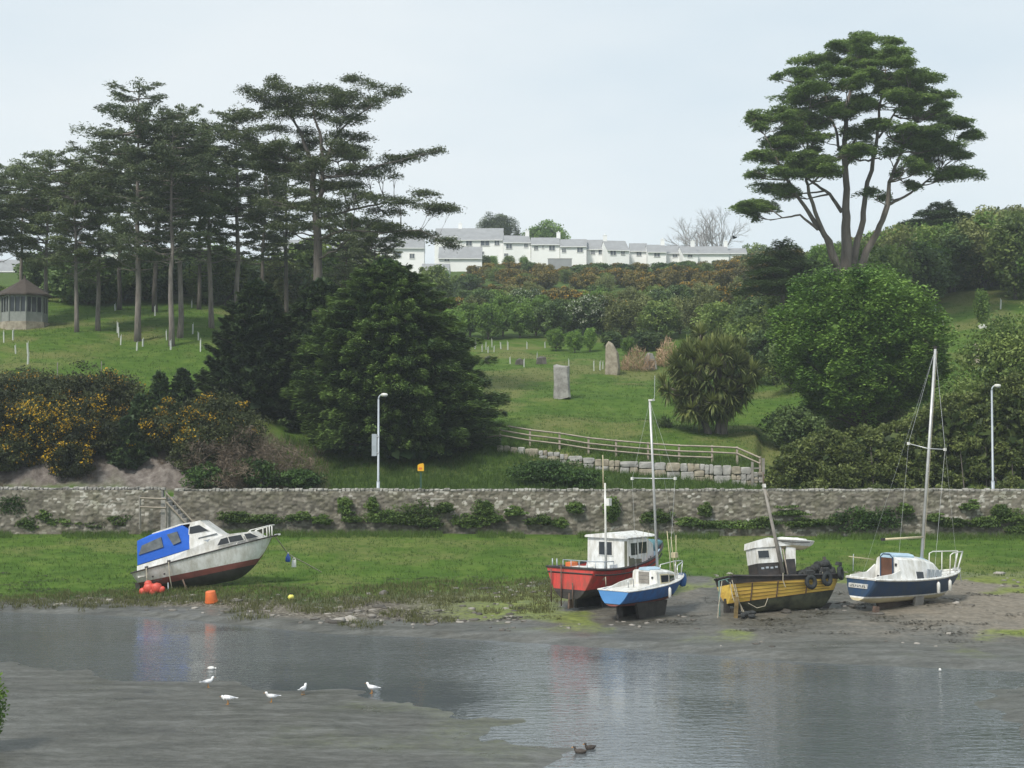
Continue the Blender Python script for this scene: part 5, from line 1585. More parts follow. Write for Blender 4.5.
for i, (a_, b_, w, h) in enumerate(wp):
    q = P(a_, b_, 94.85)
    lab = ('ivy trailing over the wall top at the left end' if i == 0 else 'dark green bush at the wall foot left of the tall mast' if a_ == 855 else 'dark green bush at the wall foot next to the tall mast' if a_ == 880 else 'leafy plant sprouting from the river wall')
    bushy('wall_plant', lab, 'plant', (q.x, 94.75, q.z - h * .5), (w * random.uniform(.9, 1.9), .30, h * random.uniform(.45, 1.0)), 500 + i, ('ivy' if i == 0 or a_ in (855, 880) else 'wallgreen'), leaf=.15, nclump=22, per=70, group=None if (i == 0 or a_ in (855, 880)) else 'plants sprouting from the river wall', lobes=.25, part='leaves', inner=False)

# ------------------------------------------------------------------ grass as one mass
bl_v, bl_f, bl_t = [], [], []
def tufts(n, fpos, h, w, nb, tint, store):
    p = fpos(n)
    n = len(p)
    k = nb
    base = np.repeat(p, k, 0)
    m_ = len(base)
    base[:, :2] += rng.normal(size=(m_, 2)) * w * 1.2
    d = rng.normal(size=(m_, 3)) * .35; d[:, 2] = 1
    hh = h * rng.uniform(.5, 1.3, m_)
    th = rng.random(m_) * 6.283
    sd = np.stack([np.cos(th), np.sin(th), 0 * th], 1) * w * .22
    base[:, 2] = gz(base[:, 0], base[:, 1]) - .02
    v = np.stack([base - sd, base + sd, base + d * hh[:, None]], 1).reshape(-1, 3)
    store[0].append(v); store[1].append(np.clip(tint + rng.normal(size=m_) * .25, 0, 1))
def gstuff(name, m, label, specs):
    store = ([], [])
    for s_ in specs: tufts(*s_, store)
    v = np.concatenate(store[0]); t_ = np.concatenate(store[1])
    o = npmesh(name, v, np.arange(len(v)).reshape(-1, 3), m, None, tint=t_)
    return tag(o, label, name.replace('_', ' '), None, 'stuff')
def fore(n):
    a_ = rng.uniform(-160, 1180, n); u = (a_ - 512) / F
    S = shore(u); T = rng.uniform(0.03, 1.0, n)
    y = S + T * (94.6 - S); x = u * y
    gtv = np.interp(a_, [-100, 0, 130, 280, 400, 520, 640, 760, 900, 1024, 1200], [.04, .06, .16, .24, .31, .42, .52, .56, .62, .64, .64])
    k = T - gtv + (fbm(x * .35, y * .35, 4) - .5) * .22 + (fbm(x * .1 + 5, y * .1 + 3, 3) - .5) * .16
    ok = (k > -.02) & (rng.random(n) < np.where(k < .10, 1.0, .55))
    return np.stack([x, y, 0 * x], 1)[ok]
def fore_edge(n):
    a_ = rng.uniform(-160, 560, n); u = (a_ - 512) / F
    S = shore(u); T = rng.uniform(0.02, .5, n)
    y = S + T * (94.6 - S); x = u * y
    gtv = np.interp(a_, [-100, 0, 130, 280, 400, 520, 640], [.04, .06, .16, .24, .31, .42, .52])
    k = T - gtv + (fbm(x * .35, y * .35, 4) - .5) * .22 + (fbm(x * .1 + 5, y * .1 + 3, 3) - .5) * .16
    ok = (np.abs(k) < .09) | ((k < 0) & (k > -.3) & (fbm(x * .6, y * .6, 3) > .62))
    return np.stack([x, y, 0 * x], 1)[ok]
def wallfoot(n):
    a_ = rng.uniform(-160, 1180, n); y = 94.6 - rng.random(n) ** 2 * 1.6
    ok = fbm(a_ * .03, y * 0 + 2, 3) > .40
    return np.stack([(a_ - 512) / F * y, y, 0 * y], 1)[ok]
def bank(n):
    a_ = rng.uniform(285, 800, n); y = rng.uniform(102.3, 113, n); x = (a_ - 512) / F * y
    ok = (y < np.maximum(ret_D(a_) + 3, 108))
    return np.stack([x, y, 0 * x], 1)[ok]
def slope(n):
    a_ = rng.uniform(-60, 1060, n); y = 108 + rng.random(n) ** 1.3 * 75; x = (a_ - 512) / F * y
    ok = ~((a_ < 300) & (y < 114))
    return np.stack([x, y, 0 * x], 1)[ok]
gstuff('grass', 'blade', 'green grass of the foreshore, the bank and the lawns', [
    (26000, fore, .16, .07, 4, .45), (5000, wallfoot, .36, .07, 6, .75), (9000, bank, .42, .08, 6, .5), (26000, slope, .17, .10, 4, .5)])
gstuff('marsh_grass', 'marsh', 'dull brownish marsh grass along the edge of the mud', [(12000, fore_edge, .22, .08, 5, .5)])
def scr(n):
    a_ = rng.uniform(-40, 330, n); y = rng.uniform(102.4, 112, n); x = (a_ - 512) / F * y
    ok = (fbm(x * .4, y * .4, 3) > .60) | (a_ > 200)
    return np.stack([x, y, 0 * x], 1)[ok]
gstuff('dead_grass', 'twig', 'dry dead grass on the scree bank above the wall', [(6500, scr, .40, .06, 5, .6)])
# ------------------------------------------------------------------ boats
class Boat:
    """x forward, y to port, z up from the ground under the keel"""
    def __init__(self, name, label, px, D, heading, trim, heel, zoff=0.0, group='boats aground on the mud'):
        b = GP(px, D)
        b.z += zoff
        self.o = thing(name, label, 'boat', b, (R(heel), R(-trim), R(heading)), group)
        self.m = Matrix.LocRotScale(b, Euler((R(heel), R(-trim), R(heading))), None)
        self.i = self.m.inverted()
    def pick(self, px, py, y=0.0, x=None):
        """boat coordinates of a picture point lying on the plane y = const (or x = const)"""
        c = self.i @ Vector((0, 0, CAM_Z))
        p = self.i @ P(px, py, 60)
        d = p - c
        t = (y - c.y) / d.y if x is None else (x - c.x) / d.x
        return c + d * t
    def hull(self, x0, L, Bm, Bt, xm, s, k, wl, wl2, mats, deckdrop=.08, n=26, e=.45, pw=2.2, rake=0.0, deckmat=None, flare=.12, rail='black', railr=.04, bow_pow=.8):
        """lofted hull with bottom, boot and topsides as colour bands; sheer rail and deck"""
        self.x0, self.L, self.s = x0, L, s
        def half(x):
            u = x - x0
            if u > xm: return Bm * max(1 - ((u - xm) / (L - xm)) ** pw, 0) ** bow_pow
            return Bt + (Bm - Bt) * (1 - ((xm - u) / xm) ** 2)
        self.half = half
        mb = MB()
        rings = []
        na, nb_, nc_ = 5, 2, 5
        for i in range(n + 1):
            u = i / n
            x = x0 + L * (1 - (1 - u) ** 1.15)
            xx = min(x, x0 + L - .001)
            sz, kz = s(xx - x0), min(k(xx - x0), s(xx - x0) - .02)
            w1 = min(max(wl(xx - x0), kz + .003), sz - .01)
            w2 = min(max(wl2(xx - x0), w1 + .003), sz - .005)
            zs = [kz + (w1 - kz) * (j / na) ** 1.6 for j in range(na)] + [w1 + (w2 - w1) * j / nb_ for j in range(nb_)] + [w2 + (sz - w2) * j / nc_ for j in range(nc_ + 1)]
            b = max(half(xx), .012)
            ring = []
            fl = flare * smooth(.5, 1, np.array(u)).item()
            for z in zs:
                v = (z - kz) / (sz - kz)
                f_ = (v ** (e + fl * 2.2)) * (.90 + .10 * v)
                xs = xx - rake * (1 - u) ** 4 * (1 - v) * -1
                ring.append((xs, b * f_, z))
            rings.append(ring)
        m_ = len(rings[0])
        vs, fs, mi = [], [], []
        for ring in rings:
            vs += [(x, -y, z) for x, y, z in ring] + [(x, y, z) for x, y, z in ring]
        band = lambda j: 0 if j < na else (1 if j < na + nb_ else 2)
        for i in range(n):
            for j in range(m_ - 1):
                a, b = i * 2 * m_ + j, (i + 1) * 2 * m_ + j
                fs.append((a, b, b + 1, a + 1)); mi.append(band(j))
                fs.append((a + m_, a + m_ + 1, b + m_ + 1, b + m_)); mi.append(band(j))
            a, b = i * 2 * m_, (i + 1) * 2 * m_
            fs.append((a, a + m_, b + m_, b)); mi.append(0)
        for j in range(m_ - 1):   # transom
            fs.append((j, j + 1, m_ + j + 1, m_ + j)); mi.append(3 if band(j) == 2 and len(mats) > 3 else band(j))
        mb.v, mb.f, mb.mi = vs, fs, mi
        h = mb.build('hull', mats, self.o, False)
        if True:
            sm = np.ones(len(fs), bool); sm[-(m_ - 1):] = False
            h.data.polygons.foreach_set('use_smooth', sm)
        # deck
        d = MB()
        vs, fs = [], []
        for ring in rings:
            x, y, z = ring[-1]
            vs += [(x, -y * .96, z - deckdrop), (x, 0, z - deckdrop + .03), (x, y * .96, z - deckdrop)]
        for i in range(n):
            a = i * 3
            fs += [(a, a + 3, a + 4, a + 1), (a + 1, a + 4, a + 5, a + 2)]
        d.add(vs, fs).build('deck', deckmat or mats[2], self.o)
        if rail:
            r_ = MB()
            for sgn in (-1, 1):
                r_.tube([(q[-1][0], sgn * (q[-1][1] + .01), q[-1][2]) for q in rings], railr, 5)
            r_.tube([(rings[0][-1][0], -rings[0][-1][1], rings[0][-1][2]), (rings[0][-1][0], rings[0][-1][1], rings[0][-1][2])], railr, 5)
            r_.build('rubbing_strake', rail, self.o)
        self.rings = rings
        return h
    def side(self, x):
        """starboard half-breadth at the sheer"""
        return -self.half(x)
    def box(self, name, c, s, m, parent=None, **kw):
        b = MB(); b.box(c, s, **kw); return b.build(name, m, parent or self.o)
    def tube(self, name, pts, r, m, parent=None, n=6):
        b = MB(); b.tube(pts, r, n); return b.build(name, m, parent or self.o, n > 5)
    def prism(self, name, prof, y0, y1, m, parent=None):
        b = MB(); b.prism(prof, y0, y1); return b.build(name, m, parent or self.o)
    def window(self, pts, y, m='glass', frame='white', name='window', th=.03):
        """pane and surround on a side plane y (starboard faces -y)"""
        c = (sum(p[0] for p in pts) / len(pts), sum(p[1] for p in pts) / len(pts))
        big = [(c[0] + (p[0] - c[0]) * 1.14, c[1] + (p[1] - c[1]) * 1.18) for p in pts]
        sg = -1 if y < 0 else 1
        f = self.prism(name, big, min(y - .01 * sg, y + th * .5 * sg), max(y - .01 * sg, y + th * .5 * sg), frame)
        self.prism('pane', pts, min(y, y + th * sg), max(y, y + th * sg), m, f)
        return f
    def pp(self, lst, y):
        return [(q.x, q.z) for q in (self.pick(a, b, y) for a, b in lst)]

def cabin_loft(b, name, secs, m, crown=.09, parent=None):
    """secs: (x, half width at foot, half width at top, z foot, z top)"""
    mb = MB(); vs, fs = [], []
    for x, hb_, ht, zb, zt in secs:
        vs += [(x, -hb_, zb), (x, -ht - .03, zt - .06), (x, -ht + .05, zt), (x, 0, zt + crown), (x, ht - .05, zt), (x, ht + .03, zt - .06), (x, hb_, zb)]
    for i in range(len(secs) - 1):
        for j in range(6):
            a = i * 7 + j
            fs.append((a, a + 7, a + 8, a + 1))
    fs += [tuple(range(6, -1, -1))[::-1], tuple(range(len(secs) * 7 - 7, len(secs) * 7))[::-1]]
    mb.add(vs, fs)
    return mb.build(name, m, parent or b.o)
def side_window(b, secs, x0_, x1_, f0, f1, m='glass', frame='white', name='window'):
    """a pane lying on the starboard face of a lofted cabin; f0, f1 are heights as fractions of that face"""
    def pt(x, f, off):
        xs = [q[0] for q in secs]
        g = lambda k: float(np.interp(x, xs, [q[k] for q in secs]))
        return (x, -(g(1) + (g(2) + .03 - g(1)) * f) - off, g(3) + (g(4) - .06 - g(3)) * f)
    def slab(xa, xb, fa, fb, off, th):
        q = MB(); o_, i_ = off, off - th
        q.add([pt(xa, fa, o_), pt(xb, fa, o_), pt(xb, fb, o_), pt(xa, fb, o_), pt(xa, fa, i_), pt(xb, fa, i_), pt(xb, fb, i_), pt(xa, fb, i_)], [(0, 1, 2, 3), (7, 6, 5, 4), (0, 4, 5, 1), (3, 2, 6, 7), (1, 5, 6, 2), (0, 3, 7, 4)])
        return q
    fo = slab(x0_ - .06, x1_ + .06, f0 - .08, f1 + .08, .012, .05).build(name, frame, b.o)
    slab(x0_, x1_, f0, f1, .026, .03).build('pane', m, fo)
    return fo
def aft_slab(b, name, x, ya, yb_, za, zb, m, th=.04, parent=None):
    """board on a cross bulkhead, standing proud aft"""
    q = MB(); q.box((x - th / 2, (ya + yb_) / 2, (za + zb) / 2), (th, abs(yb_ - ya), abs(zb - za)))
    return q.build(name, m, parent or b.o)

# --- white cabin cruiser at left
b = Boat('cabin_cruiser', 'white cabin cruiser with bright blue canvas cover, tilted bow up on the grass at left', 208, 75.5, -3, 9.0, -3, .46)
b.hull(-3.45, 7.35, 1.22, 1.08, 2.6, lambda u: .80 + .104 * u, lambda u: -.08 - .34 * math.sin(min(u, 5.6) / 5.6 * 2.5) * .9 + (0 if u < 4.8 else ((u - 4.8) / 2.2) ** 2.0 * 1.75), lambda u: -.05 + .055 * u, lambda u: .27 + .045 * u, ['darkbottom', 'redbrown', 'gel', 'gel'], deckdrop=.02, e=.38, deckmat='gel', rail='black', railr=.035, rake=.28, pw=2.5)
W_ = -.98
prof = b.pp([(137, 572), (137, 566), (189, 549.5), (189, 523.5), (200, 521), (218, 533.5), (223, 535), (228, 534), (250, 531.5), (263, 538.5), (255, 545.5), (200, 561), (138, 578)], W_)
# coaming and cabin: stepped block narrowing forward
ys = [W_, W_, W_, W_ * .86, W_ * .84, W_ * .86, W_ * .86, W_ * .84, W_ * .70, W_ * .45, W_ * .50, W_, W_]
cabm = MB(); cabm.prism(prof, ys, [-v for v in ys]); cabm.build('cabin', 'gel', b.o)
cv = b.pp([(137.5, 565), (136.8, 541), (150, 534.5), (181, 525), (188, 529.5), (189.3, 547), (189.5, 549)], W_ - .01)
ycv = [W_ - .015, W_ * .97, W_ * .84, W_ * .82, W_ * .86, W_, W_ - .015]
cm = MB(); cm.prism(cv, ycv, [-v for v in ycv]); canopy = cm.build('canopy', 'canopy', b.o)
for q in ([(139, 555), (142, 545.5), (161, 537), (163.5, 547)], [(167, 534.5), (177, 531.5), (181, 541.5), (173.5, 545)]):
    b.prism('clear_panel', b.pp(q, W_), W_ * 1.02 - .03, W_ * .7, 'glass_grey', canopy)
hat = b.pp([(152, 533.2), (180, 524), (189, 522.6), (201, 520.2), (200, 521.8), (181, 525.2), (153, 535)], W_ * .8)
b.prism('hardtop', hat, W_ * .84, -W_ * .84, 'gel')
b.window(b.pp([(189.5, 534.5), (190, 527), (199.5, 525), (208.5, 530.5)], W_ * .87), W_ * .885)
b.window(b.pp([(217.5, 545.5), (221, 539), (227.5, 537), (229.5, 543)], W_ * .87), W_ * .885)
b.window(b.pp([(229.5, 542.6), (228, 536.8), (241, 534.6), (244, 539.8)], W_ * .83), W_ * .85)
b.window(b.pp([(247, 539), (244.5, 534), (250.5, 533), (259, 536.8)], W_ * .70), W_ * .74)
b.prism('moulding', b.pp([(194, 545), (199, 537.5), (217, 533), (217, 534), (200, 538.7), (195.5, 545.5)], W_ * .9), W_ * .90 - .03, W_ * .90, 'glass_grey')
b.prism('emblem', b.pp([(201, 543.5), (203, 540.5), (210, 539), (208, 542)], W_ * .9), W_ * .90 - .025, W_ * .90, 'galv')
# pulpit
yb = lambda x: b.half(x) * .86
for sg in (-1, 1):
    pl_ = []
    for x in (1.9, 2.6, 3.2, 3.5):
        z0 = b.s(x + 3.45)
        b.tube('stanchion', [(x, sg * yb(x), z0), (x + .06, sg * yb(x), z0 + (.10 if x < 2 else .56))], .03, 'white')
        pl_.append(Vector((x + .06, sg * yb(x), z0 + (.10 if x < 2 else .56))))
    b.tube('pulpit_rail', pl_, .03, 'white')
zt = b.s(6.95) + .56
b.tube('pulpit_rail', [(3.56, -yb(3.5), zt), (3.75, 0, zt), (3.56, yb(3.5), zt)], .03, 'white')
b.box('bow_roller', (3.85, 0, b.s(7.3) + .02), (.3, .12, .08), 'steel')
# stern gear
xs = -3.2
for (x, z) in ((-2.62, .86), (-1.45, .9)):
    b.tube('mooring_rope', [(x, b.side(x) - .03, b.s(x + 3.45) + .05), (x - .03, b.side(x) - .07, .35), (x + .02, b.side(x) - .12, -.25)], .025, 'rope')
    b.box('cleat', (x, b.side(x) + .02, b.s(x + 3.45) + .07), (.16, .08, .12), 'black')
nm = MB()
for k in range(5): nm.box((-2.95 + .17 * k + .3, b.side(-2.8) - .0, .16 + .05 * k * .55), (.11, .03, .05), ry=-.06)
nm.build('name_lettering', 'black', b.o)
for (x, z) in ((-2.35, .46), (-1.75, .5)):
    q = MB(); q.lathe((x, b.side(x) + .0, z), [(.045, -.03), (.05, .02)], 8, axis='y'); q.build('vent_hole', 'black', b.o)
b.box('rudder_bracket', (-3.5, .0, .05), (.22, .3, .5), 'darkbottom')
b.tube('prop_leg', [(-.95, -.95, .1), (-.75, -1.05, -.62)], .04, 'rust')
b.tube('prop_leg', [(-1.7, -.95, .05), (-1.72, -1.05, -.5)], .03, 'galv')

cruiser = b
# --- red fishing boat
b = Boat('fishing_boat', 'red fishing boat with white wheelhouse and white mast, tallest hull of the group', 614, 69.1, 50, 0.5, 0)
rx0 = -3.3
b.hull(rx0, 6.9, 1.45, 1.32, 2.8, lambda u: 1.80 - .11 * u + .034 * u * u, lambda u: .42 + (0 if u < 4.9 else ((u - 4.9) / 1.6) ** 1.7 * 1.95), lambda u: .74 + .010 * u * u, lambda u: .86 + .010 * u * u, ['darkbottom', 'black', 'red', 'red'], deckdrop=.16, e=.30, rail='black', railr=.06, deckmat='bluegel', flare=.12, pw=2.6, rake=-.10)
b.prism('keel', [(-2.9, .0), (1.6, .0), (2.1, .55), (-2.9, .55)], -.09, .09, 'darkbottom')
b.prism('keel', [(-2.0, .0), (.6, .0), (.9, .55), (-2.0, .55)], -.8, -.7, 'darkbottom')
b.prism('rudder', [(-3.45, .02), (-3.1, .02), (-3.1, .7), (-3.38, .7)], -.04, .04, 'rust')
for (px_, py_, t_) in ((551, 569, 602), (561, 563, 606), (572.5, 583, 604)):
    p0, p1 = b.pick(px_, py_, x=rx0 - .18), b.pick(px_ + .3, t_, x=rx0 - .18)
    b.tube('leg', [p0, p1], .03, 'rust')
sb = MB()
xx = np.linspace(rx0 + .05, 2.6, 18)
sb.tube([(rx0 - .03, 1.25, b.s(0) - .22), (rx0 - .03, -1.25, b.s(0) - .22)], .035, 5)
sb.tube([(x, b.side(x) * 1.0 - .01, b.s(x - rx0) - .24) for x in xx], .035, 5)
sb.build('rub_rail', 'black', b.o)
# wheelhouse: aft bulkhead faces the viewer's left, side faces right
xw, wl_ = -.5, 1.9
hs = 3.02
secs = [(xw, 1.16, 1.10, 1.3, hs - .05), (xw + wl_ * .8, 1.12, 1.06, 1.3, hs - .05), (xw + wl_ + .25, 1.02, .98, 1.3, hs - .35), (xw + wl_ + .32, 1.0, .98, 1.3, hs - .75)]
cabin_loft(b, 'wheelhouse', secs, 'white', .05)
rsec = [(xw - .12, 1.2, 1.2, hs - .06, hs + .05), (xw + wl_ + .32, 1.14, 1.1, hs - .06, hs + .03)]
cabin_loft(b, 'roof', rsec, 'white', .13)
pa, pb = b.pick(599.3, 541.5, x=xw - .02), b.pick(612, 555, x=xw - .02)
wf = aft_slab(b, 'window', xw + .02, pa.y + .06, pb.y - .06, pb.z - .05, pa.z + .05, 'white', .05)
aft_slab(b, 'pane', xw - .02, pa.y, pb.y, pb.z, pa.z, 'glass', .03, wf)
aft_slab(b, 'door_edge', xw + .02, -.96, -1.10, 1.7, 2.85, 'olivepanel', .05)
side_window(b, secs, xw + .22, xw + .72, .56, .90)
side_window(b, secs, xw + .86, xw + 1.50, .58, .90)
side_window(b, secs, xw + .12, xw + 1.9, .20, .46, m='olivepanel', frame='olivepanel', name='side_board')
tp = MB(); tp.rock((2.85, .0, b.s(6.1) + .02), (1.1, 1.2, .55), 3, power=.6); tp.build('tarpaulin', 'tarp', b.o, True)
b.box('stem_post', (3.45, 0, b.s(6.75) + .15), (.12, .12, .55), 'black')
# stern rail and gear
rp = [(-3.1, .55), (-3.1, .1), (-3.1, -.35), (-3.1, -.8), (-3.05, -1.22), (-2.5, -1.3), (-1.9, -1.36)]
for (x, y) in rp:
    b.tube('rail_post', [(x, y, b.s(x - rx0) - .1), (x, y, b.s(x - rx0) + .34)], .02, 'galv')
b.tube('stern_rail', [(x, y, b.s(x - rx0) + .34) for x, y in rp], .022, 'galv')
b.box('hatch', (-2.1, .4, 1.66), (.9, .9, .16), 'white')
b.box('fish_box', (-1.9, 1.0, 1.80), (.45, .35, .22), 'orange')
b.box('locker', (-1.35, -.3, 1.68), (.6, 1.3, .34), 'white')
for y in (.9, 1.15): b.tube('stern_post', [(-3.1, y, 1.7), (-3.1, y, 2.15)], .03, 'galv')
mb_ = b.pick(606, 569, x=-2.3); mt_ = b.pick(605, 483, x=-2.3)
b.tube('mast', [mb_ - Vector((0, 0, .2)), mt_], [.055, .04], 'white', n=8)
m2 = b.pick(603.3, 488, x=-2.3); m3 = b.pick(602.8, 455, x=-2.3)
b.tube('topmast', [m2, m3], [.03, .02], 'cream')
rf_ = b.pick(608.5, 502, x=-2.3)
b.box('radar_reflector', rf_, (.2, .2, .32), 'white')
b.tube('shroud', [mt_, (1.9, -.6, b.s(5.1))], .008, 'rope', n=4)
for a_ in (641, 646): b.tube('fishing_rod', [b.pick(a_, 562, -1.3), b.pick(a_ + 2.5, 530, -1.3)], .012, 'rope', n=4)
pts = [b.pick(603, 580, x=rx0 - .06), b.pick(605.5, 577, x=rx0 - .08), b.pick(606, 586, x=rx0 - .08)]
b.tube('hanging_rope', pts, .025, 'rope')
red = b

# --- blue sailing boat
b = Boat('sailing_boat', 'small bright blue sailing boat with light blue transom, in front of the red fishing boat', 648, 65.2, 48, 1.0, 0)
b.hull(-2.45, 4.95, .98, .82, 2.1, lambda u: 1.25 + .0125 * u * u, lambda u: .60 - .12 * math.sin(min(u, 4) / 4 * 3.1) + (0 if u < 3.8 else ((u - 3.8) / 1.15) ** 1.6 * .95), lambda u: .66 + .006 * u * u, lambda u: .70 + .006 * u * u, ['redbrown', 'darkbottom', 'blue', 'lightblue'], deckdrop=.03, e=.34, rail='white', railr=.035, deckmat='gel', rake=-.10)
b.prism('keel', [(-1.3, -.05), (.5, -.05), (.7, .6), (-1.5, .65)], -.5, -.38, 'darkbottom')
b.prism('keel', [(-1.3, -.05), (.5, -.05), (.7, .6), (-1.5, .65)], .38, .5, 'darkbottom')
b.prism('skeg', [(-2.2, .05), (-1.9, .05), (-1.8, .65), (-2.2, .65)], -.04, .04, 'darkbottom')
xw = -.25
secs = [(xw, .70, .60, 1.1, 1.92), (.7, .66, .55, 1.1, 1.86), (1.45, .44, .36, 1.25, 1.72), (1.75, .3, .24, 1.3, 1.5)]
cabin_loft(b, 'cabin', secs, 'gel', .07)
cabin_loft(b, 'hatch_top', [(xw - .02, .28, .28, 1.92, 2.04), (.5, .28, .28, 1.89, 2.0)], 'bluegel', .03)
for k in range(3): aft_slab(b, 'washboard', xw - .0, -.24, .30, 1.36 + .17 * k, 1.515 + .17 * k, 'woodgrey', .04)
q = MB(); q.lathe((xw - .02, -.42, 1.62), [(.05, -.02), (.05, .03)], 8, axis='x'); q.build('porthole', 'glass', b.o)
side_window(b, secs, .05, .62, .42, .82, frame='cream')
side_window(b, secs, .72, 1.22, .42, .80, frame='cream')
for sg in (-1, 1):
    b.prism('coaming', [(-2.1, 1.22), (xw, 1.2), (xw, 1.55 if sg > 0 else 1.42), (-1.1, 1.45 if sg > 0 else 1.34)], sg * .70 - .03, sg * .70 + .03, 'gel')
    pts = [(1.45, sg * .50, b.s(3.9)), (1.52, sg * .46, b.s(3.95) + .55), (2.25, sg * .22, b.s(4.7) + .58)]
    b.tube('pulpit', pts + [(2.5, 0, b.s(4.85) + .58)], .024, 'steel')
    b.tube('pulpit_leg', [(2.2, sg * .16, b.s(4.65)), (2.28, sg * .2, b.s(4.7) + .58)], .024, 'steel')
b.tube('pushpit', [(-2.3, -.70, 1.4), (-2.32, -.68, 1.72), (-2.05, -.76, 1.72), (-2.05, -.78, 1.4)], .022, 'steel')
f = MB(); f.lathe((0.15, b.side(.15) - .07, .98), [(.02, -.24), (.07, -.18), (.07, .16), (.02, .24)], 8); f.build('fender', 'white', b.o, True)
b.tube('fender_line', [(.15, b.side(.15) - .05, 1.2), (.15, b.side(.15) + .02, 1.38)], .01, 'rope', n=4)
f = MB(); f.rock((2.42, -.08, b.s(4.85) - .25), (.34, .3, .6), 4); f.build('bow_cover', 'blue', b.o, True)
mb_ = b.pick(657.5, 571, 0); mt_ = b.pick(649.8, 401, 0)
b.tube('mast', [(mb_.x, 0, 1.85), mt_], [.06, .05], 'alu', n=8)
mid = b.pick(653.6, 478.5, 0)
sv = (b.i.to_3x3() @ Vector((1, 0, 0)))
sv = Vector((.42, -.9, 0)).normalized()
sp = b.tube('spreader', [mid - sv * .95 + Vector((0, 0, .02)), mid, mid + sv * .95], .022, 'steel')
b.box('spreader_tip', mid - sv * .95, (.1, .1, .12), 'white'); b.box('spreader_tip', mid + sv * .95, (.1, .1, .12), 'white')
b.tube('antenna', [mt_, mt_ + Vector((.1, -.18, .12)), mt_ + Vector((.12, -.2, 1.1))], .01, 'steel', n=4)
b.box('masthead', mt_ + Vector((.04, -.07, .04)), (.2, .2, .07), 'white')
for q in (mid - sv * .95, mid + sv * .95):
    b.tube('shroud', [mt_, q, Vector((.3, .85 if q.y > 0 else -.85, 1.28))], .005, 'steel', n=3)
b.tube('forestay', [mt_, (2.45, 0, b.s(4.9))], .004, 'steel', n=3)
for (a0, a1, c0, c1) in ((672, 600 - 20, 667, 531), (675, 578, 671, 537), (676, 577, 676, 535)):
    p0, p1 = b.pick(a0, a1, -.1), b.pick(c0, c1, -.1)
    b.tube('boathook', [p0, p1], .016, 'cream')
b.box('float_bundle', b.pick(674.5, 555, -.1), (.22, .22, .22), 'cream')
blue = b

# --- yellow wooden boat
b = Boat('wooden_boat', 'old yellow and black wooden boat leaning on the mud, tyres and nets at its bow', 784, 66.4, 16, 2.0, -10, -.08)
b.hull(-2.75, 5.6, 1.3, 1.0, 2.6, lambda u: 1.66 - .10 * u + .012 * u * u, lambda u: .10 - .02 * u + (0 if u < 4.4 else ((u - 4.4) / 1.2) ** 1.6 * 1.5) + (0 if u > 1.2 else (1.2 - u) * .34), lambda u: .52 + .055 * u, lambda u: 1.32 - .010 * u, ['greenbottom', 'yellow', 'black', 'black'], deckdrop=.30, e=.40, rail='black', railr=.055, deckmat='woodgrey', flare=.10, pw=2.3)
b.prism('keel', [(-2.6, -.06), (2.0, -.06), (2.3, .25), (-2.6, .3)], -.07, .07, 'darkbottom')
b.prism('rudder', [(-2.95, -.05), (-2.62, -.05), (-2.62, .75), (-2.85, .75)], -.035, .035, 'darkbottom')
def band(x, f): return (.52 + .055 * (x + 2.75)) * (1 - f) + (1.32 - .010 * (x + 2.75)) * f
def skin(x, z):
    """starboard hull surface at x, z"""
    u = x + 2.75
    k_ = .10 - .02 * u + (0 if u < 4.4 else ((u - 4.4) / 1.2) ** 1.6 * 1.5) + (0 if u > 1.2 else (1.2 - u) * .34)
    v = (z - k_) / (b.s(u) - k_)
    fl = .10 * smooth(.5, 1, np.array(1 - (1 - u / 5.6) ** (1 / 1.15))).item()
    return b.side(x) * v ** (.40 + fl * 2.2) * (.90 + .10 * v)
pk = MB()
for k in range(6):
    f_ = k / 5
    pk.tube([(x, skin(x, band(x, f_)) - .004, band(x, f_)) for x in np.linspace(-2.7, 2.0, 22)], .012, 4)
pk.build('plank_seam', mat('seam', (.22, .13, .04), .8), b.o)
for x in (-1.9, -.75, .65):
    st = MB()
    st.tube([(x, skin(x, band(x, f_)) - .012, band(x, f_)) for f_ in (0, .25, .5, .75, 1)], .03, 4)
    st.build('rust_strap', 'rust', b.o)
# wheelhouse: dark below, white above, leaning with the boat
wy = -.5
lower = b.pp([(758, 575), (757.5, 563.5), (783, 562), (784, 575)], wy)
upper = b.pp([(757.5, 563.5), (754.5, 548), (782, 546.5), (783.5, 562)], wy)
x0_, x1_ = lower[1][0], lower[2][0]
zl, zu = upper[0][1], upper[1][1]
m_ = MB(); m_.prism([(x0_, 1.15), (x0_, zl), (x1_, zl), (x1_, 1.15)], wy, -wy); m_.build('wheelhouse_base', 'black', b.o)
m_ = MB(); m_.prism([(x0_ - .01, zl), (x0_ - .02, zu), (x1_ - .02, zu), (x1_, zl)], wy - .02, -wy + .02); m_.build('wheelhouse', 'white', b.o)
m_ = MB(); m_.prism([(x0_ - .08, zu), (x1_ + 1.0, zu + .02), (x1_ + 1.0, zu + .10), (x1_ * .5 + x0_ * .5, zu + .42), (x0_ - .02, zu + .28)], wy - .08, -wy + .08); m_.build('roof', 'cream' if 0 else 'white', b.o)
b.window(b.pp([(758.5, 558), (757.6, 551), (768, 550.5), (769, 557.5)], wy - .02), wy - .03)
nm = MB()
for k in range(4): nm.box((x0_ + .22 + k * .22, wy - .01, zl - .22 + .02 * (k % 2)), (.13, .02, .08))
nm.build('name_lettering', 'galv', b.o)
pz = b.pp([(786, 572), (786.3, 546), (795.5, 545.5), (796, 572)], wy)
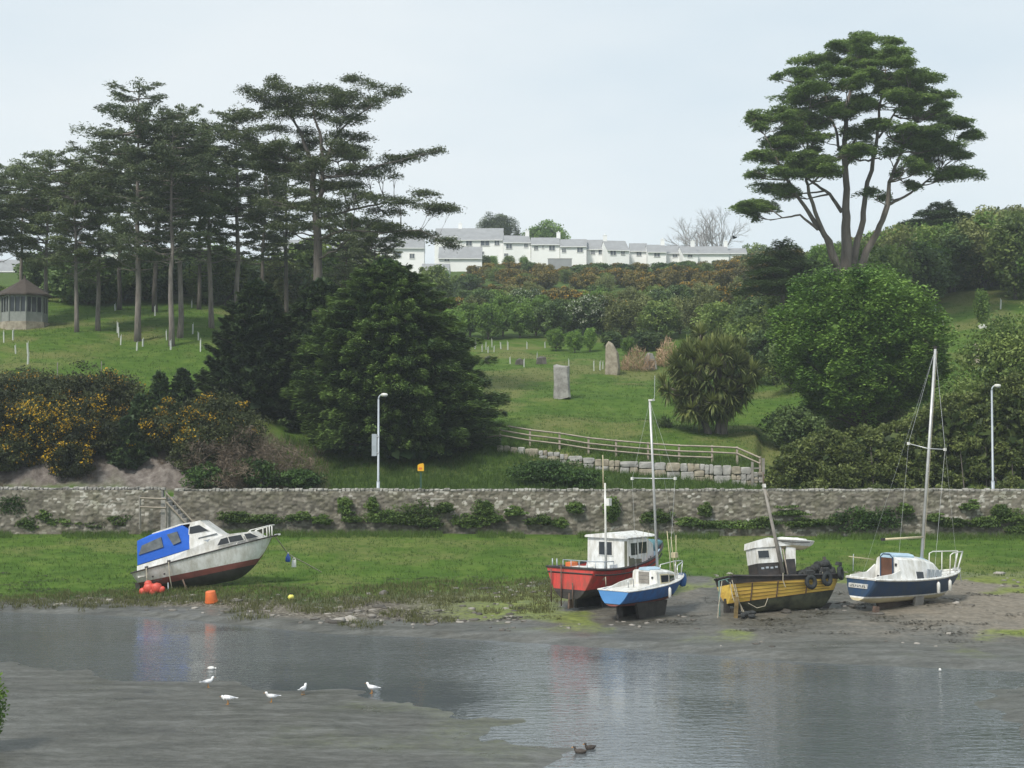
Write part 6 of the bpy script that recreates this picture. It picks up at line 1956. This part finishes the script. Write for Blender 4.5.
m_ = MB(); m_.prism([(pz[0][0], pz[0][1]), (pz[1][0], zu), (pz[2][0], zu), (pz[3][0], pz[3][1])], wy, wy + .12); m_.build('door_panel', 'white', b.o)
m_ = MB(); zz = b.pick(790, 559, wy).z; m_.prism([(pz[0][0] - .01, 1.2), (pz[0][0] - .01, zz), (pz[3][0] + .01, zz), (pz[3][0] + .01, 1.2)], wy - .02, wy + .14); m_.build('door_foot', 'black', b.o)
b.tube('handrail', [(pz[0][0] + .08, wy - .05, 1.25), (pz[0][0] - .05, wy - .05, zu - .1)], .03, 'wood')
# mast
mb_, mt_ = b.pick(783, 573, wy - .12), b.pick(764, 487, wy - .12)
b.tube('mast', [mb_, mt_], [.10, .055], 'woodgrey', n=8)
tp_ = b.pick(763, 472, wy - .12)
b.tube('topmast', [mt_, tp_], .022, 'rust')
b.box('mast_lamp', mt_ + Vector((0, -.03, .05)), (.12, .12, .16), 'white')
b.tube('gaff', [mt_, b.pick(770, 500, wy - .2)], .03, 'wood')
# bow clutter: nets, a dark roll, tyres over the side
nt_ = MB()
rr = random.Random(3)
for k in range(30):
    x = rr.uniform(.9, 2.6)
    nt_.rock((x, rr.uniform(-.5, .4) * (3.2 - x) * .6, b.s(x + 2.75) + rr.uniform(-.1, .25 + .35 * smooth(.8, 2.2, np.array(x)).item())), (rr.uniform(.25, .5), rr.uniform(.25, .5), rr.uniform(.2, .38)), k, power=.8)
nt_.build('net_heap', 'net', b.o, True)
rl_ = MB(); rl_.tube([(.35, -.1, 1.45), (1.0, -.1, 1.55), (1.8, .0, 1.72)], [.22, .24, .2], 9); rl_.build('rolled_cover', 'net', b.o, True)
b.tube('samson_post', [(2.2, 0, 1.3), (2.2, 0, 2.3)], .08, 'black')
nl_ = MB()
for k in range(7): nl_.tube([(2.2, 0, 2.25), (1.6 + .18 * k, -.5 + .05 * k, b.s(4.5 + .15 * k) + .05)], .014, 3)
nl_.build('rope_tangle', 'rope', b.o)
def tyre(c, r, rot):
    m_ = MB()
    pts = [(c[0] + r * math.cos(k * math.pi / 8) * math.cos(rot), c[1] + r * math.cos(k * math.pi / 8) * math.sin(rot), c[2] + r * 1.15 * math.sin(k * math.pi / 8)) for k in range(17)]
    m_.tube(pts, .10, 7, cap=False); return m_
for (a0, a1, rot) in ((811, 582, .05), (827, 579, .25), (840.5, 573, .8)):
    y_ = b.side(b.pick(a0, a1, -.8).x) - .10
    c = b.pick(a0, a1, y_)
    ty = tyre(c, .20, rot).build('tyre_fender', 'rubber', b.o, True)
    q = MB(); q.box(c + Vector((0, .06, .42)), (.46, .2, .16), rz=rot, rx=.3, taper=.8); q.build('cover', 'net', ty)
# stern frame, mooring lines
for (a, c_) in (((719, 581), (720, 628)), ((729, 583), (726, 580))):
    b.tube('stern_pole', [b.pick(*a, -.75), b.pick(*c_, -.75)], .03, 'ropegreen')
b.tube('stern_bar', [b.pick(719, 581, -.75), b.pick(731, 578, -.75)], .025, 'ropegreen')
for (p0, p1) in (((732, 580), (744, 612)), ((730, 582), (737, 607)), ((735, 584), (748, 626)), ((722, 581), (717, 630)), ((748, 612), (770, 625))):
    b.tube('mooring_rope', [b.pick(*p0, -.95), b.pick((p0[0] + p1[0]) / 2 - 1, (p0[1] + p1[1]) / 2 + 2, -1.05), b.pick(*p1, -1.15)], .022, 'rope', n=4)
b.tube('side_rope', [(-.55, b.side(-.55) - .06, 1.62), (-.6, b.side(-.6) - .07, 1.3), (-.52, b.side(-.5) - .07, 1.0)], .02, 'rope', n=4)
b.tube('loop_rope', [b.pick(748, 603, -1.2), b.pick(757, 608, -1.25), b.pick(765, 606, -1.25), b.pick(768, 598, -1.2)], .018, 'rope', n=4)
yel = b

# --- white dinghy lying on the wheelhouse roof of the yellow boat
q = P(792, 550.5, 66.8)
dg = Boat('dinghy', 'small white dinghy with pale underside, lying across the yellow boat wheelhouse roof', 792, 66.8, 8, -4, -6, 0, None)
dg.o.location = q
dg.hull(-.95, 1.95, .55, .45, .7, lambda u: .42 + .02 * u, lambda u: .03 + (0 if u < 1.2 else ((u - 1.2) / .75) ** 2 * .33), lambda u: .13 + .03 * u, lambda u: .2 + .02 * u, ['cream', 'cream', 'white', 'white'], deckdrop=.02, e=.3, rail='white', railr=.025, n=14)
cm = MB(); cm.rock((-.1, 0, .46), (1.5, .8, .22), 5, power=.6); cm.build('cover', 'white', dg.o, True)
dg.tube('grab_line', [(-.9, -.5, .36), (0, -.56, .33), (.7, -.3, .38)], .012, 'black', n=4)

# --- navy sailing boat
b = Boat('sailing_boat', 'small navy blue sailing boat with white deck and tall mast, at right', 909, 67.8, 32, 0.0, 0, -.12)
nx = -3.1
b.hull(nx, 6.2, 1.08, .86, 2.9, lambda u: 1.40 - .085 * u + .016 * u * u, lambda u: .27 + (0 if u < 4.6 else ((u - 4.6) / 1.6) ** 1.7 * .95) + (0 if u > .8 else (.8 - u) * .22), lambda u: .56 - .03 * u + .005 * u * u, lambda u: .63 - .03 * u + .005 * u * u, ['cream', 'gel', 'navy', 'navy'], deckdrop=.03, e=.34, rail='white', railr=.06, deckmat='gel', rake=-.30, bow_pow=.75)
b.prism('keel', [(-2.0, -.05), (.6, -.05), (.9, .45), (-2.2, .45)], -.07, .07, 'keelbrown')
b.prism('bilge_keel', [(-.45, -.05), (.05, -.05), (.15, .5), (-.4, .5)], -.66, -.54, 'woodgrey')
b.prism('bilge_keel', [(-.45, -.05), (.05, -.05), (.15, .5), (-.4, .5)], .54, .66, 'woodgrey')
xw = nx + 1.65
secs = [(xw, .92, .60, 1.1, 2.24), (xw + 1.4, .86, .58, 1.0, 2.14), (xw + 2.5, .62, .42, 1.0, 1.90), (xw + 3.3, .36, .24, 1.1, 1.36)]
cabin_loft(b, 'cabin', secs, 'gel', .14)
cabin_loft(b, 'hatch_top', [(xw - .06, .36, .34, 2.24, 2.42), (xw + 1.3, .36, .34, 2.18, 2.32)], 'bluegel', .05)
door = MB(); yz = [(-.34, 1.30), (.34, 1.30), (.33, 2.22), (.18, 2.36), (-.18, 2.36), (-.33, 2.22)]
door.add([(xw - .05, y, z) for y, z in yz] + [(xw + .05, y, z) for y, z in yz], [(5, 4, 3, 2, 1, 0), tuple(range(6, 12))] + [(i, (i + 1) % 6, (i + 1) % 6 + 6, i + 6) for i in range(6)])
door.build('companionway_door', 'brown', b.o)
q = MB(); q.tube([(xw - .05, y * 1.1, z + (.04 if z > 1.5 else 0)) for y, z in yz[1:] + yz[:1]], .035, 5); q.build('door_frame', 'navy', b.o)
for (y, z, w, h) in ((-.52, 1.95, .1, .12), (-.5, 1.38, .1, .08), (.55, 1.38, .1, .08)):
    aft_slab(b, 'vent', xw, y - w / 2, y + w / 2, z - h / 2, z + h / 2, 'black', .04)
for sg in (-1, 1):
    b.prism('coaming', [(nx + .05, 1.36), (nx + .15, 1.50), (xw - .5, 1.58), (xw, 1.9 if sg > 0 else 1.72), (xw, 1.1), (nx + .3, 1.2)], sg * .76 - .04, sg * .76 + .04, 'gel')
side_window(b, secs, xw + 1.0, xw + 1.45, .22, .55)
m_ = MB()
for k in range(7):
    x = xw + 1.62 + .15 * k
    m_.box((x, b.side(x) * .80, b.s(x - nx) + .20 - .02 * k), (.10, .04, .44), ry=(-1) ** k * .10)
m_.build('deck_boards', 'galv', b.o)
cabin_loft(b, 'deck_panel', [(xw + 1.15, .6, .45, 1.98, 2.18), (xw + 2.3, .5, .36, 1.84, 1.98)], 'bluegel', .13)
# name on the transom
def tr(y, z): return (nx - .30 * (1 - (z - .5) / .92) * -1 - .03 if 0 else nx - .02 - .0, y, z)
v0, v1 = b.pick(857, 577.5, x=nx - .10), b.pick(873, 581, x=nx - .10)
plate = aft_slab(b, 'name_plate', nx - .06 + .0, .58, -.52, .98, 1.17, 'white', .10)
lt = MB()
for k in range(9):
    y = .48 - .108 * k
    lt.box((nx - .17, y, 1.075), (.02, .022, .10))
    lt.box((nx - .17, y - .035, 1.105 if k % 2 else 1.045), (.02, .045, .02))
lt.build('lettering', 'glass_grey', plate)
for a_ in (932, 946):
    x = b.pick(a_, 582, -.75).x
    f = MB(); y_ = b.side(x) - .08
    f.lathe((x, y_, b.s(x - nx) - .42), [(.02, -.27), (.075, -.22), (.075, .2), (.02, .27)], 8); fo = f.build('fender', 'white', b.o, True)
    b.tube('fender_line', [(x, y_, b.s(x - nx) - .18), (x, y_ + .12, b.s(x - nx) + .08)], .022, 'rust', parent=fo, n=4)
# pulpit: a tall open frame
x0_, x1_ = 1.85, 3.0
for sg in (-1, 1):
    ya = sg * b.half(x0_) * .8
    b.tube('pulpit', [(x0_, ya, b.s(x0_ - nx)), (x0_ + .05, ya, b.s(x0_ - nx) + .88), (x0_ + .25, ya * .95, b.s(x0_ - nx) + .96), (x1_ + .25, sg * .14, b.s(x1_ - nx) + .86)], .028, 'white')
    b.tube('pulpit_leg', [(2.45, sg * b.half(2.45) * .75, b.s(5.55)), (2.5, sg * b.half(2.4) * .75, b.s(5.55) + .88)], .022, 'white')
    b.tube('pulpit_leg', [(x1_ - .06, sg * .10, b.s(x1_ - nx)), (x1_ + .25, sg * .14, b.s(x1_ - nx) + .86)], .035, 'white')
b.box('anchor_roller', (3.0, 0, b.s(6.1) + .06), (.35, .2, .1), 'steel')
b.tube('anchor_line', [(3.12, -.05, b.s(6.1)), (3.2, -.1, .95)], .025, 'white', n=5)
# mast, boom, spreaders, rigging
mb_, mt_ = b.pick(921.5, 556, 0), b.pick(935.3, 349, 0)
b.tube('mast', [mb_ - Vector((0, 0, .2)), mt_], [.075, .055], 'alu', n=8)
b.box('masthead', mt_ + Vector((0, 0, .08)), (.12, .1, .12), 'black')
bo0, bo1 = b.pick(922.5, 537, 0), b.pick(883, 539.5, 0)
b.tube('boom', [bo0, bo1], .05, 'cream', n=8)
b.box('boom_end', bo1, (.16, .12, .12), 'black')
mid = b.pick(927.8, 448.5, 0)
sL, sR = b.pick(908.5, 443.5, .6), b.pick(945, 449.5, -.6)
b.tube('spreader', [sL, mid, sR], .022, 'steel')
b.box('spreader_tip', sL, (.1, .1, .13), 'white'); b.box('spreader_tip', sR, (.1, .1, .13), 'white')
b.tube('shroud', [mt_, sL, (.2, 1.0, b.s(3.3))], .005, 'steel', n=3)
b.tube('shroud', [mt_, sR, (.4, -1.0, b.s(3.5))], .005, 'steel', n=3)
b.tube('forestay', [mt_, (3.05, 0, b.s(6.15))], .004, 'steel', n=3)
b.tube('backstay', [mt_, (-3.05, 0, b.s(0.05))], .004, 'steel', n=3)
b.tube('halyard', [mt_ + Vector((.06, -.05, -.1)), mb_ + Vector((.12, -.06, .3))], .010, 'rope', n=3)
b.tube('tiller', [b.pick(849, 556.5, .4), b.pick(874, 559.5, .4)], .022, 'cream')
b.tube('stern_post', [b.pick(853, 571, .6), b.pick(853.5, 554, .6)], .018, 'galv')
navy = b
# ------------------------------------------------------------------ buoys, buckets, birds, stones
def on_ground(px, py, lo=40.0, hi=94.0):
    D = min(np.arange(lo, hi, .1), key=lambda q: abs(P(px, py, q).z - g1(PX(px, q), q)))
    return GP(px, float(D))
o = on_ground(213, 603, 62, 80)
bk = thing('bucket', 'orange plastic bucket upside down on the mud below the cabin cruiser', 'bucket', o + Vector((0, 0, .02)), (R(6), R(-7), .3))
m_ = MB(); m_.lathe((0, 0, 0), [(.29, 0), (.30, .03), (.23, .52), (.22, .54)], 14); m_.build('tub', 'orange', bk, True)
m_ = MB(); m_.lathe((0, 0, .0), [(.315, .02), (.315, .07)], 14); m_.build('rim', 'orange', bk)
o = on_ground(292, 600, 62, 82)
bf = thing('float', 'small pale yellow float lying on weed right of the orange bucket', 'float', o + Vector((0, 0, .12)))
m_ = MB(); m_.rock((0, 0, 0), (.30, .26, .28), 3, power=.95); m_.build('ball', 'limep', bf, True)
m_ = MB(); m_.lathe((0, 0, .12), [(.05, 0), (.05, .08)], 8); m_.build('eye', 'black', bf)
# red floats at the cruiser's stern
o = on_ground(152, 589, 70, 82)
cb = thing('float_bundle', 'bundle of faded red floats and cloth under the stern of the cabin cruiser', 'floats', (PX(151, 74.2), 74.2, g1(PX(151, 74.2), 74.2)))
rr = random.Random(4)
for k, (dx, dz, s_) in enumerate(((0, .28, .52), (.38, .30, .50), (-.30, .12, .36), (.2, .10, .40), (.62, .22, .34), (-.05, .48, .36))):
    m_ = MB(); m_.rock((dx, rr.uniform(-.15, .15), dz), (s_ * 1.1, s_ * .8, s_), 20 + k, power=.8); m_.build('float', 'buoyred', cb, True)
# bow line with bottle floats
p0 = cruiser.m @ Vector((3.7, 0, cruiser.s(7.1)))
e0 = GP(322, 79.5)
mid1, mid2 = P(287.5, 553, 76.5), P(293, 557, 76.8)
ml = thing('mooring_line', 'slack mooring line from the cruiser bow to the grass at its right', 'rope', e0)
m_ = MB(); m_.tube([L0(ml, p0), L0(ml, mid1), L0(ml, mid2), L0(ml, P(306, 563.5, 78)), L0(ml, e0 + Vector((0, 0, .03)))], .03, 5); m_.build('line', 'rope', ml)
bj = thing('bottle_float', 'blue plastic bottle hung on the cruiser mooring line', 'bottle', P(288, 559, 76.5))
m_ = MB(); m_.lathe((0, 0, 0), [(.06, -.16), (.13, -.13), (.13, .08), (.05, .2), (.04, .28)], 10); m_.build('body', 'bluep', bj, True)
m_ = MB(); m_.lathe((0, 0, .28), [(.05, 0), (.05, .06)], 8); m_.build('cap', 'white', bj)
wc = thing('jerrycan', 'white plastic can hung on the cruiser mooring line near the grass', 'can', P(294, 563.5, 76.8))
m_ = MB(); m_.box((0, 0, 0), (.22, .18, .36), taper=.92); m_.build('body', 'white', wc)
m_ = MB(); m_.tube([(-.07, 0, .18), (-.05, 0, .27), (.05, 0, .27), (.07, 0, .18)], .025, 5); m_.build('handle', 'white', wc)
# anchor clutter at the yellow boat's stern and posts in the mud
o = on_ground(742, 626, 58, 70)
an = thing('mooring_post', 'short weedy brown post with a heap of rope at the stern of the yellow boat', 'post', GP(735, 64.6))
m_ = MB(); m_.box((0, 0, .40), (.16, .16, 1.0), ry=.06); m_.build('post', mat('weedy_post', (.24, .17, .07), .9, .5, 3), an)
m_ = MB()
for k in range(9): m_.rock((.35 + .25 * rr.uniform(-1, 1.6), rr.uniform(-.2, .2), .1 + rr.uniform(0, .14)), (rr.uniform(.2, .4), .3, rr.uniform(.12, .25)), 60 + k, power=.8)
m_.build('rope_heap', 'net', an, True)
bl = thing('wooden_block', 'small rusty block standing on the sand before the navy sailing boat', 'block', GP(874, 65.5))
m_ = MB(); m_.box((0, 0, .16), (.20, .22, .38), ry=.15, rz=.4); m_.build('body', 'rust', bl)
m_ = MB(); m_.rock((.0, 0, .03), (.7, .4, .14), 5); m_.build('foot', 'rock', bl, True)

# gulls
def gull(px, py, label, face, D=None, z=None, fold=0.0, s_=1.0, swim=False):
    x, y = GXY(px, py, .04)
    zz = g1(x, y) if not swim else .0
    zz = max(zz, 0.0)
    o = thing('gull', label, 'gull', (x, y, zz), (0, 0, face), 'gulls on the mud flat')
    o.scale = (s_ * .78, s_ * .78, s_ * .78)
    h = 0.0 if swim else .12
    # body and head as one skin
    prof = [(-.24, .155, .012), (-.18, .15, .045), (-.08, .145, .078), (.02, .15, .088), (.10, .17, .075), (.15, .205, .052), (.17, .245, .045), (.19, .285, .050), (.215, .29, .044), (.245, .285, .015)]
    m_ = MB(); m_.tube([(a, 0, b_ + h - .05 + (fold if a > .12 else 0)) for a, b_, _ in prof], [r_ for _, _, r_ in prof], 10)
    bd = m_.build('body', 'feather', o, True)
    for sg in (-1, 1):
        w = MB()
        w.add([(.09, sg * .070, h + .13), (.0, sg * .098, h + .085), (-.14, sg * .075, h + .09), (-.33, sg * .012, h + .12), (-.12, sg * .050, h + .155), (.02, sg * .062, h + .165)], [tuple(range(6)) if sg < 0 else tuple(range(5, -1, -1))])
        w.add([(.08, sg * .050, h + .13), (-.32, sg * .0, h + .11), (-.1, sg * .02, h + .14)], [(0, 1, 2)])
        w.build('wing', 'feathergrey', o)
        if not swim:
            l_ = MB(); l_.tube([(.0, sg * .035, h + .05), (.0, sg * .04, -.01)], .009, 5); l_.box((.02, sg * .04, .006), (.07, .05, .008)); l_.build('leg', 'beak', o)
    k = MB(); k.tube([(.245, 0, h + .235 + fold), (.30, 0, h + .222 + fold)], [.014, .004], 6); k.build('beak', 'beak', o)
    t_ = MB(); t_.add([(-.22, -.035, h + .105), (-.36, -.05, h + .11), (-.36, .05, h + .11), (-.22, .035, h + .105), (-.29, 0, h + .122)], [(0, 1, 4), (1, 2, 4), (2, 3, 4), (3, 0, 4), (3, 2, 1, 0)]); t_.build('tail', 'feather', o)
gull(208, 687, 'white gull at the water edge, leftmost and farthest of the gulls', .6, s_=1.1)
gull(228, 706, 'grey-winged gull nearest on the mud, stooping', math.pi - .2, fold=-.10, s_=1.15)
gull(271.5, 703, 'gull on the mud between the stooping gull and the upright one', math.pi + .3, s_=1.05)
gull(303, 694, 'upright gull standing at the edge of the channel', 1.2, s_=1.1)
gull(372, 692, 'gull farthest to the right, standing in shallow water with a wake', math.pi - .4, s_=1.1)
x, y = GXY(211, 669, .02)
pf = thing('float', 'tiny white float drifting on the channel beyond the gulls', 'float', (x, y, .02))
m_ = MB(); m_.rock((0, 0, .03), (.26, .14, .13), 8, power=.9); m_.build('ball', 'white', pf, True)
m_ = MB(); m_.lathe((.13, 0, .03), [(.02, 0), (.03, .05)], 6, axis='x'); m_.build('eye', 'white', pf)
x, y = GXY(940, 670, .05)
pf = thing('float', 'tiny white float at the far water edge below the navy sailing boat', 'float', (x, y, max(g1(x, y), 0) + .02))
m_ = MB(); m_.rock((0, 0, .04), (.10, .09, .11), 9, power=.9); m_.build('ball', 'white', pf, True)
def duck(px, py, label, face):
    x, y = GXY(px, py, .03)
    o = thing('duck', label, 'duck', (x, y, 0), (0, 0, face), 'ducks on the river')
    o.scale = (.72, .72, .72)
    prof = [(-.26, .11, .01), (-.2, .085, .05), (-.1, .06, .095), (.03, .055, .105), (.12, .07, .085), (.165, .115, .05), (.18, .17, .038), (.195, .215, .048), (.225, .222, .042), (.25, .215, .02)]
    m_ = MB(); m_.tube([(a, 0, b_) for a, b_, _ in prof], [r_ for _, _, r_ in prof], 10); m_.build('body', 'duck', o, True)
    m_ = MB(); m_.tube([(.24, 0, .205), (.30, 0, .195)], [.02, .014], 6); m_.build('bill', 'beak', o)
    for sg in (-1, 1):
        w = MB(); w.add([(.08, sg * .085, .10), (.0, sg * .112, .06), (-.2, sg * .05, .085), (-.1, sg * .06, .135), (.03, sg * .075, .14)], [(0, 1, 2, 3, 4) if sg < 0 else (4, 3, 2, 1, 0)]); w.build('wing', 'duck', o)
duck(580, 752, 'dark duck swimming, left and nearer of the pair', math.pi - .1)
duck(590, 748, 'dark duck swimming, right and farther of the pair', math.pi + .5)
o = thing('crow', 'black crow in flight against the bare tree on the skyline', 'bird', P(734.5, 238, 150), (0, .2, 2.6))
m_ = MB(); m_.tube([(-.28, 0, 0), (-.1, 0, .02), (.05, 0, .02), (.18, 0, .04), (.24, 0, .04)], [.03, .09, .10, .06, .012], 8); m_.build('body', 'crow', o, True)
for sg in (-1, 1):
    w = MB(); w.add([(.12, sg * .06, .05), (.10, sg * .40, .22), (-.02, sg * .68, .12), (-.16, sg * .40, .16), (-.14, sg * .06, .03), (.0, sg * .35, .21)], [(0, 1, 5), (1, 2, 5), (2, 3, 5), (3, 4, 5), (4, 0, 5)]); w.build('wing', 'crow', o)
w = MB(); w.add([(-.25, 0, .01), (-.46, -.09, 0), (-.50, 0, .01), (-.46, .09, 0)], [(0, 1, 2, 3)]); w.build('tail', 'crow', o)

# shingle and weed on the foreshore
def scatter_stones(n, seed):
    r = np.random.default_rng(seed)
    a_ = r.uniform(-60, 1080, n); u = (a_ - 512) / F
    S = shore(u); T = r.uniform(.03, .62, n)
    y = S + T * (95 - S); x = u * y
    gtv = np.interp(a_, [-100, 0, 130, 280, 400, 520, 640, 760, 900, 1024, 1200], [.04, .06, .16, .24, .31, .42, .52, .56, .62, .64, .64])
    keep = (fbm(x * .4, y * .4, 3) > np.where(a_ < 520, .42, .56)) & (T < gtv + .03)
    return x[keep], y[keep]
x, y = scatter_stones(1900, 4)
z = gz(x, y)
s_ = rng.uniform(.04, .15, len(x)) * (1 + (rng.random(len(x)) > .95) * 1.2)
base = np.array([(math.cos(t_) * c_, math.sin(t_) * c_, h_) for h_, c_ in ((-.3, .9), (.25, 1.0), (.65, .6)) for t_ in np.linspace(0, 6.283, 6, endpoint=False)] + [(0, 0, .8)])
fcs = []
for j in range(2):
    for i in range(6):
        fcs.append((j * 6 + i, j * 6 + (i + 1) % 6, (j + 1) * 6 + (i + 1) % 6)); fcs.append((j * 6 + i, (j + 1) * 6 + (i + 1) % 6, (j + 1) * 6 + i))
fcs += [(12 + i, 12 + (i + 1) % 6, 18) for i in range(6)]
nb_ = len(base)
v = base[None] * (1 + rng.normal(size=(len(x), nb_, 1)) * .16) * (s_[:, None, None] * np.stack([rng.uniform(.8, 1.6, len(x)), rng.uniform(.7, 1.3, len(x)), rng.uniform(.4, .8, len(x))], 1)[:, None, :])
v += np.stack([x, y, z], 1)[:, None, :]
f = (np.arange(len(x)) * nb_)[:, None, None] + np.array(fcs)[None]
sm = leafmat('shingle', (.06, .055, .048), (.30, .28, .25), 0.0, .85)
tag(npmesh('shingle', v.reshape(-1, 3), f.reshape(-1, 3), sm, None, tint=np.repeat(rng.random(len(x)) ** 1.5, len(fcs))), 'loose stones strewn over the foreshore mud', 'stones', None, 'stuff')
# dark weed strands on the mud
Lw = Leaves()
r = np.random.default_rng(9)
for k in range(130):
    if k < 130:
        a_ = r.uniform(-40, 1060); u = (a_ - 512) / F; S = shore(u); y = S + r.uniform(.12, .5) * (95 - S)
    else:
        a_ = r.uniform(0, 520); u = (a_ - 512) / F
        y = r.uniform(36, 53)
    x = u * y
    zz = g1(x, y)
    if zz < .02: continue
    sc_ = r.uniform(.15, .6) if k < 130 else r.uniform(.015, .06)
    n = int(10 + sc_ * 60)
    p = np.stack([x + r.normal(size=n) * sc_ * 1.3, y + r.normal(size=n) * sc_ * .5, 0 * r.random(n)], 1)
    p[:, 2] = gz(p[:, 0], p[:, 1]) + .015 + r.random(n) * .05
    Lw.put(p, .16, up=.8, aspect=.45, tint=.4, spread=.4)
tag(Lw.build('seaweed', 'weed'), 'dark weed strewn in patches over the mud', 'seaweed', None, 'stuff')
# ------------------------------------------------------------------ air
HAZE = 0.0003
hv = bpy.data.materials.new('haze')
hv.use_nodes = True
t = hv.node_tree
t.nodes.clear()
o_ = N(t, 'ShaderNodeOutputMaterial')
pv = N(t, 'ShaderNodeVolumePrincipled')
pv.inputs['Color'].default_value = (.86, .93, 1.0, 1)
pv.inputs['Density'].default_value = HAZE
t.links.new(pv.outputs[0], o_.inputs['Volume'])
hb = MB(); hb.box((0, 480, 40), (2800, 1100, 90))
ho = hb.build('haze', hv)
tag(ho, kind='stuff')
